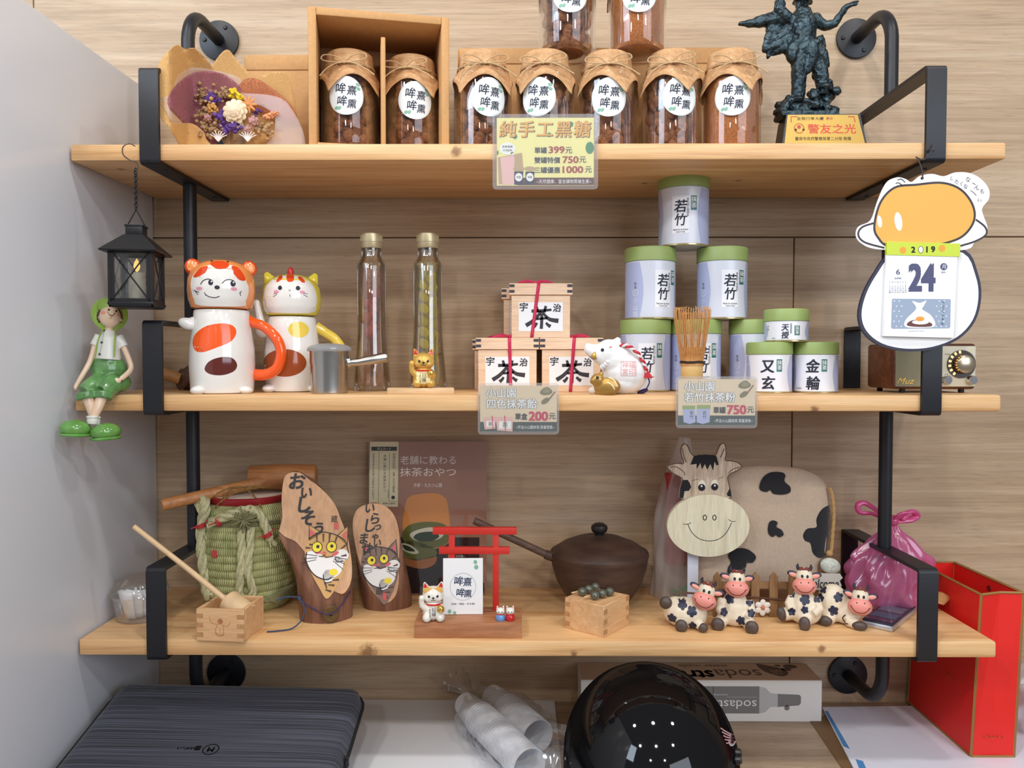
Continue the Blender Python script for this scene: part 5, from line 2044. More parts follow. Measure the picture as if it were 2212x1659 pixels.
D(S, o_).ell(1939, 480, 8, 20, .15).ell(1899, 480, 5, 13, .15).build('glint_print', m_board, t, f2)
d = D(S, o_)
for ch, x, y, h_ in (('な', 2086, 391, 11), ('ん', 2105, 408, 11), ('も', 2116, 416, 10), ('し', 2052, 389, 9), ('た', 2062, 396, 10), ('く', 2072, 400, 9), ('な', 2081, 406, 10), ('い', 2111, 435, 9)):
    d.text(ch, x, y, h_, em=True, rot=-.35)
d.stroke([(2095, 398), (2102, 402)], 1.2, n=1).stroke([(2091, 414), (2098, 419), (2104, 425)], 1.2)
d.stroke([(1936, 392), (1944, 390), (1952, 397)], 2).stroke([(1932, 399), (1939, 398), (1946, 404)], 2)
d.build('bubble_lettering', M('charcoal print', (74, 72, 76), rough=.5), t, f2)
m_lime = M('lime green strip', (198, 216, 58), rough=.5)
tl = Matrix.Rotation(0.026, 4, 'Y')
pad = B(S).box((0, -4, 0), (151, 7, 174), bev=.5, seg=1)
bmesh.ops.transform(pad.bm, matrix=Matrix.Translation((1985 - o_[0], 0, o_[1] - 640)) @ tl, verts=pad.bm.verts)
pad = pad.build('page_pad', M('calendar paper', (240, 241, 244), rough=.6), t)
st_ = B(S).box((0, -4.5, 0), (156, 8.5, 28), bev=.5, seg=1)
bmesh.ops.transform(st_.bm, matrix=Matrix.Translation((1990 - o_[0], 0, o_[1] - 540)) @ tl, verts=st_.bm.verts)
strip = st_.build('header_strip', m_lime, t)
g1, g2, g3, g4 = (flat(S, -7.5, .00015 * k) for k in (1, 2, 3, 4))
h1, h2 = flat(S, -8.75, .00015), flat(S, -8.75, .0003)
D(S, o_).ell(1946, 542, 7).ell(2029, 538, 7).build('dot_print', M('orange print', (240, 158, 52), rough=.5), strip, h1)
D(S, o_).text('2', 1968, 541, 12, bold=.04).text('1', 1997, 540.5, 12, bold=.04).text('9', 2010, 540, 12, bold=.04).build('year_lettering', m_inkb, strip, h1)
D(S, o_).ell(1984, 541, 5, 7).build('egg_zero', m_board, strip, h1)
D(S, o_).stroke([(1984 + 5 * math.cos(k * .39), 541 + 7 * math.sin(k * .39)) for k in range(16)], .9, closed=True, n=2).build('egg_outline', m_oline, strip, h2)
m_num = M('slate blue numeral', (74, 76, 112), rough=.5)
D(S, o_).text('24', 1988, 600, 55, w=53, bold=.045).build('day_numeral', m_num, pad, g1)
d = D(S, o_).text('6', 1937, 588, 11, w=8, bold=.012).text('JUNE', 1937, 602, 4, w=14, bold=.02)
m_ = [(i * 5.2, 0) for i in range(7)]
for r_ in range(6):
    for c_ in range(7):
        nday = (r_ - 1) * 7 + c_ - 5
        tx = 'SMTWTFS'[c_] if r_ == 0 else (str(nday) if 1 <= nday <= 30 else '')
        if tx:
            d.text(tx, 1920 + 5.6 * c_, 610 + 4.2 * r_, 2.8)
d.text('30', 1920, 631.5, 2.8)
d.build('month_lettering', m_num, pad, g1)
D(S, o_).ell(2034, 577, 7.6).build('weekday_disc', m_num, pad, g1)
D(S, o_).text('月', 2034, 577, 9).build('weekday_lettering', m_board, pad, g2)
D(S, o_).text('星期一', 2035, 589, 4, w=12).build('weekday_small_lettering', m_num, pad, g1)
rp_ = D(S, o_)
rp_.poly([(1925, 647), (1927, 645), (2048, 646), (2050, 648), (2050, 705), (2048, 708), (1927, 709), (1924, 707)]).build('picture', M('grey blue picture', (152, 168, 190), rough=.5), pad, g1)
d = D(S, o_)
for r_ in range(6):
    for c_ in range(12):
        x, y = 1930 + 10.6 * c_ + (5 if r_ % 2 else 0), 650 + 10.8 * r_
        if x < 2046 and y < 706 and not (1950 < x < 2018):
            d.ell(x, y, 1.5, n=8)
d.build('dot_print', m_board, pad, g2)
D(S, o_).spoly([(1968, 650), (1984, 654), (1998, 649), (1992, 662), (1990, 668), (2008, 680), (2018, 698), (2010, 706), (1966, 707), (1952, 702), (1956, 688), (1974, 670), (1976, 662)]).build('bag_print', m_board, pad, g2)
D(S, o_).spoly([(1958, 702), (1962, 694), (1976, 690), (1996, 692), (2010, 698), (2008, 704), (1980, 705)]).build('food_print', M('dark stew print', (104, 58, 50), rough=.5), pad, g3)
D(S, o_).ell(1986, 695, 18, 5).build('white_print', m_board, pad, flat(S, -7.5, .00055))
D(S, o_).ell(1985, 688, 9, 5).build('yolk_dot', M('orange print', (240, 158, 52), rough=.5), pad, flat(S, -7.5, .0007))
D(S, o_).scrawl(2033, 676, 54, 7, 6, 1.1, PI / 2).build('picture_lettering', M('dim grey print', (92, 100, 116), rough=.5), pad, g2)
D(S, o_).scrawl(1978, 714, 34, 2.4, 12, .4).build('foot_lettering', M('dim grey print', (92, 100, 116), rough=.5), pad, g1)
b = B(S)
hx = W(1990, 330, -0.006)
b.tube([q_ for q_ in cat2([(0, -2, 182), (1, -1.5, 195), (-2, 10, 222), (-4, 18, 232)], 5)], 1.3, 6)
b.tube(cat2([(-4, 18, 232), (10, 12, 224), (22, 12, 238), (36, 22, 250), (40, 26, 262)], 5), 1.2, 6)
b.ball((34, 22, 248), 4).ball((0, -2, 182), 3)
b.build('hanging_cord', M('dark cord', (66, 56, 60), rough=.8), t)

# ---- retro radio behind the bracket
m_wal = wood('walnut veneer', (74, 40, 26), (104, 58, 36), (128, 76, 48), scale=(3, 26, 26), rough=.35, bump=.05)
yr_ = 0.060
p0, p1 = P(1931, yr_, ZM), P(2108, yr_, ZM)
wr = p1.x - p0.x
hr = W(1988, 742, yr_).z - ZM
t = thing('radio', 'small walnut retro radio with cream dial panel behind the right bracket', 'radio', ((p0.x + p1.x) / 2, yr_, ZM))
S = SS(yr_)
w_, h_ = wr / S, hr / S
B(S).box((0, 66, h_ / 2 + 4), (w_, 132, h_ - 8), bev=7, seg=3).build('case', m_wal, t)
for sx in (-1, 1):
    for yy in (14, 118):
        B(S).cyl((sx * (w_ / 2 - 24), yy, 0), 6, 10, seg=14, bev=1).build('foot', m_inkb, t)
m_cream2 = M('cream panel', (222, 216, 192), rough=.45)
zb_ = h_ / 2 + 4
B(S).box((w_ * .27, -1.5, zb_), (w_ * .42, 5, h_ - 19), bev=2).build('dial_panel', m_cream2, t)
gr = B(S).box((-w_ * .225, -1, zb_), (w_ * .52, 4, h_ - 19), bev=1.5).build('speaker_grille', M('khaki speaker cloth', (168, 160, 130), rough=.8, bump=(2200, .6)), t)
D(S).text('Muz', -w_ * .36, zb_ - 31, 13, w=34, shear=.45, bold=.01).build('lettering', m_gold, gr, flat(S, -3, .0004))
dl = B(S).lathe([(0, 0), (30, 0), (30, 3), (26, 3), (0, 2)], (w_ * .30, -4, zb_ + 5), 36, rot=(PI / 2, 0, 0)).build('dial_ring', M('dark dial', (58, 40, 26), rough=.3), t)
f_ = flat(S, -7, .0003)
for k in range(7):
    an = R(100 + 22 * k)
    D(S).rect(w_ * .30 + 26 * math.cos(an), zb_ + 5 + 26 * math.sin(an), 6, 4.5, an).build('lit_mark', mfl if k else mfl, dl, f_)
B(S).lathe([(0, 16), (16, 16), (19, 14), (20.5, 6), (20.5, 0), (0, 0)], (w_ * .30 + 3, -5, zb_ + 5), 40, rot=(PI / 2, 0, 0)).build('tuning_knob', M('brushed champagne knob', (206, 190, 164), rough=.25, metal=.9), t)
for xx in (w_ * .115, w_ * .42):
    B(S).lathe([(0, 12), (8, 12), (9.5, 10), (10, 0), (0, 0)], (xx, -4, zb_ - 29), 24, rot=(PI / 2, 0, 0)).build('small_knob', m_chrome, t)
D(S).text('TUNE', w_ * .13, zb_ + 26, 3).scrawl(w_ * .12, zb_ - 17, 10, 2.4, 2, .6).scrawl(w_ * .40, zb_ - 16, 7, 2, 2, .6).build('panel_lettering', M('grey panel print', (120, 110, 96), rough=.5), t, flat(S, -4, .0002))

# ================================================================== LOWER SHELF
# ---- clear plastic tub with white filter papers
t, S = standp('plastic_tub', 'clear plastic tub with domed lid by the white wall holding white papers', 'tub', 304, 1334, ZL)
m_tub = clear('clear plastic tub', gloss=.06, rough=.03, edge=.5, haze=.05)
B(S).lathe([(0, 1), (44, 0), (50, 3), (58, 50), (60, 54), (58.5, 54), (56.5, 50), (48.5, 4), (0, 2.5)], seg=40).build('cup_body', m_tub, t)
B(S).lathe([(61, 50), (63, 53), (60, 56), (57, 66), (48, 80), (30, 88), (0, 90), (0, 89), (30, 87), (47, 79), (56, 65), (59, 55)], seg=40).build('lid', m_tub, t)
t.scale = (t.scale[0] * 1.1, t.scale[1] * 1.1, 1.06)
tt, S = thing('filter_paper', 'folded white filter papers inside the clear plastic tub', 'paper', t.location, t.rotation_euler.z), S
random.seed(4)
for k in range(5):
    a0 = -1.1 + .5 * k
    def leaf(u, v, a0=a0, k=k):
        a = a0 + (u - .5) * 1.5
        r = (30 + 16 * v) * (1 - .08 * k)
        return (r * math.sin(a) * .96, -r * math.cos(a) * .55 - 4 + 7 * k, 5 + v * (58 + 5 * math.sin(3 * u + k)))
    B(S).grid(leaf, 14, 5).build('sheet', m_white, tt, solid=.0006)

# ---- masu cup with a bull's head brand
m_hin = wood('hinoki box', (204, 156, 108), (222, 176, 128), (232, 192, 146), scale=(3, 34, 34), rough=.5, bump=.05)
m_hind = wood('hinoki end grain', (168, 120, 78), (186, 138, 92), (198, 150, 104), scale=(20, 20, 20), rough=.6, bump=.05)


def masu(label, pf, pl_, pr_, ptop, closed):
    """box from the pixels of its bottom corners: front, left, right; ptop: pixel above the front corner"""
    F, L, Rr = on(*pf, ZL), on(*pl_, ZL), on(*pr_, ZL)
    ex = (F - L) if not closed else (Rr - F)
    w = ex.length
    d = ((Rr - F) if not closed else (L - F)).length
    ang = math.atan2(ex.y, ex.x)
    side = 1
    h = W(*ptop, F.y).z - ZL
    if not closed:
        c = L
    else:
        c = F
    t = thing('masu_box', label, 'box', (c.x, c.y, ZL), ang)
    return t, w, d, h


t, w, d, h = masu('small square wooden masu cup with a bull head brand holding a bamboo ladle', (527, 1388), (424.5, 1384), (569, 1352), (525, 1318), False)
d = min(d, .062)
th = .0052
for nm, c, s_ in (('wall', (w / 2, th / 2, h / 2), (w, th, h)), ('wall', (w / 2, d - th / 2, h / 2), (w, th, h)), ('wall', (th / 2, d / 2, h / 2 - .0001), (th, d - 2 * th, h)), ('wall', (w - th / 2, d / 2, h / 2 - .0001), (th, d - 2 * th, h)), ('bottom', (w / 2, d / 2, .004), (w - 2 * th, d - 2 * th, .006))):
    B().box(c, s_, bev=.0006, seg=1).build(nm, m_hin, t)
for k in range(3):
    z = h * (.13 + .37 * k) if k else h * .16
    for xx in (.0046, w - .0046):
        B().box((xx, -.00005, h * (.2 + .29 * k)), (.0095, .0005, h * .135)).build('joint', m_hind, t)
dd = D(.001)
hx, hz_ = w * 500, h * 500
dd.stroke([(hx - 14, hz_ + 12), (hx - 12, hz_ + 4), (hx - 2, hz_ + 1)], .5).stroke([(hx + 14, hz_ + 5), (hx + 10, hz_ - 1), (hx + 4, hz_ + 1)], .5)
dd.stroke([(hx - 4, hz_), (hx - 6, hz_ - 8), (hx - 2, hz_ - 12), (hx + 4, hz_ - 12), (hx + 5, hz_ - 5), (hx + 4, hz_ + 1)], .5).stroke([(hx, hz_ - 3), (hx, hz_ - 9)], .5, n=2)
dd.ell(hx + .5, hz_ + 5.5, 3.4, 3.6).stroke([(hx - 7, hz_ - 9), (hx - 2, hz_ - 14), (hx + 6, hz_ - 12)], .4)
dd.build('bull_emblem', M('burnt brand', (176, 112, 74), rough=.6), t, lambda x, z: Vector((x * .001, -.0004, z * .001)))
mb = t
# bamboo ladle in the masu
base = Vector((t.location.x, t.location.y, ZL))
ca, sa = math.cos(t.rotation_euler.z), math.sin(t.rotation_euler.z)
cup_c = base + Vector((ca * w * .66 - sa * d * .5, sa * w * .66 + ca * d * .5, h * .80))
lt = thing('bamboo_ladle', 'small pale bamboo ladle with long stick resting in the masu cup', 'ladle', cup_c)
m_lad = M('pale bamboo', (222, 190, 148), rough=.5, var=(80, .08))
tip = W(289, 1137, cup_c.y - .012) - cup_c
ax = Vector((.80, -.30, -.45)).normalized()
rot = ax.to_track_quat('Z', 'Y').to_matrix()
B().lathe([(0, -.019), (.0145, -.019), (.0155, -.017), (.0165, .017), (.0155, .018), (.0140, .017), (.0130, -.015), (0, -.016)], (0, 0, 0), 32, rot=rot).build('cup', m_lad, lt)
B().tube([tip, tip * .5, Vector((-.006, .0, .003))], [.0034, .0036, .0040], 12).build('stick', m_lad, lt)

# ---- straw wrapped sake keg
m_straw = bpy.data.materials.new('woven green straw')
m_straw.use_nodes = True
nt = m_straw.node_tree
bs = nt.nodes['Principled BSDF']
bs.inputs['Roughness'].default_value = .75
tc = nt.nodes.new('ShaderNodeTexCoord')
gx = nt.nodes.new('ShaderNodeVectorMath')
gx.operation = 'NORMALIZE'
sx_ = nt.nodes.new('ShaderNodeSeparateXYZ')
nt.links.new(tc.outputs['Object'], sx_.inputs[0])
at_ = nt.nodes.new('ShaderNodeMath')
at_.operation = 'ARCTAN2'
nt.links.new(sx_.outputs[0], at_.inputs[0])
nt.links.new(sx_.outputs[1], at_.inputs[1])
mu = nt.nodes.new('ShaderNodeMath')
mu.operation = 'MULTIPLY'
mu.inputs[1].default_value = 130
nt.links.new(at_.outputs[0], mu.inputs[0])
si = nt.nodes.new('ShaderNodeMath')
si.operation = 'SINE'
nt.links.new(mu.outputs[0], si.inputs[0])
nz = nt.nodes.new('ShaderNodeTexNoise')
nz.inputs['Scale'].default_value = 60
nt.links.new(tc.outputs['Object'], nz.inputs['Vector'])
rp = nt.nodes.new('ShaderNodeValToRGB')
rp.color_ramp.elements[0].position, rp.color_ramp.elements[0].color = .3, lin((148, 152, 96))
rp.color_ramp.elements[1].position, rp.color_ramp.elements[1].color = .7, lin((198, 198, 140))
nt.links.new(nz.outputs['Fac'], rp.inputs[0])
nt.links.new(rp.outputs[0], bs.inputs['Base Color'])
bp = nt.nodes.new('ShaderNodeBump')
bp.inputs['Strength'].default_value = .7
bp.inputs['Distance'].default_value = .0012
nt.links.new(si.outputs[0], bp.inputs['Height'])
nt.links.new(bp.outputs[0], bs.inputs['Normal'])
m_rope = M('straw rope', (196, 192, 150), rough=.85, var=(250, .2), bump=(900, .5))
m_roped = M('dark straw', (128, 126, 88), rough=.85, var=(250, .2))
yk_ = 0.157
t, S = stand('sake_keg', 'small sake keg wrapped in woven green straw with rope knots', 'keg', 540, yk_, ZL)
prof = [(0, 0), (84, 0), (90, 6)]
H = 232
bands = 13
for k in range(bands):
    z0 = 14 + (H - 24) * k / bands
    z1 = 14 + (H - 24) * (k + 1) / bands
    rr = lambda z: 94 + 17 * math.sin(PI * min(1, z / H * .85)) - (10 * max(0, (z - H * .88) / (H * .12)))
    for j in range(6):
        u = j / 6
        z = z0 + (z1 - z0) * u
        prof.append((rr(z) - 2.6 + 3.4 * math.sin(PI * u) ** .6, z))
prof += [(92, H - 8), (86, H - 2), (82, H), (78, H - 2), (0, H - 2)]
B(S).lathe(prof, seg=96).build('straw_wrap', m_straw, t, ang=70)
B(S).lathe([(90, H - 5), (93, H), (93, H + 8), (89, H + 10), (84, H + 9), (84, H + 4), (0, H + 4), (0, H), (84, H)], seg=64).build('red_rim', M('red lacquer', (150, 34, 40), rough=.35), t)
B(S).lathe([(0, H + 9), (80, H + 8.8), (84, H + 7), (84, H + 4.5), (0, H + 4.5)], seg=48).build('lid', M('pale lid', (214, 200, 188), rough=.5), t)


def rope(b, pts, r, tw=.35, n=8, k=3):
    base = cat2(pts, n)
    N = len(base)
    for s_ in range(k):
        out = []
        for i, p in enumerate(base):
            tg = (base[min(i + 1, N - 1)] - base[max(i - 1, 0)]).normalized()
            u = tg.orthogonal().normalized()
            up = Vector((0, -1, .01))
            u = (up - tg * up.dot(tg)).normalized()
            v = tg.cross(u)
            a = i * tw + 2 * PI * s_ / k
            out.append(p + (u * math.cos(a) + v * math.sin(a)) * r * .55)
        b.tube(out, r * .62, 6)


def kp(px, py, dr=6):
    """point on the keg surface under a photograph pixel (keg frame)"""
    x = px - 540
    z = (1336 - py) * 1.0
    r = 94 + 17 * math.sin(PI * min(1, max(0, z) / H * .85)) + dr
    x = max(-r * .98, min(r * .98, x))
    return Vector((x, -math.sqrt(max(0, r * r - x * x)), z))


b = B(S)
rope(b, [kp(523, 1150, 8), kp(524, 1190), kp(521, 1240), kp(518, 1286, 4), kp(528, 1300, 4)], 8)
rope(b, [kp(543, 1150, 8), kp(541, 1190), kp(536, 1240), kp(546, 1280, 4), kp(540, 1300, 4)], 8)
b.build('front_rope', m_rope, t)
b = B(S)
rope(b, [kp(446, 1120, 10), kp(436, 1104, 10), kp(446, 1096, 10), kp(450, 1112, 10), kp(440, 1150), kp(440, 1200), kp(444, 1240), kp(448, 1280, 4), kp(456, 1300, 4)], 10)
b.build('side_rope', m_rope, t)
b = B(S)
rope(b, [kp(460, 1140, 8), kp(485, 1128, 10), kp(512, 1118, 14), kp(540, 1112, 16), kp(562, 1126, 12), kp(572, 1145, 10), kp(584, 1178, 8)], 9)
b.build('top_rope', m_rope, t)
b = B(S)
random.seed(12)
for k in range(34):
    c = kp(528, 1130, 16)
    a = random.uniform(0, 2 * PI)
    l = random.uniform(14, 34)
    b.tube(cat2([c, c + Vector((math.cos(a) * l * .5, -random.uniform(4, 14), math.sin(a) * l * .5)), c + Vector((math.cos(a) * l, -random.uniform(0, 10), math.sin(a) * l * .9))], 3), [2.6, 1.3], 5)
b.build('rope_tuft', m_roped, t)['kind'] = 'stuff'
for i, (px, py, dx, dy) in enumerate(((478, 1136, -22, 8), (440, 1148, 8, 26), (578, 1166, 12, 24))):
    b = B(S)
    for k in range(9):
        c = kp(px, py, 9)
        b.tube([c, c + Vector((dx + random.uniform(-9, 9), random.uniform(-5, 4), -dy + random.uniform(-5, 5)))], [2.6, 2], 5)
    b.build('rope_end', m_rope, t)
    b = B(S)
    c = kp(px, py, 10)
    ax = Vector((dx, 0, -dy)).normalized()
    rot = ax.to_track_quat('Z', 'Y').to_matrix()
    for j in (-2.5, 0.8, 4):
        b.tube([c + rot @ Vector((9 * math.cos(2 * PI * k / 14), 9 * math.sin(2 * PI * k / 14), j)) for k in range(14)], 1.5, 5, closed=True)
    b.tube([c, c + Vector((18, -6, 14))], 1.2, 5).tube([c, c + Vector((-20, -8, -4))], 1.2, 5)
    b.build('red_white_tie', M('red tie', (192, 54, 60), rough=.7), t)
B(S).prism([(-5, -8), (5, -8), (7, 4), (0, 9), (-7, 4)], -1, 1, c=kp(468, 1204, 2), rot=(0, 0, -.7)).build('red_tag', M('red tag', (204, 72, 74), rough=.6), t)
b = B(S)
for k in range(4):
    b.tube(cat2([kp(560 + 10 * k, 1308, 4), kp(600, 1300 + 5 * k, 6), kp(640, 1292 + 8 * k, 6)], 4), 5, 6)
b.build('bottom_binding', m_roped, t)
b = B(S)
for dz in (0, 4):
    b.tube([((94 + 15 + 1) * math.cos(a), (94 + 15 + 1) * math.sin(a), 190 + dz) for a in [2 * PI * k / 48 for k in range(48)]], 2.4, 6, closed=True)
b.build('waist_cord', m_roped, t)
b = B(S)
m_gcord = M('gold brown cord', (150, 112, 62), rough=.5, metal=.4)
rope(b, [Vector((-60, -78, H + 4)), Vector((-30, -66, H + 20)), Vector((10, -52, H + 26)), Vector((60, -30, H + 22)), Vector((90, -14, H + 12))], 2.4, 1.2, 8, 2)
rope(b, [Vector((-70, -74, H - 8)), Vector((-40, -58, H + 24)), Vector((-20, -46, H + 28)), Vector((0, -60, H + 22)), Vector((22, -88, H - 2)), Vector((48, -104, H - 60)), Vector((52, -104, H - 80))], 2.0, 1.2, 8, 2)
rope(b, [Vector((-98, -52, H - 8)), Vector((-70, -50, H + 16)), Vector((-30, -40, H + 29)), Vector((40, -34, H + 24)), Vector((86, -20, H + 14))], 2.0, 1.2, 8, 2)
b.build('gold_cord', m_gcord, t)
kloc = t.location.copy()

# ---- wooden mallet on the keg
m_mal = wood('mallet wood', (156, 100, 56), (186, 126, 76), (204, 148, 96), scale=(4, 40, 40), rough=.45, bump=.05)
zk = ZL + (H + 10) * S + .0004
hand0, hand1 = W(349, 1091, .075), W(572, 1040, .17)
hc = W(600, 1030, .175)
mt = thing('wooden_mallet', 'orange brown wooden mallet lying on top of the straw keg', 'mallet', hc)
B().lathe([(0, -.05), (.0165, -.05), (.018, -.048), (.0195, 0), (.018, .048), (.0165, .05), (0, .05)], (0.008, 0, 0), 32, rot=(0, PI / 2, .12)).build('head', m_mal, mt)
b = B()
dv = (Vector((0, 0, -.002)) - (hand0 - hc))
b.tube([hand0 - hc, hand0 - hc + dv * .02, hand0 - hc + dv * .5, Vector((.004, 0, -.001))], [.0076, .0084, .0084, .0086], 24)
b.build('handle', m_mal, mt)

# ---- two log signs with painted cats
m_bark = wood('smooth bark', (92, 58, 42), (124, 82, 60), (146, 104, 80), scale=(26, 26, 3), rough=.7, bump=.4)
m_cut = wood('cut wood face', (190, 142, 102), (206, 160, 120), (216, 174, 136), scale=(9, 9, 2.5), rough=.55, bump=.05)


def log_sign(label, o_, table, face, y0, ry, ztilt0, ztilt1):
    """table [(py, xl, xr)] silhouettes; the front is sliced by a plane running back from ztilt0 (front) to ztilt1 (top)"""
    t, S = standp('log_sign', label, 'sign', o_[0], o_[1], ZL)
    zt = o_[1] - table[-1][0]

    def sil(z):
        py = o_[1] - z
        for (a, b_) in zip(table, table[1:]):
            if a[0] >= py >= b_[0]:
                k = (a[0] - py) / max(1e-6, a[0] - b_[0])
                return a[1] + (b_[1] - a[1]) * k - o_[0], a[2] + (b_[2] - a[2]) * k - o_[0]
        return (table[0][1] - o_[0], table[0][2] - o_[0]) if py > table[0][0] else (table[-1][1] - o_[0], table[-1][2] - o_[0])
    plane = lambda z: -ry + (z - ztilt0) / (ztilt1 - ztilt0) * (ry * 1.75)
    b = B(S)
    n, m = 56, 40
    rows = []
    for j in range(m + 1):
        z = zt * j / m
        xl, xr = sil(z)
        xc, rx = (xl + xr) / 2, (xr - xl) / 2
        row = []
        for k in range(n):
            a = 2 * PI * k / n
            wob = 1 + .02 * math.sin(3 * a + z * .03) + .012 * math.sin(7 * a)
            y = ry * math.sin(a) * wob
            row.append(b.bm.verts.new((xc + rx * math.cos(a), max(y, plane(z)), z)))
        rows.append(row)
    for j in range(m):
        for k in range(n):
            b.bm.faces.new((rows[j][k], rows[j][(k + 1) % n], rows[j + 1][(k + 1) % n], rows[j + 1][k]))
    b.bm.faces.new(list(reversed(rows[0])))
    b.bm.faces.new(rows[-1])
    body = b.build('log_body', m_bark, t, ang=50)

    def fp(l):
        def f(x, z):
            return Vector((x * S, plane(z) * S - l * 1.05, z * S + l * .6))
        return f
    cf = D(S, o_).spoly(face, 4).build('cut_face', m_cut, t, fp(.0012), 12)
    return t, S, cf, fp


def c2(pts):
    return [(580 + x / 3.3176, 930 + y / 3.3176) for x, y in pts]


m_fur1 = M('ginger fur paint', (206, 160, 98), rough=.5)
m_fur2 = M('grey brown fur paint', (128, 104, 92), rough=.5)
m_furw = M('white fur paint', (236, 234, 232), rough=.5)
m_eye = M('yellow eye paint', (240, 216, 40), rough=.4)
m_brush = M('black brush paint', (26, 22, 24), rough=.5)
m_stripe = M('dark brown stripe paint', (84, 56, 36), rough=.5)
m_cheek = M('rose paint', (214, 96, 96), rough=.5)
m_grey = M('pale grey paint', (176, 180, 190), rough=.5)


def painted_cat(S, o_, fp, fur, cf, P0, sc, rot):
    """generic tabby cat face looking up, drawn round P0 (photo px)"""
    ca, sa = math.cos(rot), math.sin(rot)

    def g(x, y):
        return (P0[0] + sc * (ca * x - sa * y), P0[1] + sc * (sa * x + ca * y))
    d = D(S, o_).spoly([g(-34, -10), g(-20, -24), g(0, -28), g(22, -24), g(34, -8), g(36, 20), g(30, 52), g(22, 66), g(6, 54), g(-8, 42), g(-26, 24), g(-34, 8)], 5)
    d.poly([g(-32, -8), g(-40, -30), g(-16, -24)]).poly([g(8, -27), g(20, -46), g(28, -18)])
    d.build('cat_print', fur, cf, fp(.0016))
    D(S, o_).spoly([g(-30, 10), g(-14, 4), g(0, 10), g(16, 2), g(30, 6), g(30, 26), g(12, 40), g(-8, 38), g(-24, 24)], 5).ell(*g(25, -2), 11 * sc, 9 * sc).ell(*g(14, 34), 9 * sc, 10 * sc).build('white_print', m_furw, cf, fp(.0018))
    d = D(S, o_)
    for pts in ([(-24, -20), (-20, -10)], [(-14, -24), (-10, -12)], [(-4, -27), (-1, -14)], [(8, -26), (8, -15)], [(26, -18), (20, -10)], [(32, -4), (24, 0)], [(28, 44), (18, 46)], [(32, 34), (22, 38)], [(26, 54), (16, 54)], [(12, 44), (18, 52)], [(-34, 4), (-26, 2)], [(-30, -2), (-24, -4)]):
        d.stroke([g(*p) for p in pts], 3.4 * sc, 1.6 * sc)
    d.build('stripe_print', m_stripe, cf, fp(.0019))
    D(S, o_).ell(*g(-17, -2), 8 * sc).ell(*g(5, -9), 8 * sc).build('eye_print', m_eye, cf, fp(.0021))
    D(S, o_).ell(*g(-13, 5), 5 * sc, 2.6 * sc).ell(*g(14, -1), 6 * sc, 2.6 * sc, .4).ell(*g(-3, 3), 3 * sc, 2.4 * sc).poly([g(-34, -14), g(-37, -25), g(-24, -20)]).poly([g(15, -30), g(20, -40), g(24, -24)]).build('rose_print', m_cheek, cf, fp(.0020))
    D(S, o_).ell(*g(20, 26), 7 * sc, 5 * sc).build('bell_print', m_eye, cf, fp(.0021))
    d = D(S, o_)
    for p in ((-17, -2), (5, -9)):
        d.stroke([g(p[0] + 8 * math.cos(2 * PI * k / 14), p[1] + 8 * math.sin(2 * PI * k / 14)) for k in range(14)], 1.1 * sc, closed=True, n=2)
    d.ell(*g(-16, -3), 2.6 * sc).ell(*g(5, -10), 2.6 * sc)
    d.stroke([g(-10, 10), g(-4, 9), g(-2, 6), g(2, 8), g(12, 4)], 1.2 * sc)
    d.stroke([g(-30, 10), g(-26, 24), g(-8, 38), g(12, 40), g(20, 34)], 1.6 * sc).stroke([g(-34, -10), g(-20, -24), g(0, -28), g(22, -24), g(34, -8)], 1.4 * sc).stroke([g(-32, -8), g(-40, -30), g(-18, -25)], 1.2 * sc, n=1).stroke([g(8, -27), g(20, -46), g(28, -19)], 1.2 * sc, n=1)
    d.stroke([g(16, 4), g(20, 10), g(30, 6)], 1.3 * sc).stroke([g(6, 34), g(12, 44), g(22, 40)], 1.3 * sc)
    for k in range(3):
        d.stroke([g(-12, 10 + 3 * k), g(-34, 14 + 7 * k)], .8 * sc).stroke([g(14, 4 + 3 * k), g(34, 2 + 8 * k)], .8 * sc)
    d.build('line_print', m_brush, cf, fp(.0023))


face1 = c2([(130, 310), (170, 292), (240, 300), (300, 350), (370, 400), (440, 470), (490, 540), (520, 620), (545, 680), (575, 760), (590, 850), (600, 930), (600, 1020), (580, 1090), (540, 1135), (500, 1130), (440, 1090), (380, 1010), (330, 930), (270, 850), (200, 770), (130, 735), (90, 700), (85, 680), (105, 600), (100, 500), (102, 420), (115, 340)])
o1 = (706, 1333)
t, S, cf, fp = log_sign('taller log sign with brush lettering, a painted ginger cat and a coin', o1,
                        [(1350, 648, 763), (1300, 645, 763), (1250, 641, 763), (1200, 628, 761), (1165, 610, 755), (1150, 604, 752), (1138, 605, 747), (1120, 608, 738), (1090, 609, 724), (1060, 610, 704), (1035, 613, 682), (1024, 620, 662), (1017, 628, 652)], face1, 0, 44, 50, 330)
painted_cat(S, o1, fp, m_fur1, cf, (707, 1186), 1.36, .34)
d = D(S, o1)
for ch, x, y, h_ in (('お', 644, 1038, 34), ('い', 664, 1062, 26), ('し', 660, 1087, 34), ('そ', 667, 1115, 32), ('う', 690, 1138, 26)):
    d.text(ch, x, y, h_, bold=.03, shear=.15, em=True)
d.text('蔵', 724, 1120, 14, em=True)
d.build('lettering', m_brush, cf, fp(.0022))
D(S, o1).rect(728, 1134, 9, 14).build('seal_print', M('red seal paint', (206, 84, 76), rough=.5), cf, fp(.0021))
b = B(S)
b.lathe([(4, -1.5), (16, -1.5), (17.5, 0), (16, 1.5), (4, 1.5)], (8, -50, 21), 32, rot=(PI / 2, 0, .1), closed=True)
b.build('coin', M('aged bronze coin', (104, 84, 52), rough=.45, metal=.6, bump=(400, .4)), t)
b = B(S)
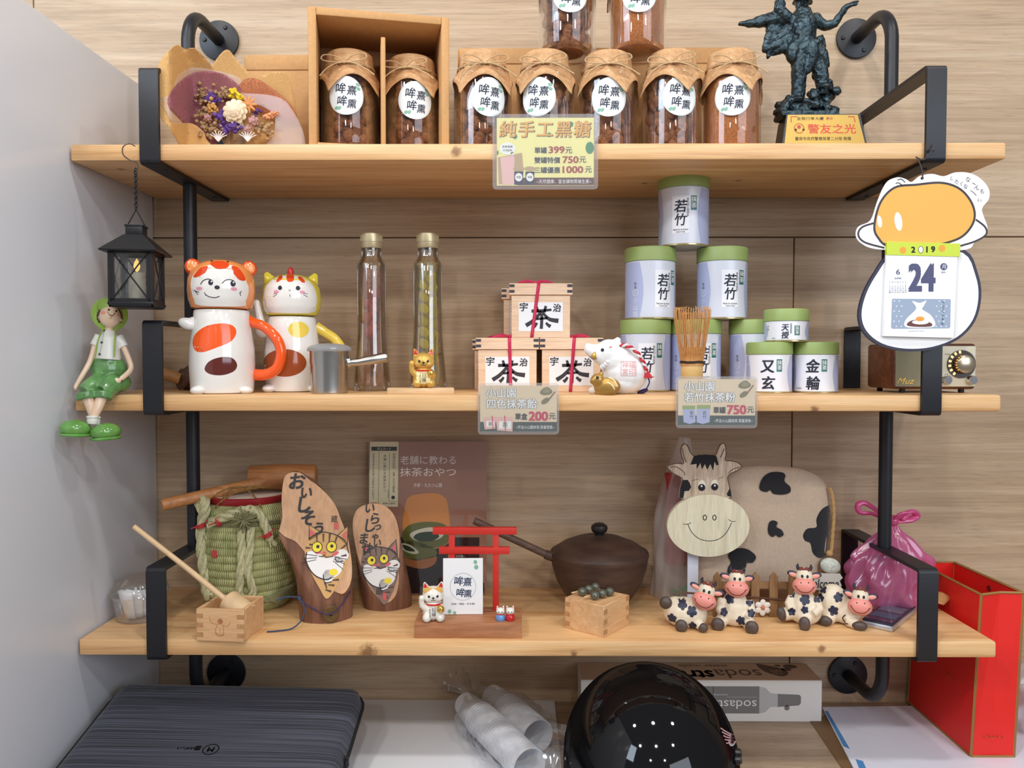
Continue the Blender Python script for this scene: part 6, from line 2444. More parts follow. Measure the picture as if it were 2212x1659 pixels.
rope(b, [Vector((-60, -10, 60)), Vector((-52, -36, 50)), Vector((-30, -46, 36)), Vector((4, -53, 22)), Vector((30, -46, 36)), Vector((52, -20, 60))], 2.2, 1, 8, 2)
b.build('purple_cord', M('purple cord', (72, 52, 84), rough=.8), t)
b = B(S)
b.tube(cat2([(-62, -34, 58), (-86, -40, 62), (-106, -46, 58)], 5), 1.6, 6).tube(cat2([(-58, -38, 56), (-48, -48, 40), (-52, -58, 18), (-72, -70, 4), (-100, -74, 2), (-124, -74, 2)], 6), 1.5, 6).ball((-58, -38, 56), 4)
b.build('blue_thread', M('dark blue thread', (52, 72, 104), rough=.8), t)

face2 = c2([(735, 525), (800, 530), (860, 560), (910, 620), (935, 700), (943, 790), (940, 870), (935, 960), (935, 1050), (920, 1130), (890, 1175), (850, 1195), (810, 1180), (760, 1130), (710, 1060), (670, 960), (640, 870), (615, 760), (605, 660), (620, 590), (660, 545)])
o2 = (836, 1308)
t, S, cf, fp = log_sign('shorter log sign with brush lettering and a painted grey cat', o2,
                        [(1325, 787, 890), (1290, 783, 891), (1250, 776, 884), (1200, 769, 874), (1160, 764, 866), (1130, 763, 862), (1110, 768, 852), (1096, 782, 836), (1088, 796, 820)], face2, 0, 40, 18, 240)
painted_cat(S, o2, fp, m_fur2, cf, (822, 1212), 1.18, .22)
d = D(S, o2)
for ch, x, y, h_ in (('い', 800, 1098, 22), ('ら', 811, 1120, 24), ('っ', 817, 1136, 18), ('し', 801, 1134, 28), ('ゃ', 811, 1157, 17), ('い', 816, 1170, 17), ('ま', 787, 1160, 22), ('せ', 793, 1180, 22)):
    d.text(ch, x, y, h_, bold=.02, shear=.15, em=True)
d.text('蔵', 819, 1268, 13, em=True)
d.build('lettering', m_brush, cf, fp(.0022))
D(S, o2).rect(831, 1278, 8, 14).build('seal_print', M('red seal paint', (206, 84, 76), rough=.5), cf, fp(.0021))

# ---- cookbook leaning on the wall
yb_ = .198
bl, br = P(793, yb_, ZL), P(1050, yb_, ZL)
wbk, hbk, tbk = br.x - bl.x, .238, .011
tilt = -.11
t = thing('cookbook', 'matcha sweets cookbook in shiny wrap leaning on the wall', 'book', (bl.x, yb_, ZL + .0006), rot=(tilt, 0, 0))
S = SS(.215)
m_cov = M('brown book cover', (166, 122, 102), rough=.22, coat=.2)
B().box((wbk / 2, tbk / 2, hbk / 2), (wbk - .002, tbk - .003, hbk - .002)).build('pages', m_white, t)
cv = B().box((wbk / 2, .0007, hbk / 2), (wbk, .0012, hbk), bev=.0004, seg=1).box((wbk / 2, tbk - .0007, hbk / 2), (wbk, .0012, hbk)).box((.0006, tbk / 2, hbk / 2), (.0012, tbk, hbk)).build('cover', m_cov, t)
kx, kz = wbk / 257.0, hbk / 333.0


def bk(l):
    return lambda x, y: Vector(((x - 793) * kx, -l, (1287 - y) * kz))


class DB(D):
    """cover print in raw photograph pixels (y down) handed to bk()"""


def dbk():
    d = D(1.0, (0, 0))
    return d


def bkl(l):
    return lambda x, z: Vector(((x - 793) * kx, -l, (1287 + z) * kz))


D(1, (0, 0)).rect(935, 1214, 200, 100).poly([(880, 1285), (1046, 1285), (1046, 1262), (880, 1264)]).build('table_print', M('near black print', (46, 40, 42), rough=.14, coat=.5), cv, bkl(.0003))
D(1, (0, 0)).spoly([(874, 1090), (885, 1074), (910, 1069), (940, 1068), (958, 1076), (966, 1092), (972, 1150), (968, 1176), (930, 1190), (880, 1180), (868, 1150)]).build('cake_print', M('baked roll print', (218, 146, 78), rough=.14, coat=.5), cv, bkl(.0005))
D(1, (0, 0)).spoly([(870, 1150), (885, 1136), (920, 1130), (955, 1134), (970, 1150), (966, 1176), (930, 1188), (885, 1180), (868, 1166)]).spoly([(862, 1184), (880, 1172), (910, 1176), (940, 1190), (938, 1206), (900, 1212), (866, 1204)]).build('matcha_print', M('matcha cake print', (104, 108, 58), rough=.14, coat=.5), cv, bkl(.0007))
D(1, (0, 0)).spoly([(866, 1206), (900, 1214), (940, 1204), (938, 1222), (910, 1232), (872, 1222)]).build('crust_print', M('baked crust print', (168, 108, 66), rough=.14, coat=.5), cv, bkl(.0007))
D(1, (0, 0)).spoly([(884, 1158), (900, 1148), (930, 1142), (958, 1150), (950, 1166), (920, 1172), (895, 1170)]).spoly([(864, 1178), (884, 1180), (904, 1196), (890, 1200), (868, 1190)]).build('cream_print', M('cream filling print', (212, 208, 182), rough=.14, coat=.5), cv, bkl(.0009))
D(1, (0, 0)).spoly([(892, 1164), (905, 1154), (935, 1152), (948, 1162), (930, 1172), (905, 1172)]).spoly([(868, 1180), (884, 1184), (896, 1194), (876, 1192)]).build('filling_print', M('dark green filling print', (48, 66, 48), rough=.14, coat=.5), cv, bkl(.0011))
m_btxt = M('pale cover lettering', (246, 236, 228), rough=.3)
D(1, (0, 0)).text('老舗に教わる', 922, 995, 19, w=122).text('抹茶おやつ', 922, 1021, 20, w=122).text('京都・丸久小山園', 922, 1050, 9, w=62).text('おいしさが濃い', 986, 1205, 5, w=38).build('lettering', m_btxt, cv, bkl(.0005))
m_slip = M('cream sales slip', (226, 214, 176), rough=.5)
sl = B().box(((826 - 793) * kx, -.0014, (1287 - 1026) * kz), (63 * kx, .0006, 143 * kz)).build('sales_slip', m_slip, t)
D(1, (0, 0)).rect(826, 970, 56, 9).build('slip_print', m_inkb, sl, bkl(.0019))
D(1, (0, 0)).text('売上カード', 826, 970, 6, w=30).build('slip_heading_lettering', m_slip, sl, bkl(.0021))
d = D(1, (0, 0)).vtext('世界文化社', 848, 980, 6.5, 6.8).vtext('京都・丸久小山園監修', 848, 1021, 4.4, 4.6).vtext('老舗に教わる抹茶おやつ', 828, 983, 6, 7.6)
d.text('ISBN978-4-418-17304-4 C2077', 803, 1030, 3.6, w=100, rot=-PI / 2).text('LOOPL7', 836, 1070, 3, w=18, rot=-PI / 2).text('本体1500円', 838, 1090, 5, w=28)
d.stroke([(838, 980), (838, 1085)], .6, n=1).stroke([(815, 975), (815, 1096)], .6, n=1).stroke([(838, 1085), (856, 1085)], .6, n=1).ell(847, 1077, 4)
d.build('slip_lettering', m_inkb, sl, bkl(.0019))
B().box((wbk / 2, -.0030, hbk / 2), (wbk + .002, .0003, hbk + .002)).build('film_wrap', clear('shrink film', gloss=.05, rough=.05, edge=.4), t)

# ---- torii display board with a card, cats and tiny cats
zbd = .0205
F0, F1 = on(898, 1379, ZL), on(1124, 1381, ZL)
yB = on(1128, 1311, ZL + zbd).y
wb_ = F1.x - F0.x
t = thing('torii_stand', 'red wooden torii gate on a brown wooden board', 'ornament', (F0.x, F0.y, ZL))
m_wbd = wood('reddish board', (150, 96, 62), (178, 120, 82), (194, 138, 98), scale=(4, 30, 30), rough=.45, bump=.08)
dpt = yB - F0.y
B().box((wb_ / 2, dpt / 2, zbd / 2), (wb_ + .004, dpt, zbd), bev=.0008).build('board', m_wbd, t)
B().box((wb_ / 2, dpt * .70, zbd + .0002), (wb_ * .99, .0022, .0006)).build('groove', M('groove shade', (110, 70, 46), rough=.7), t)
m_tor = M('vermilion paint', (206, 46, 36), rough=.5)
yT = F0.y + dpt * .82
St_ = SS(yT)


def tx(px):
    return P(px, yT, ZL).x - F0.x


def tz(py):
    return W(1026, py, yT).z - ZL


for xa in (976.5, 1071):
    B().box((tx(xa), dpt * .82, (zbd + tz(1141)) / 2), (13 * St_, .007, tz(1141) - zbd), bev=.0004).build('pillar', m_tor, t)
B().box((tx(1026), dpt * .82, tz(1146)), (182 * St_, .0085, 15 * St_), bev=.0004).build('top_beam', m_tor, t)
B().box((tx(1025), dpt * .82, tz(1188.5)), (153 * St_, .0085, 14.5 * St_), bev=.0004).build('lower_beam', m_tor, t)
# card
yc_ = F0.y + dpt * .50
zc_ = ZL + zbd + .0003
p0 = P(1000, yc_, zc_)
Sc = SS(yc_)
t = thing('name_card', 'white card with brush logo and green leaves propped before the torii', 'card', p0, rot=(-.09, 0, .03))
cd = B(Sc).box((0, 0, 61), (87, 1.4, 121)).build('card', m_white, t)
f1, f2 = flat(Sc, -.7, .0002), flat(Sc, -.7, .0004)
d = D(Sc)
for ch, x, z, h_ in (('哞', -9, 72, 19), ('熹', 10, 70, 18), ('哞', -5, 47, 18), ('熏', 11, 45, 16)):
    d.text(ch, x, z, h_, bold=.012, shear=.1, em=True)
d.text('〔茶飲・糕點・伴手禮〕', 0, 23, 4.5, w=52)
d.build('lettering', M('indigo ink', (34, 52, 84), rough=.5), cd, f2)
D(Sc).stroke([(28 * math.cos(2 * PI * k / 30 + .3), 60 + 29 * math.sin(2 * PI * k / 30 + .3)) for k in range(30)], 2, closed=True, n=2).build('ring_print', M('pale grey ring', (202, 206, 212), rough=.5), cd, f1)
D(Sc).ell(27, 113, 4, 4.6, .3).ell(29, 102, 4.6, 5).ell(-29, 7, 4, 4.5).ell(-18, 4, 3.6, 3.4).build('leaf_print', m_leaf, cd, f1)
# white cat on the board
t, S = stand('lucky_cat', 'white beckoning cat with ginger cap standing on the torii board', 'figurine', 936, on(936, 1339, ZL + zbd).y, ZL + zbd + .0002)
m_catw = M('pearl white ceramic', (236, 232, 222), rough=.2, coat=.4)
bd, hd = beckoner(t, S, m_catw, m_inkb, m_rdg)
D(S).spoly([(-20, 62), (-23, 74), (-8, 80), (8, 80), (23, 74), (20, 62), (12, 66), (0, 72), (-12, 66)]).build('ginger_cap', M('ginger glaze', (222, 176, 96), rough=.2, coat=.4), hd, onto(hd, S, .00022), 2.5)
# tiny cats
for i, (px, colr, lab) in enumerate(((1081, (104, 152, 214), 'tiny white cat in blue on the torii board'), (1102, (196, 32, 40), 'tiny white cat in red on the torii board'))):
    t, S = stand('tiny_cat', lab, 'figurine', px, on(px, 1340, ZL + zbd).y, ZL + zbd + .0002, 'pair of tiny cats')
    B(S).lathe([(0, 0), (9, 0), (10.5, 3), (10, 9), (7, 14), (0, 15)], seg=20).build('robe', M('robe glaze %d' % i, colr, rough=.2, coat=.4), t)
    b = B(S).ball((0, 0, 20), (9.5, 8.5, 8))
    for sx in (-1, 1):
        b.lathe([(0, 7), (3, 1), (3.6, -1), (0, -2)], (5.5 * sx, 0, 26), 10, rot=(0, .25 * sx, 0), sy=.6)
    hd = b.build('head', m_catw, t)
    B(S).lathe([(7.5, 13), (8.4, 14.2), (7.5, 15.4)], seg=20).build('collar', m_rdg, t)
    f = onto(hd, S, .0002)
    D(S).ell(-3.4, 20, 1, 1.3).ell(3.4, 20, 1, 1.3).stroke([(-2, 16.6), (0, 17.4), (2, 16.6)], .6).build('face_print', m_inkb, hd, f, 1)
    D(S).poly([(4, 27.5), (7, 27.5), (5.6, 31)]).poly([(-4, 27.5), (-7, 27.5), (-5.6, 31)]).build('ear_print', M('ear red', (214, 90, 70), rough=.4), hd, f, 1)

# ---- clay pot with stick handle
yp_ = .156
t, S = stand('clay_pot', 'dark brown lidded clay pot with a round knob and long stick handle', 'pot', 1294, yp_, ZL)
m_clay = M('dark brown clay', (72, 52, 42), rough=.55, var=(26, .3), bump=(300, .15), stretch=(1, 1, 5))
B(S).lathe([(0, 2), (52, 0), (60, 4), (78, 26), (94, 54), (103, 84), (105.5, 104), (107.5, 107), (107.5, 113), (105, 116), (101, 113), (98, 84), (90, 56), (74, 28), (0, 8)], seg=64).build('pot_body', m_clay, t)
B(S).lathe([(0, 150), (18, 149.5), (50, 144), (80, 132), (98, 120), (103, 114), (101, 110), (96, 114), (0, 140)], seg=64).build('lid', m_clay, t)
B(S).lathe([(0, 177), (10, 176), (17, 171), (18.5, 165), (16, 158), (10, 154), (9, 150), (13, 146), (0, 145)], seg=32).build('lid_knob', M('black clay', (34, 30, 32), rough=.4), t)
B(S).tube([(-98, -26, 106), (-116, -30, 112)], [11, 10], 16).build('socket', m_clay, t)
B(S).tube([(-106, -28, 108), (-190, -40, 148), (-268, -52, 186)], [8, 8, 8], 16).build('stick_handle', wood('dark stick', (70, 52, 42), (92, 70, 58), (108, 84, 70), scale=(6, 40, 40), rough=.6), t)

# ---- closed masu with dango skewers on it
F, L_, R_ = on(1304.4, 1378, ZL), on(1220, 1356, ZL), on(1358.6, 1350, ZL)
hm = W(1304.4, 1310, F.y).z - ZL
e1, e2_ = (R_ - F), (L_ - F)
s1, s2 = .058, .058
a1 = math.atan2(e1.y, e1.x)
s1 = e1.length
s2 = min(e2_.length, .075)
t = thing('masu_box', 'upturned square wooden masu box turned corner forward beside the clay pot', 'box', (F.x, F.y, ZL), a1)
B().box((s1 / 2, s2 / 2, hm / 2), (s1, s2, hm), bev=.0006, seg=1).build('box_body', m_hin, t)
for k in range(3):
    z = hm * (.16 + .32 * k)
    B().box((.004, -.00002, z), (.0085, .0005, hm * .15)).build('joint', m_hind, t)
    B().box((s1 - .004, -.00002, z + hm * .12), (.0085, .0005, hm * .15)).build('joint', m_hind, t)
    B().box((-.00002, s2 - .004, z + .0), (.0005, .0085, hm * .15)).build('joint', m_hind, t)
m_dan = M('grey green sesame dumpling', (84, 88, 76), rough=.1, coat=.7)
for i, (balls, tip, lab) in enumerate(((((1258, 1278), (1272, 1273), (1286, 1268)), (1235, 1281), 'dumpling skewer nearer the clay pot on the masu box'), (((1285, 1286), (1301, 1282), (1317, 1278)), (1262, 1290), 'dumpling skewer nearest the front edge on the masu box'))):
    zt_ = ZL + hm
    t2 = thing('dango_skewer', lab, 'dumplings', on(*balls[1], zt_ + .0065), group='dumpling skewers on the masu box')
    for (bx, by) in balls:
        p = on(bx, by, zt_ + .0062) - t2.location
        B().ball(p, (.0064, .0064, .0061), u=20, v=12).build('dumpling', m_dan, t2)
    a_ = on(*tip, zt_ + .004) - t2.location
    B().tube([a_, on(*balls[2], zt_ + .006) - t2.location], .0012, 8).build('skewer', m_pale, t2)

# ---- translucent bag and white envelope behind the cow cushion
m_bagw = clear('milky bag film', gloss=.06, rough=.25, edge=.2, haze=.5, hazecol=(240, 236, 234))
yq = .195
t, S = stand('plastic_bag', 'milky plastic bag standing behind the cow cushion against the wall', 'bag', 1458, yq, ZL, rotz=0)


def bagf(u, v):
    a = 2 * PI * u
    z = 345 * v
    if v < .55:
        rx = 52 - 12 * v
    else:
        k = (v - .55) / .45
        rx = 45 - 33 * k ** 1.2
    ry = min(rx, 40) * .8
    cx = 8 * v + (22 * max(0, v - .55))
    wv_ = 1 + .07 * math.sin(5 * a + 9 * v) + .05 * math.sin(11 * a - 6 * v)
    return (cx + rx * wv_ * math.cos(a), ry * wv_ * math.sin(a), z)


B(S).grid(bagf, 40, 24, True).build('film', m_bagw, t, ang=80)
B(S).box((6, 0, 170), (56, 40, 200), bev=6).build('red_packet', M('red packet', (176, 36, 36), rough=.5), t)
D(S).stroke([(-6, 4), (0, 18), (2, 40)], 1.4).spoly([(0, 22), (-14, 30), (-20, 26), (-10, 20)]).spoly([(2, 28), (16, 36), (20, 30), (10, 24)]).spoly([(0, 14), (-12, 16), (-14, 10)]).scrawl(14, 80, 26, 12, 4, 1.3, -.3).build('leaf_print', M('green bag print', (112, 134, 110), rough=.6), t, lambda x, z: Vector((x * S, -.0325, z * S)))
p0 = on(1484, 1300, ZL)
t = thing('white_envelope', 'narrow white card standing beside the cow cushion', 'card', (p0.x, .128, ZL), rotz=.15)
B(SS(.13)).box((0, 0, 62), (24, 4, 124), bev=.4, seg=1).build('card', M('bluish white card', (214, 218, 232), rough=.5), t)

# ---- cow cushion with a wooden head
def c4(pts):
    return [(1380 + x / 3.456, 920 + y / 3.456) for x, y in pts]


ycow = .150
t, S = stand('cow_cushion', 'big linen cow cushion with black felt spots and smiling wooden head', 'cushion', 1600, ycow, ZL, rotz=0.0)
o_ = (1600, 777 - ZL / S)
m_linen = M('oatmeal linen', (194, 173, 152), rough=.9, var=(240, .07), bump=(1500, .35))
m_felt = M('black felt', (28, 28, 34), rough=.95, sheen=.3)
bodyp = [(v.x, v.y) for v in cat2(pp(c4([(600, 360), (700, 312), (850, 294), (1000, 298), (1150, 310), (1270, 342), (1350, 390), (1388, 440), (1402, 520), (1414, 620), (1414, 740), (1402, 860), (1390, 960), (1350, 1040), (1330, 1110), (1310, 1220), (1150, 1236), (900, 1236), (600, 1236), (420, 1230), (392, 1120), (372, 980), (372, 900), (450, 700), (560, 500)]), o_), 4, True)]
ctr = Vector((sum(p[0] for p in bodyp) / len(bodyp), sum(p[1] for p in bodyp) / len(bodyp)))
b = B(S)
rows = []
for j, (k, yy) in enumerate(((.0, -26), (.5, -25), (.8, -22), (.93, -16), (.99, -6), (1.0, 2), (.99, 10), (.93, 20), (.8, 26), (0.0, 28))):
    if k == 0:
        rows.append([b.bm.verts.new((ctr.x, yy, ctr.y))])
    else:
        rows.append([b.bm.verts.new((ctr.x + (x - ctr.x) * k, yy, ctr.y + (z - ctr.y) * k)) for x, z in bodyp])
N = len(bodyp)
for A_, B_ in zip(rows, rows[1:]):
    for k in range(N):
        k2 = (k + 1) % N
        if len(A_) == 1:
            b.bm.faces.new((A_[0], B_[k], B_[k2]))
        elif len(B_) == 1:
            b.bm.faces.new((A_[k], A_[k2], B_[0]))
        else:
            b.bm.faces.new((A_[k], A_[k2], B_[k2], B_[k]))
body = b.build('body', m_linen, t, ang=80)
f = onto(body, S, .0008)
for pts in ([(865, 440), (890, 380), (950, 340), (1030, 338), (1060, 360), (1050, 400), (1090, 440), (1090, 480), (1040, 498), (970, 492), (945, 465), (920, 478), (880, 470)],
            [(928, 745), (940, 700), (970, 688), (998, 705), (990, 735), (1030, 760), (1042, 795), (1010, 812), (985, 795), (965, 810), (935, 790)],
            [(1405, 590), (1330, 610), (1290, 680), (1290, 740), (1220, 752), (1190, 800), (1205, 840), (1245, 860), (1265, 930), (1310, 970), (1370, 965), (1388, 900), (1402, 800), (1406, 690)],
            [(640, 950), (680, 905), (750, 895), (810, 920), (842, 960), (820, 1000), (775, 1005), (765, 1040), (700, 1070), (640, 1085), (640, 1040), (660, 1000)]):
    o = D(S, o_).spoly(c4(pts), 5).build('felt_spot', m_felt, t, f, 9)
    md = o.modifiers.new('thickness', 'SOLIDIFY')
    md.thickness = .0012
m_ww = wood('whitewashed wood', (160, 132, 108), (204, 184, 162), (220, 204, 184), scale=(40, 40, 3), rough=.7, bump=.3, fine=2.2)
hp = [(v.x, v.y) for v in cat2(pp(c4([(300, 520), (262, 512), (270, 440), (285, 385), (268, 360), (210, 330), (172, 290), (185, 272), (240, 258), (290, 258), (268, 180), (275, 135), (298, 115), (320, 135), (340, 180), (375, 205), (450, 195), (520, 200), (545, 140), (572, 110), (592, 125), (600, 190), (592, 235), (640, 240), (690, 255), (712, 285), (680, 312), (630, 335), (612, 365), (625, 430), (638, 500), (600, 520), (450, 540)]), o_), 3, True)]
B(S).prism(hp, -46, -36, bev=1.2, seg=1).build('head', m_ww, t)
m_crw = wood('cream washed wood', (206, 198, 168), (222, 214, 186), (232, 226, 202), scale=(30, 30, 3), rough=.65, bump=.2)
mz = c4([(462, 705)])[0]
mzp = [(mz[0] - o_[0] + 86 * math.cos(2 * PI * k / 56), o_[1] - mz[1] + 65.5 * math.sin(2 * PI * k / 56)) for k in range(56)]
mzo = B(S).prism(mzp, -60, -47, bev=1.6, seg=2).build('muzzle', m_crw, t)
fz = flat(S, -60, .0003)
d = D(S, o_)
d.stroke(c4([(312, 690), (345, 755), (400, 800), (470, 815), (540, 800), (595, 750), (630, 680)]), 1.3)
d.stroke(c4([(278, 692), (310, 694), (338, 682)]), 1.1).stroke(c4([(606, 658), (630, 672), (658, 672)]), 1.1)
for cx in (436, 505):
    d.stroke(c4([(cx + 12 * math.cos(2 * PI * k / 16), 645 + 18 * math.sin(2 * PI * k / 16)) for k in range(16)]), 1.8, closed=True, n=2)
d.build('smile_print', m_inkb, mzo, fz)
fh = flat(S, -46, .0004)
D(S, o_).stroke([(o_[0] + x * .995 - .2, o_[1] - z) for x, z in hp], 1.8, closed=True, n=1).build('outline_print', M('burnt brown line', (84, 58, 44), rough=.7), t, flat(S, -46, .0003))
d = D(S, o_)
d.stroke(c4([(190, 285), (240, 285), (290, 320), (300, 345)]), 1.3).stroke(c4([(700, 285), (650, 300), (615, 330)]), 1.3).stroke(c4([(282, 150), (290, 200), (310, 250)]), 1.5).stroke(c4([(585, 150), (570, 190), (556, 215)]), 1.5).stroke(c4([(350, 385), (400, 372)]), .8).stroke(c4([(545, 372), (580, 355)]), .8)
d.build('ear_line_print', M('burnt brown line', (84, 58, 44), rough=.7), t, flat(S, -46, .0005))
D(S, o_).poly(c4([(365, 205), (400, 196), (500, 196), (528, 205), (545, 268), (530, 272), (515, 245), (505, 310), (485, 262), (462, 305), (445, 262), (425, 303), (412, 255), (385, 300), (385, 262), (340, 268)])).build('fringe_print', m_felt, t, fh)
D(S, o_).poly(c4([(282, 382), (320, 378), (335, 400), (347, 432), (330, 458), (298, 462), (290, 512), (264, 514), (266, 440)])).poly(c4([(628, 438), (638, 500), (612, 498), (606, 480), (616, 462)])).build('side_patch_print', m_felt, t, fh)
D(S, o_).ell(*c4([(425, 420)])[0], 7.6, 11.5).ell(*c4([(516, 416)])[0], 7.6, 11.5).build('eye_print', M('cream eye', (232, 226, 206), rough=.5), t, fh)
D(S, o_).ell(*c4([(423, 434)])[0], 7.4, 7.4).ell(*c4([(517, 430)])[0], 7.4, 7.4).build('pupil_print', m_felt, t, flat(S, -46, .0006))
D(S, o_).ell(*c4([(422, 424)])[0], 2).ell(*c4([(518, 420)])[0], 2).build('glint_print', m_white, t, flat(S, -46, .0008))
b = B(S)
tp = [c4([p])[0] for p in ((1392, 455), (1412, 520), (1424, 650), (1418, 780), (1410, 900), (1400, 935))]
rope(b, [Vector((x - o_[0], -18, o_[1] - y)) for x, y in tp], 3.4, .7, 8, 3)
x_, y_ = c4([(1395, 940)])[0]
b.ball((x_ - o_[0], -18, o_[1] - y_), (7.5, 7, 7))
b.build('tail_rope', M('tan rope', (186, 148, 96), rough=.8), t)
x_, y_ = c4([(1392, 1026)])[0]
B(S).ball((x_ - o_[0], -26, o_[1] - y_), (22, 10, 17), rot=(0, .3, 0), u=24, v=14).build('tail_stone', M('speckled stone', (206, 210, 196), rough=.5, var=(300, .25)), t)

# ---- picket fence ornament with flower and welcome board
yfn = .098
t, S = stand('picket_fence', 'small brown picket fence with white flower and welcome board behind the cow figurines', 'ornament', 1622, yfn, ZL, rotz=0.0)
o_ = (1622, 777 - ZL / S)
m_fen = wood('brown fence wood', (116, 82, 50), (146, 108, 70), (162, 124, 84), scale=(40, 40, 5), rough=.7)
for xc in (1548, 1588, 1630, 1670, 1711):
    h_ = o_[1] - 1237
    B(S).prism([(xc - o_[0] - 9, 0), (xc - o_[0] + 9, 0), (xc - o_[0] + 9, h_ - 10), (xc - o_[0], h_), (xc - o_[0] - 9, h_ - 10)], -4, 0, bev=.5, seg=1).build('picket', m_fen, t)
for yy in (1267, 1310):
    B(S).box((2, 2.2, o_[1] - yy), (190, 4, 15), bev=.5, seg=1).build('rail', m_fen, t)
B(S).tube([(-140, -6, o_[1] - 1282), (-60, -6, o_[1] - 1287), (90, -6, o_[1] - 1298)], 2.2, 6).build('twig', M('dark twig', (92, 56, 40), rough=.8), t)
fx, fz_ = 1645 - o_[0], o_[1] - 1313
for k in range(6):
    a = 2 * PI * k / 6 + .5
    B(S).ball((fx + 11 * math.cos(a), -8, fz_ + 11 * math.sin(a)), (7.4, 2.5, 6.4), rot=(0, -a, 0), u=14, v=8).build('petal', m_cream if False else M('white felt petal', (236, 232, 226), rough=.8), t)
B(S).ball((fx, -10, fz_), (4.4, 3, 4.4)).build('flower_centre', M('orange bead', (214, 122, 80), rough=.5), t)
wx = 1782 - o_[0]
pl = [(wx - 34, o_[1] - 1272), (wx + 22, o_[1] - 1275), (wx + 30, o_[1] - 1262), (wx + 24, o_[1] - 1252), (wx + 32, o_[1] - 1246), (wx + 26, o_[1] - 1237), (wx - 34, o_[1] - 1236)]
wbd = B(S).prism(pl, -16, -12, bev=.5, seg=1).build('welcome_board', M('pale grey board', (186, 178, 170), rough=.7), t)
D(S).text('Welcome', wx - 14, o_[1] - 1258, 19, w=74, shear=.12, bold=.012).build('lettering', m_inkb, wbd, flat(S, -16, .0003))
B(S).box((wx - 20, -8, (o_[1] - 1275) / 2), (6, 5, o_[1] - 1275)).build('board_post', m_fen, t)

# ---- four cow figurines
m_cow = M('cream resin', (226, 212, 188), rough=.45, var=(70, .06))
m_pink = M('pink muzzle', (230, 146, 134), rough=.4)
m_hoof = M('dark brown hoof', (82, 68, 62), rough=.45, var=(90, .25))
m_spot = M('navy spot', (36, 40, 66), rough=.45)
m_pinkear = M('pink ear', (236, 160, 146), rough=.45)
m_horn = M('slate horn', (54, 54, 66), rough=.4)
m_tuft = M('maroon tuft', (126, 56, 50), rough=.6)


def cow_head(t, S, c, tilt, turn, sc=1.0):
    """head at c: local frame tilted (roll) and turned; px units"""
    rot = Matrix.Rotation(turn, 3, 'Z') @ Matrix.Rotation(tilt, 3, 'Y')
    c = Vector(c)

    def g(x, y, z):
        return c + rot @ (Vector((x, y, z)) * sc)
    hd = B(S).ball(g(0, 0, 8), (19 * sc, 17 * sc, 20 * sc), rot=rot, u=20, v=12).build('head', m_cow, t)
    mz_ = B(S).ball(g(0, -10, -9), (26.5 * sc, 18 * sc, 19 * sc), rot=rot, u=24, v=14).build('muzzle', m_pink, t)
    for sx in (-1, 1):
        e = B(S).ball(g(25 * sx, 0, 13), (13 * sc, 4 * sc, 7 * sc), rot=rot @ Matrix.Rotation(-.25 * sx, 3, 'Y'), u=14, v=8).build('ear', m_spot, t)
        B(S).ball(g(24 * sx, -2.4, 12), (10 * sc, 3 * sc, 5 * sc), rot=rot @ Matrix.Rotation(-.25 * sx, 3, 'Y'), u=14, v=8).build('inner_ear', m_pinkear, e)
        B(S).tube([g(12 * sx, 2, 24), g(15 * sx, 2, 30), g(14 * sx, 0, 36)], [4.4 * sc, 3.4 * sc, 1.4 * sc], 10).build('horn', m_horn, t)
    b = B(S)
    for k in range(7):
        b.ball(g(-9 + 3 * k, -4, 26 + 2 * math.sin(k * 1.7)), (3.4 * sc, 6 * sc, 3 * sc), u=8, v=6)
    b.build('hair_tuft', m_tuft, t)['kind'] = 'stuff'
    fr = Matrix.Translation(c * S) @ rot.to_4x4()
    f = onto(hd, S * sc, .0004, fr)
    D(S * sc).ell(-5, 13, 2.6, 3.4).ell(6, 13, 2.6, 3.4).build('eye_print', m_inkb, hd, f, 2)
    f = onto(mz_, S * sc, .0004, fr)
    D(S * sc).stroke([(-19, -9), (-10, -17), (0, -19), (10, -17), (19, -8)], 1.3).stroke([(-22, -7), (-17, -8)], 1.1).stroke([(22, -6), (17, -8)], 1.1).ell(-8, 1, 1.3).ell(8, 2, 1.3).build('smile_print', m_inkb, mz_, f, 2)


def flower_spot(d, x, z, r, a0=0.0):
    d.ell(x, z, r * .5)
    for k in range(5):
        a = a0 + 2 * PI * k / 5
        d.ell(x + r * .62 * math.cos(a), z + r * .62 * math.sin(a), r * .42, n=12)


def spots(body, S, spots_, t):
    f = onto(body, S, .0005)
    for (x, z, r) in spots_:
        d = D(S)
        flower_spot(d, x, z, r, x)
        d.build('flower_spot_print', m_spot, body, f, 3)


G = 'cow figurines'
# A: curled up, head over its shoulder
t, S = standp('cow_figurine', 'curled up cow figurine lying with tilted head at the end near the masu box', 'figurine', 1478, 1352, ZL, G)
b = B(S).ball((0, 0, 30), (45, 36, 33)).ball((-18, 4, 32), (30, 30, 30)).ball((22, -4, 30), (28, 30, 32)).tube([(24, -2, 40), (36, -8, 62)], [20, 14], 12)
b.tube([(-6, -20, 16), (-6, -34, 12)], [13, 12], 12).tube([(28, -24, 16), (38, -34, 12)], [11, 10], 12).tube([(-36, -8, 42), (-40, -18, 52)], [13, 12], 12)
bd = blob(b, 'body', m_cow, t, .0015, 4)
for p, r, ro in (((-6, -38, 12), (14, 9, 14), .1), ((40, -36, 11), (11, 9, 10), 0), ((-40, -20, 54), (14, 10, 14), .5)):
    B(S).ball(p, r, rot=(0, ro, 0), u=14, v=8).build('hoof', m_hoof, t)
spots(bd, S, [(-26, 24, 10), (16, 42, 11), (18, 12, 9), (-4, 54, 10), (-10, 66, 8)], t)
cow_head(t, S, (45, -20, 76), .22, -.1)
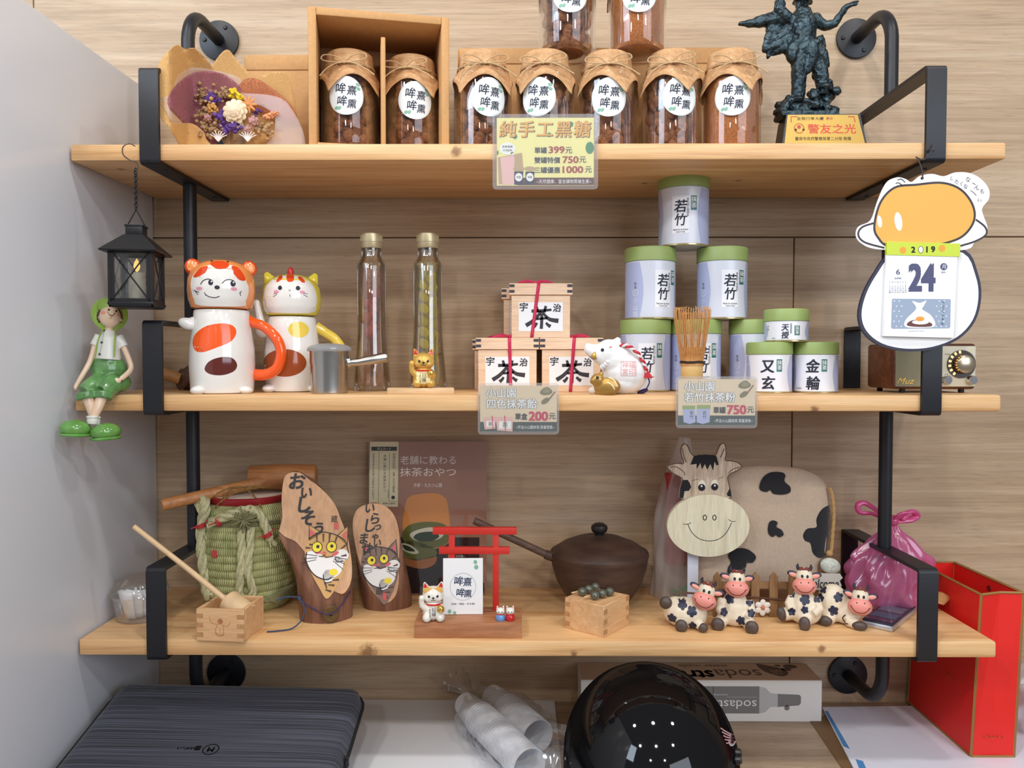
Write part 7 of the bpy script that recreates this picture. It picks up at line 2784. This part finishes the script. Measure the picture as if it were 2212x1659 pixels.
# B: seated, facing forward
t, S = standp('cow_figurine', 'upright seated cow figurine in front of the white flower', 'figurine', 1588, 1350, ZL, G)
b = B(S).ball((0, 0, 26), (38, 33, 28)).tube(cat2([(0, 2, 24), (0, 0, 50), (2, -2, 72)], 4), [36, 30, 16], 16).tube([(-24, -10, 18), (-36, -38, 10)], [15, 14], 12).tube([(24, -10, 18), (34, -38, 10)], [15, 14], 12)
b.tube([(-28, -6, 56), (-34, -22, 36), (-22, -32, 26)], [11, 10, 9], 10).tube([(30, -6, 56), (35, -22, 36), (26, -32, 26)], [11, 10, 9], 10)
bd = blob(b, 'body', m_cow, t, .0015, 4)
B(S).ball((-37, -46, 12), (15, 9, 15), u=14, v=8).build('hoof', m_hoof, t)
B(S).ball((35, -46, 12), (15, 9, 15), u=14, v=8).build('hoof', m_hoof, t)
spots(bd, S, [(-12, 62, 10), (12, 20, 10), (30, 58, 8), (-30, 66, 6), (34, 38, 8), (-24, 36, 8)], t)
cow_head(t, S, (3, -8, 94), 0.02, 0)
# C: seated, turned a little
t, S = standp('cow_figurine', 'upright seated cow figurine leaning on the lying one before the welcome board', 'figurine', 1736, 1346, ZL, G)
b = B(S).ball((2, 0, 26), (38, 33, 28)).tube(cat2([(2, 2, 24), (-2, 0, 50), (-4, -2, 72)], 4), [36, 30, 16], 16).tube([(-24, -6, 22), (-44, -20, 20)], [15, 14], 12).tube([(8, -14, 18), (2, -40, 12)], [15, 13], 12)
b.tube([(24, -6, 58), (34, -20, 40), (20, -30, 30)], [11, 10, 9], 10).tube([(-26, -6, 56), (-34, -16, 44), (-28, -26, 34)], [10, 9, 8], 10)
bd = blob(b, 'body', m_cow, t, .0015, 4)
B(S).ball((-48, -24, 22), (11, 10, 16), rot=(0, -.3, 0), u=14, v=8).build('hoof', m_hoof, t)
B(S).ball((2, -50, 13), (13, 9, 16), u=14, v=8).build('hoof', m_hoof, t)
spots(bd, S, [(2, 58, 11), (2, 38, 8), (-26, 30, 9), (28, 62, 9), (-26, 64, 7)], t)
cow_head(t, S, (0, -8, 95), .0, .06)
# D: lying, head forward
t, S = standp('cow_figurine', 'lying cow figurine with arched back next to the phone', 'figurine', 1812, 1346, ZL, G)
b = B(S).ball((-14, 2, 42), (36, 32, 42)).ball((14, 0, 28), (36, 28, 27)).ball((-22, 0, 24), (28, 30, 24)).tube([(24, -4, 34), (38, -12, 46)], [20, 15], 12)
b.tube([(-18, -20, 16), (-26, -34, 12)], [14, 12], 12).tube([(20, -20, 14), (40, -32, 10)], [13, 11], 12)
bd = blob(b, 'body', m_cow, t, .0015, 4)
B(S).ball((-28, -36, 12), (15, 10, 11), u=14, v=8).build('hoof', m_hoof, t)
B(S).ball((44, -36, 10), (17, 10, 10), u=14, v=8).build('hoof', m_hoof, t)
spots(bd, S, [(-2, 62, 10), (-12, 34, 11), (-36, 74, 9), (-40, 56, 8)], t)
f = onto(bd, S, .0005)
D(S).stroke([(14, 28), (8, 20), (12, 12), (20, 10)], 2.4).build('tail_print', m_spot, bd, f, 3)
cow_head(t, S, (44, -24, 60), .06, .05)

# ---- phone on the shelf
F, L_, R_ = on(1928, 1367, ZL), on(1860, 1352, ZL), on(1966, 1318, ZL)
ex = F - L_
a_ = math.atan2(ex.y, ex.x)
Bk = on(1897, 1306, ZL)
lp_ = (Bk - L_).length
t = thing('phone', 'dark screened phone in a silver case lying beside the cow figurines', 'phone', (L_.x, L_.y, ZL), a_)
wp = ex.length
B().box((wp / 2, lp_ / 2, .004), (wp, lp_, .008), bev=.0025, seg=2).build('case', M('silver case', (196, 198, 204), rough=.25, metal=.6), t)
B().box((wp / 2, lp_ / 2, .0092), (wp * .96, lp_ * .97, .0024), bev=.0009).build('bumper', M('navy bumper', (34, 36, 58), rough=.4), t)
sc_ = B().box((wp / 2, lp_ / 2, .0104), (wp * .86, lp_ * .88, .0005)).build('screen', M('dark glass screen', (40, 50, 66), rough=.06, coat=.6), t)
D(.001).rect(wp * 500, lp_ * 300, wp * 780, lp_ * 200).build('screen_band', M('teal screen band', (58, 96, 116), rough=.1), sc_, lambda x, z: Vector((x * .001, z * .001, .0109)))
D(.001).rect(wp * 500, lp_ * 600, wp * 780, lp_ * 260).build('screen_block', M('grey screen block', (92, 98, 112), rough=.1), sc_, lambda x, z: Vector((x * .001, z * .001, .0109)))

# ---- knotted pink bag
m_pinkb = clear('pink bag film', tint=(252, 190, 224), gloss=.10, rough=.18, edge=.35, haze=.5, hazecol=(250, 150, 204))
ypb = .142
t, S = stand('pink_bag', 'knotted translucent pink plastic bag behind the right bracket', 'bag', 1918, ypb, ZL, rotz=0.0)


def pbag(u, v):
    a = 2 * PI * u
    prof = [(0, 62), (.1, 80), (.35, 86), (.6, 74), (.8, 42), (.92, 16), (1.0, 9)]
    for (v0, r0), (v1, r1) in zip(prof, prof[1:]):
        if v0 <= v <= v1:
            r = r0 + (r1 - r0) * (v - v0) / (v1 - v0)
            break
    fold = 1 + (.06 + .14 * v) * math.sin(9 * a + 7 * v) + .06 * math.sin(17 * a - 12 * v) + .05 * math.sin(5 * a + 16 * v)
    return (r * fold * math.cos(a) + 6 * v, r * .62 * fold * math.sin(a), 185 * v)


B(S).grid(pbag, 90, 30, True).build('film', m_pinkb, t, ang=80)
m_pinkk = clear('pink bag folds', tint=(252, 160, 205), gloss=.10, rough=.2, edge=.35, haze=.8, hazecol=(244, 116, 182))
b = B(S)
b.ball((6, -4, 190), (13, 12, 12)).tube(cat2([(6, -6, 190), (22, -12, 204), (46, -8, 210), (58, -2, 200), (40, -6, 192), (10, -6, 188)], 6), [5, 8, 9, 8, 8, 5], 8, flat=.6)
b.tube(cat2([(0, -6, 190), (-20, -2, 206), (-50, 4, 226), (-66, 4, 222), (-62, 2, 206), (-36, 0, 204), (-4, -4, 188)], 6), [5, 8, 9, 9, 8, 7, 5], 8, flat=.6)
b.tube(cat2([(4, -8, 190), (14, -18, 206), (30, -18, 208), (22, -16, 194)], 6), [6, 8, 7, 5], 8, flat=.5)
b.build('knot', m_pinkk, t, ang=80)
B(S).box((-6, 4, 56), (96, 56, 104), bev=4, rot=(0, 0, .2)).build('inner_box', M('brown carton in bag', (150, 112, 96), rough=.6), t)
p0 = on(2006, 1318, ZL)
t = thing('kraft_wrapper', 'curled brown kraft wrapper beside the pink bag', 'wrapper', (p0.x + .004, p0.y, ZL))
S = SS(p0.y)
B(S).grid(lambda u, v: ((-22 + 34 * u + 40 * v * v), -12 + 30 * u + 4 * math.sin(5 * v), 2 + 40 * math.sin(PI * (.15 + .6 * v)) * (.5 + .5 * u) - 0.5 * 14 * u), 8, 12).build('sheet', m_kraft, t, solid=.0006)

# ================================================================== COUNTER
# ---- laptop sleeve
m_slv = bpy.data.materials.new('streaked charcoal fabric')
m_slv.use_nodes = True
nt = m_slv.node_tree
bs = nt.nodes['Principled BSDF']
bs.inputs['Roughness'].default_value = .75
bs.inputs['Sheen Weight'].default_value = .15
tc = nt.nodes.new('ShaderNodeTexCoord')
mp = nt.nodes.new('ShaderNodeMapping')
mp.inputs['Scale'].default_value = (1.6, 300, 0.5)
nz = nt.nodes.new('ShaderNodeTexNoise')
nz.inputs['Scale'].default_value = 2.4
nz.inputs['Detail'].default_value = 4
nt.links.new(tc.outputs['Object'], mp.inputs[0])
nt.links.new(mp.outputs[0], nz.inputs['Vector'])
rp = nt.nodes.new('ShaderNodeValToRGB')
rp.color_ramp.elements[0].position, rp.color_ramp.elements[0].color = .36, lin((20, 21, 29))
rp.color_ramp.elements[1].position, rp.color_ramp.elements[1].color = .66, lin((82, 86, 102))
nt.links.new(nz.outputs['Fac'], rp.inputs[0])
nt.links.new(rp.outputs[0], bs.inputs['Base Color'])
bp = nt.nodes.new('ShaderNodeBump')
bp.inputs['Strength'].default_value = .1
bp.inputs['Distance'].default_value = .001
nt.links.new(nz.outputs['Fac'], bp.inputs['Height'])
nt.links.new(bp.outputs[0], bs.inputs['Normal'])
x0, x1, y0, y1 = -.592, W(790, 1505, .09).x, -.17, .096
t = thing('laptop_sleeve', 'streaked charcoal fabric laptop sleeve lying on the counter by the white wall', 'bag', ((x0 + x1) / 2, (y0 + y1) / 2, ZC + .034), rot=(.22, .018, 0))
w, d = x1 - x0, (y1 - y0) * 1.02
tag(B().box((-.46, .0, ZC + .0135), (.2, .09, .027), bev=.002).build('flat_box', M('dark box', (40, 40, 46), rough=.6)), 'flat dark box propping up the charcoal laptop sleeve', 'box')


def slv(sgn):
    def f(u, v):
        # rounded rectangle pillow
        cu, cv = 2 * u - 1, 2 * v - 1
        ex = 1 - abs(cu) ** 14
        ey = 1 - abs(cv) ** 10
        rr = .035
        px, py = cu * w / 2, cv * d / 2
        ax, ay = max(0, abs(px) - (w / 2 - rr)), max(0, abs(py) - (d / 2 - rr))
        q_ = math.hypot(ax, ay)
        if q_ > rr and ax > 0 and ay > 0:
            k = rr / q_
            px = math.copysign(w / 2 - rr + ax * k, px)
            py = math.copysign(d / 2 - rr + ay * k, py)
        th_ = (.017 if sgn > 0 else .013) * (max(0, ex) * max(0, ey)) ** .35
        tilt = 0.0
        z = .0145 + sgn * th_ * (1 if sgn > 0 else 1) + tilt * max(0, ex) * max(0, ey)
        return (px, py, max(.0003, z))
    return f


b = B()
b.grid(slv(1), 40, 40).grid(slv(-1), 20, 20)
body = b.build('sleeve_body', m_slv, t, ang=70)
b = B()
pts = []
rr = .034
for (cx, cy, a0) in ((w / 2 - rr, d / 2 - rr, 0), (-w / 2 + rr, d / 2 - rr, 90), (-w / 2 + rr, -d / 2 + rr, 180), (w / 2 - rr, -d / 2 + rr, 270)):
    for k in range(6):
        a = R(a0 + 18 * k)
        pts.append((cx + (rr + .0012) * math.cos(a), cy + (rr + .0012) * math.sin(a), .0150))
b.tube(pts, .0022, 8, closed=True)
b.build('zip', M('black zip', (26, 27, 32), rough=.5), t)
B().box((w / 2 + .002, -.005, .0185), (.006, .004, .014), bev=.001).tube([(w / 2 + .003, -.008, .022), (w / 2 + .006, -.02, .012), (w / 2 + .004, -.035, .008)], .0016, 6).build('zip_pull', M('black zip', (26, 27, 32), rough=.5), t)
tr = bvh_of(body)


def down(x, y):
    h_ = tr.ray_cast(Vector((x, y, .3)), Vector((0, 0, -1)))
    return h_[0] + Vector((0, 0, .0004)) if h_[0] else None


bpy.context.view_layer.update()
lp = t.matrix_world.inverted() @ on(458, 1647, ZC + .045)
d_ = D(1)
d_.stroke([(lp.x + .0095 * math.cos(2 * PI * k / 24), lp.y + .009 * math.sin(2 * PI * k / 24)) for k in range(24)], .0014, closed=True, n=2)
d_.text('M', lp.x, lp.y, .008, rot=PI, bold=.03).scrawl(lp.x - .030, lp.y + .001, .026, .0045, 8, .0012).rect(lp.x - .017, lp.y + .002, .007, .008)
d_.build('lettering', M('black emblem', (14, 15, 20), rough=.4), t, down)

# ---- white board lying on the counter
p0, p1 = on(772, 1532, ZC + .003), on(1005, 1530, ZC + .003)
tag(B().box(((x1 - .05 + .02) / 2 + .008, .035, ZC + .0033), (.02 - x1 + .05 + .015, .385, .0062), bev=.001).build('white_board', M('white board', (232, 234, 240), rough=.45)),
    'flat white board lying on the counter between sleeve and cups', 'board')

# ---- two stacks of plastic cups in a clear bag
m_cup = M('white plastic cup', (232, 235, 242), rough=.35, spec=.5)
cb = B()
cb.lathe([(0, .001), (.0150, .0), (.0160, .001), (.0208, .0480), (.0216, .0486), (.0216, .0500), (.0206, .0500), (.0200, .0482), (.0152, .0025), (0, .0025)], seg=36)
cup_me = cb.mesh('plastic_cup')
cup_me.materials.append(m_cup)


ORD = 'first second third fourth fifth sixth seventh eighth ninth tenth eleventh twelfth thirteenth fourteenth fifteenth sixteenth seventeenth eighteenth nineteenth twentieth'.split()
ORD += ['twenty-' + w for w in ORD[:9]]


def cup_stack(A, Bp, n, which):
    ax = (Bp - A).normalized()
    q_ = ax.to_track_quat('Z', 'Y')
    L = (Bp - A).length - .05
    for k in range(n):
        o = bpy.data.objects.new('plastic_cup', cup_me)
        COL.objects.link(o)
        o.location = A + ax * (L * k / (n - 1))
        o.scale = (1.1, 1.1, 1.1)
        o.rotation_mode = 'XYZ'
        o.rotation_euler = q_.to_euler()
        tag(o, 'white plastic cup, %s from the open end of the %s stack in the clear bag' % (ORD[n - 1 - k], which), 'cup', 'plastic cups nested in the clear bag')


rC = .0240
zb_ = ZC + .0066
A1 = on(1005, 1520, zb_ + rC)
B1 = on(1140, 1652, zb_ + rC)
A2 = on(1063, 1503, zb_ + rC)
B2 = on(1158, 1588, zb_ + rC)
cup_stack(A1, B1, 26, 'longer')
cup_stack(A2, B2, 15, 'shorter')
m_film = clear('wrinkled clear film', gloss=.2, rough=.10, edge=.5, haze=.03)
cM = (A1 + B1 + A2 + B2) / 4
t = thing('cup_bag', 'knotted clear plastic bag wrapped round two stacks of white cups', 'bag', (cM.x, cM.y, zb_))
axv = ((B1 - A1).normalized() + (B2 - A2).normalized()).normalized()
sdv = Vector((0, 0, 1)).cross(axv).normalized()
L0 = A1 - axv * .018 - t.location
LT = (B1 - A1).length + .05
random.seed(17)


def film(u, v):
    a = 2 * PI * u
    ce = (A1 + A2) / 2 + axv * (-.03 + (LT + .0) * v) - t.location
    ce.z = rC + .001
    grow = min(1, .12 + 2.6 * v) if v < .5 else 1 - .0 * v
    ry = .052 * grow + .006
    rz = .0285 * min(1, .45 + 1.6 * v)
    n_ = 1.04 + .05 * math.sin(7 * a + 14 * v) + .045 * math.sin(13 * a - 22 * v) + .05 * math.sin(40 * v + 3 * a)
    p = ce + sdv * (ry * math.cos(a) * n_) + Vector((0, 0, 1)) * (rz * math.sin(a) * n_)
    p.z = max(.0006, p.z)
    return p


B().grid(film, 60, 48, True).build('film', m_film, t, ang=80)


def tail(u, v):
    ce = (A1 + A2) / 2 - axv * (.028 + .045 * v) - t.location
    ce.z = rC + .001 + .012 * v
    a = 2 * PI * u
    r = .007 + .026 * v ** 1.2
    n_ = 1 + .35 * math.sin(6 * a + 3 * v) + .2 * math.sin(11 * a)
    return ce + sdv * (r * math.cos(a) * n_) + Vector((0, 0, 1)) * (r * .55 * math.sin(a) * n_)


B().grid(tail, 48, 14, True).build('gathered_end', clear('crumpled clear film', gloss=.25, rough=.08, edge=.5, haze=.12), t, ang=30)


def front_end(u, v):
    a = 2 * PI * u
    ce = (A1 + A2) / 2 + axv * (LT - .03 + .05 * v) - t.location
    ce.z = rC * (1 - .5 * v) + .001
    r = .053 * (1 - .3 * v)
    n_ = 1 + .12 * math.sin(8 * a + 6 * v) + .1 * math.sin(15 * a - 9 * v)
    p = ce + sdv * (r * math.cos(a) * n_) + Vector((0, 0, 1)) * (.026 * (1 - .55 * v) * math.sin(a) * n_)
    p.z = max(.0006, p.z)
    return p


B().grid(front_end, 48, 12, True).build('loose_end', clear('crumpled clear film', gloss=.25, rough=.08, edge=.5, haze=.12), t, ang=30)
lbp = on(1075, 1632, zb_ + .03) - t.location
D(1).scrawl(0, 0, .014, .004, 4, .0008).build('print_lettering', M('grey film print', (120, 122, 128), rough=.5), t, lambda x, z: lbp + axv * x * 1.0 + Vector((0, 0, 1)) * z * .6 - sdv * z * .6)

# ---- carton with a bottle picture
y0, y1 = .168, .2345
xr, xl = W(1775, 1540, y0).x, W(1255, 1500, y0).x
hcx = W(1600, 1470, y0).z - ZC
t = thing('carton', 'beige and white carton with upside down lettering and a bottle picture behind the helmet', 'box', (xl, y0, ZC))
wc, dc = xr - xl, y1 - y0
m_cbox = M('white carton', (230, 228, 224), rough=.45)
m_ctop = M('beige carton top', (206, 182, 156), rough=.5)
m_cgrey = M('dark taupe print', (98, 82, 70), rough=.5)
m_cg = M('grey bottle print', (124, 122, 122), rough=.45)
m_cgl = M('light grey bottle print', (186, 186, 188), rough=.45)
bx = B().box((wc / 2, dc / 2, hcx / 2), (wc, dc, hcx), bev=.0006, seg=1).build('carton_body', m_cbox, t)
B().box((wc / 2, dc / 2, hcx + .0003), (wc - .001, dc - .001, .0006)).build('top_panel', m_ctop, t)
fc = lambda l: (lambda x, z: Vector((x, -l, z)))
ft = lambda l: (lambda x, y: Vector((x, y, hcx + .0006 + l)))
hh = hcx
sx1 = lambda px: W(px, 1510, y0).x - xl
D(1).poly([(sx1(1540), hh * .20), (sx1(1640), hh * .20), (sx1(1640), hh * .86), (sx1(1540), hh * .86)]).poly([(sx1(1300), hh * .20), (sx1(1541), hh * .20), (sx1(1541), hh * .86), (sx1(1300), hh * .86)]).poly([(sx1(1678), hh * .36), (sx1(1726), hh * .40), (sx1(1730), hh * .46), (sx1(1730), hh * .62), (sx1(1726), hh * .66), (sx1(1678), hh * .68)]).ell(sx1(1700), hh * .34, .004, .004).build('bottle_print', m_cg, bx, fc(.0003))
D(1).poly([(sx1(1640), hh * .20), (sx1(1654), hh * .24), (sx1(1664), hh * .36), (sx1(1680), hh * .37), (sx1(1680), hh * .67), (sx1(1664), hh * .70), (sx1(1654), hh * .82), (sx1(1640), hh * .86)]).stroke([(sx1(1570), hh * .60), (sx1(1636), hh * .60)], .0006, n=1).build('shoulder_print', m_cgl, bx, fc(.0005))
D(1).text('sodastream', sx1(1634), hh * .42, .0135, w=.104, rot=PI, align=-1).text('carbonating', sx1(1572), hh * .66, .003, w=.022, rot=PI, align=-1).build('lettering', M('white carton lettering', (232, 232, 230), rough=.5), bx, fc(.0007))
sxt = lambda px: W(px, 1450, (y0 + y1) / 2).x - xl
D(1).text('soda', sxt(1642), dc * .36, .034, w=.073, rot=PI, align=-1).text('stream', sxt(1642) - .076, dc * .34, .028, w=.1, rot=PI, align=-1, bold=.03).text('water made', sxt(1580), dc * .82, .011, w=.078, rot=PI, align=-1).build('top_lettering', m_cgrey, t, ft(.0002))
D(1).spoly([(sxt(1646), dc * .95), (sxt(1652), dc * .5), (sxt(1680), dc * .22), (sxt(1700), dc * .40), (sxt(1694), dc * .66), (sxt(1670), dc * .84)]).ell(sxt(1702), dc * .62, .008, .006).ell(sxt(1690), dc * .85, .005, .004).ell(sxt(1716), dc * .80, .011, .008).build('drop_print', m_cgrey, t, ft(.0003))
D(1).text('100%', sxt(1676), dc * .52, .0065, rot=PI).text('free', sxt(1676), dc * .36, .0065, rot=PI).build('drop_lettering', m_ctop, t, ft(.0005))

# ---- papers under the red bag
m_pap = M('white glossy folder', (226, 228, 240), rough=.25)
q_ = [on(1776, 1532, ZC), on(1862, 1700, ZC), on(2330, 1700, ZC), on(2330, 1525, ZC)]


def slab(name, pts, z, th_, mat, lab=None, cat_=None):
    b = B()
    a = [b.bm.verts.new((p.x, p.y, z)) for p in pts]
    c = [b.bm.verts.new((p.x, p.y, z + th_)) for p in pts]
    b.bm.faces.new(list(reversed(a)))
    b.bm.faces.new(c)
    for k in range(len(a)):
        j = (k + 1) % len(a)
        b.bm.faces.new((a[k], a[j], c[j], c[k]))
    o = b.build(name, mat)
    if lab:
        tag(o, lab, cat_)
    return o


ym = .236
sq = [Vector((p.x, min(p.y, ym), 0)) for p in q_]
slab('brown_envelope', [on(1750, 1558, ZC), on(1838, 1690, ZC), on(1900, 1690, ZC), on(1800, 1540, ZC)], ZC + .0001, .0012, M('brown envelope', (120, 92, 62), rough=.7), 'brown paper envelope peeking out under the white folder', 'envelope')
slab('white_folder', sq, ZC + .0015, .002, m_pap, 'large white folder lying on the counter under the red bag', 'folder')
fo = bpy.data.objects['white_folder']
m_blue = M('sky blue edge', (78, 140, 196), rough=.4)
for (a_, b_, c_, d_2) in (((1782, 1536), (1788, 1536), (1836, 1618), (1822, 1612)), ((1848, 1640), (1864, 1644), (1884, 1690), (1868, 1690))):
    P4 = [on(*p, ZC + .0036) for p in (a_, b_, c_, d_2)]
    bb_ = B()
    vs = [bb_.bm.verts.new((p.x, p.y, ZC + .00375)) for p in P4]
    bb_.bm.faces.new(vs)
    bb_.build('blue_edge', m_blue, fo, smooth=False)

# ---- red paper shopping bag
m_redb = M('bright red card', (226, 32, 26), rough=.5)
m_redi = M('red bag inside', (214, 30, 26), rough=.55)
m_trim = M('dull gold trim', (150, 112, 58), rough=.45)
ybf, ybb = .058, .232
zc2 = ZC + .0037
hb_ = W(2160, 1285, ybf).z - zc2
xb0, xb1 = .6035, W(2190, 1640, ybf).x
t = thing('shopping_bag', 'red paper shopping bag with gold edges standing beside the shelf end', 'bag', (xb0, ybf, zc2))
wg, wd_ = xb1 - xb0, ybb - ybf
fl = .010  # the mouth flares a little
cor0 = [Vector((0, 0, 0)), Vector((wg, 0, 0)), Vector((wg, wd_, 0)), Vector((0, wd_, 0))]
cor1 = [Vector((fl, 0, hb_)), Vector((wg + fl, 0.002, hb_ + .002)), Vector((wg + fl, wd_ - .002, hb_)), Vector((fl, wd_, hb_))]


def panel(i, j, name, mid=None):
    b = B()
    A_, B__, C_, D_ = cor0[i], cor0[j], cor1[j], cor1[i]
    if mid:
        m0, m1 = (A_ + B__) / 2 + mid * .25, (C_ + D_) / 2 + mid
        b.bm.faces.new([b.bm.verts.new(v) for v in (A_, m0, m1, D_)])
        b.bm.faces.new([b.bm.verts.new(v) for v in (m0, B__, C_, m1)])
        bmesh.ops.remove_doubles(b.bm, verts=b.bm.verts, dist=1e-6)
    else:
        b.bm.faces.new([b.bm.verts.new(v) for v in (A_, B__, C_, D_)])
    return b.build(name, m_redb, t, smooth=False, solid=.0008)


panel(0, 1, 'gusset', Vector((0, .006, 0)))
panel(1, 2, 'face_panel')
panel(2, 3, 'gusset', Vector((0, -.006, 0)))
panel(3, 0, 'face_panel')
panel_b = B().box((wg / 2, wd_ / 2, .0008), (wg, wd_, .0012)).build('base', m_redb, t)
tw = .0028
for a_, b_ in [(cor0[0], cor1[0]), (cor0[1], cor1[1]), (cor0[3], cor1[3]), (cor0[2], cor1[2]), (cor1[0], (cor1[0] + cor1[1]) / 2 + Vector((0, .006, 0))), ((cor1[0] + cor1[1]) / 2 + Vector((0, .006, 0)), cor1[1]), (cor1[1], cor1[2]), (cor1[2], cor1[3]), (cor1[3], cor1[0]), (cor0[0], cor0[1]), (cor0[3], cor0[0])]:
    B().tube([a_, b_], .0021, 4).build('gold_edge', m_trim, t)
D(1).scrawl(0, 0, .028, .005, 8, .0006).build('script_lettering', M('faint gold script', (190, 96, 50), rough=.5), t, lambda x, z: Vector((wg * .5 + x, -.0009 + .004 * 0, .028 + z)))
D(1).scrawl(0, 0, .05, .006, 8, .0007).build('gold_lettering', M('faint gold script', (190, 96, 50), rough=.5), t, lambda x, z: Vector((-.0009 + .0037, wd_ * .33 - x, .088 + z)))
B().lathe([(.002, 0), (.004, 0), (.004, .001), (.002, .001)], (wg + fl - .002, wd_ * .45, hb_ - .014), 14, rot=(0, PI / 2, 0), closed=True).build('eyelet', M('dark eyelet', (70, 30, 26), rough=.4), t)

# ---- crumpled white plastic at the far right
pw = on(2222, 1600, ZC + .004)
t = thing('plastic_packet', 'crumpled white plastic packet on the folder beyond the red bag', 'packet', (pw.x + .02, pw.y + .03, ZC + .0037))


def crump(u, v):
    a = 2 * PI * u
    r = .034 * math.sin(PI * min(.985, .08 + .9 * v)) ** .6
    n_ = 1 + .12 * math.sin(5 * a + 11 * v) + .08 * math.sin(9 * a - 17 * v)
    return (r * n_ * math.cos(a), r * n_ * math.sin(a), .001 + .105 * v)


B().grid(crump, 40, 20, True).build('film', clear('white film', gloss=.1, rough=.2, edge=.3, haze=.75, hazecol=(226, 224, 230)), t, ang=60)

# ---- black helmet
yh = -.088
ctr = W(1404, 1600, yh)
S = SS(yh)
t = thing('helmet', 'glossy black open face helmet standing on the counter', 'helmet', (ctr.x, yh, ZC))
m_hel = bpy.data.materials.new('gloss black shell')
m_hel.use_nodes = True
nt = m_hel.node_tree
nt.nodes.remove(nt.nodes['Principled BSDF'])
df = nt.nodes.new('ShaderNodeBsdfDiffuse')
df.inputs[0].default_value = lin((14, 14, 16))
gl = nt.nodes.new('ShaderNodeBsdfGlossy')
gl.inputs['Roughness'].default_value = .04
gl.inputs[0].default_value = (1, 1, 1, 1)
mxs = nt.nodes.new('ShaderNodeMixShader')
mxs.inputs[0].default_value = .035
nt.links.new(df.outputs[0], mxs.inputs[1])
nt.links.new(gl.outputs[0], mxs.inputs[2])
nt.links.new(mxs.outputs[0], nt.nodes['Material Output'].inputs[0])
zt_ = (W(1400, 1428, yh).z - ZC) - .0125
rx = 186 * S


def shell(u, v):
    a = 2 * PI * u
    e = v * (PI / 2)
    ry = .118
    # dome down to the rim, then nearly straight sides
    if v < .72:
        k = v / .72
        e = k * PI / 2
        r, z = math.sin(e) ** .95, zt_ - (zt_ - .075) * (1 - math.cos(e))
    else:
        k = (v - .72) / .28
        r, z = 1 - .035 * k * k, .075 - .063 * k
    lift = 0.012 * max(0, math.sin(a)) * (1 if v > .72 else 0) * ((v - .72) / .28 if v > .72 else 0)
    return (rx * r * math.cos(a) * (1 + .02 * math.sin(a)), ry * r * math.sin(a), z + lift)


sh = B().grid(shell, 72, 36, True)
bmesh.ops.remove_doubles(sh.bm, verts=sh.bm.verts, dist=1e-6)
sh = sh.build('shell', m_hel, t, ang=60, solid=.003)
b = B()
rim = [Vector(shell(k / 72, 1.0)) for k in range(72)]
b.tube(rim, .0042, 8, closed=True)
b.build('chrome_rim', M('dark chrome trim', (150, 150, 154), rough=.15, metal=1.0), t)
b = B()
b.tube([Vector(shell(k / 72, .935)) * 1.004 for k in range(72)], .0016, 6, closed=True)
b.build('rubber_line', M('black rubber', (20, 20, 22), rough=.6), t)
B().lathe([(0, 0), (rx * .93, .0), (rx * .93, .006), (0, .006)], (0, 0, .006), 40, sy=.118 / rx).build('lining', M('dark lining', (24, 24, 26), rough=.9), t)


def hpt(px, py, out=.0006):
    """point on the shell under a photograph pixel"""
    o_c = Vector((CX, -CZ, 0)) - t.location
    dr = ray(px, py)
    h_ = htree.ray_cast(o_c, dr)
    return (h_[0], h_[1]) if h_[0] else (None, None)


htree = bvh_of(sh)


def hfn(x, z):
    p, n_ = hpt(x, -z)
    if p is None:
        return None
    if n_.dot(Vector((0, -1, .2))) < 0:
        n_ = -n_
    return p + n_ * .0022


D(1, (0, 0)).poly([(1221, 1548), (1229, 1546), (1226, 1580), (1220, 1590)]).build('white_sticker', m_white, t, hfn)
d = D(1, (0, 0))
for k in range(5):
    d.stroke([(1576, 1588 + 4 * k), (1562 + 1.6 * k, 1580 + 6.5 * k), (1553 + 3 * k, 1574 + 8 * k)], 3.2, 2.2, n=3)
d.build('wing_emblem', M('dull pink sticker', (186, 150, 150), rough=.4), t, hfn)
D(1, (0, 0)).ell(1578, 1600, 8, 13, -.2).build('badge', M('silver badge', (176, 172, 176), rough=.4), t, hfn)
D(1, (0, 0)).text('S', 1578, 1600, 13, bold=.02).build('badge_lettering', M('dark red sticker', (96, 40, 44), rough=.4), t, lambda x, z: (lambda q: q + Vector((0, -.0004, 0)) if q else None)(hfn(x, z)))
for py in (1627, 1642):
    p, n_ = hpt(1588, py)
    if p:
        if n_.dot(Vector((0, -1, .2))) < 0:
            n_ = -n_
        B().lathe([(.0, .006), (.004, .006), (.005, .003), (.0055, 0), (0, 0)], p + n_ * .001, 18, rot=n_.to_track_quat('Z', 'Y').to_matrix()).build('snap_button', M('black snap', (26, 26, 28), rough=.3), t)
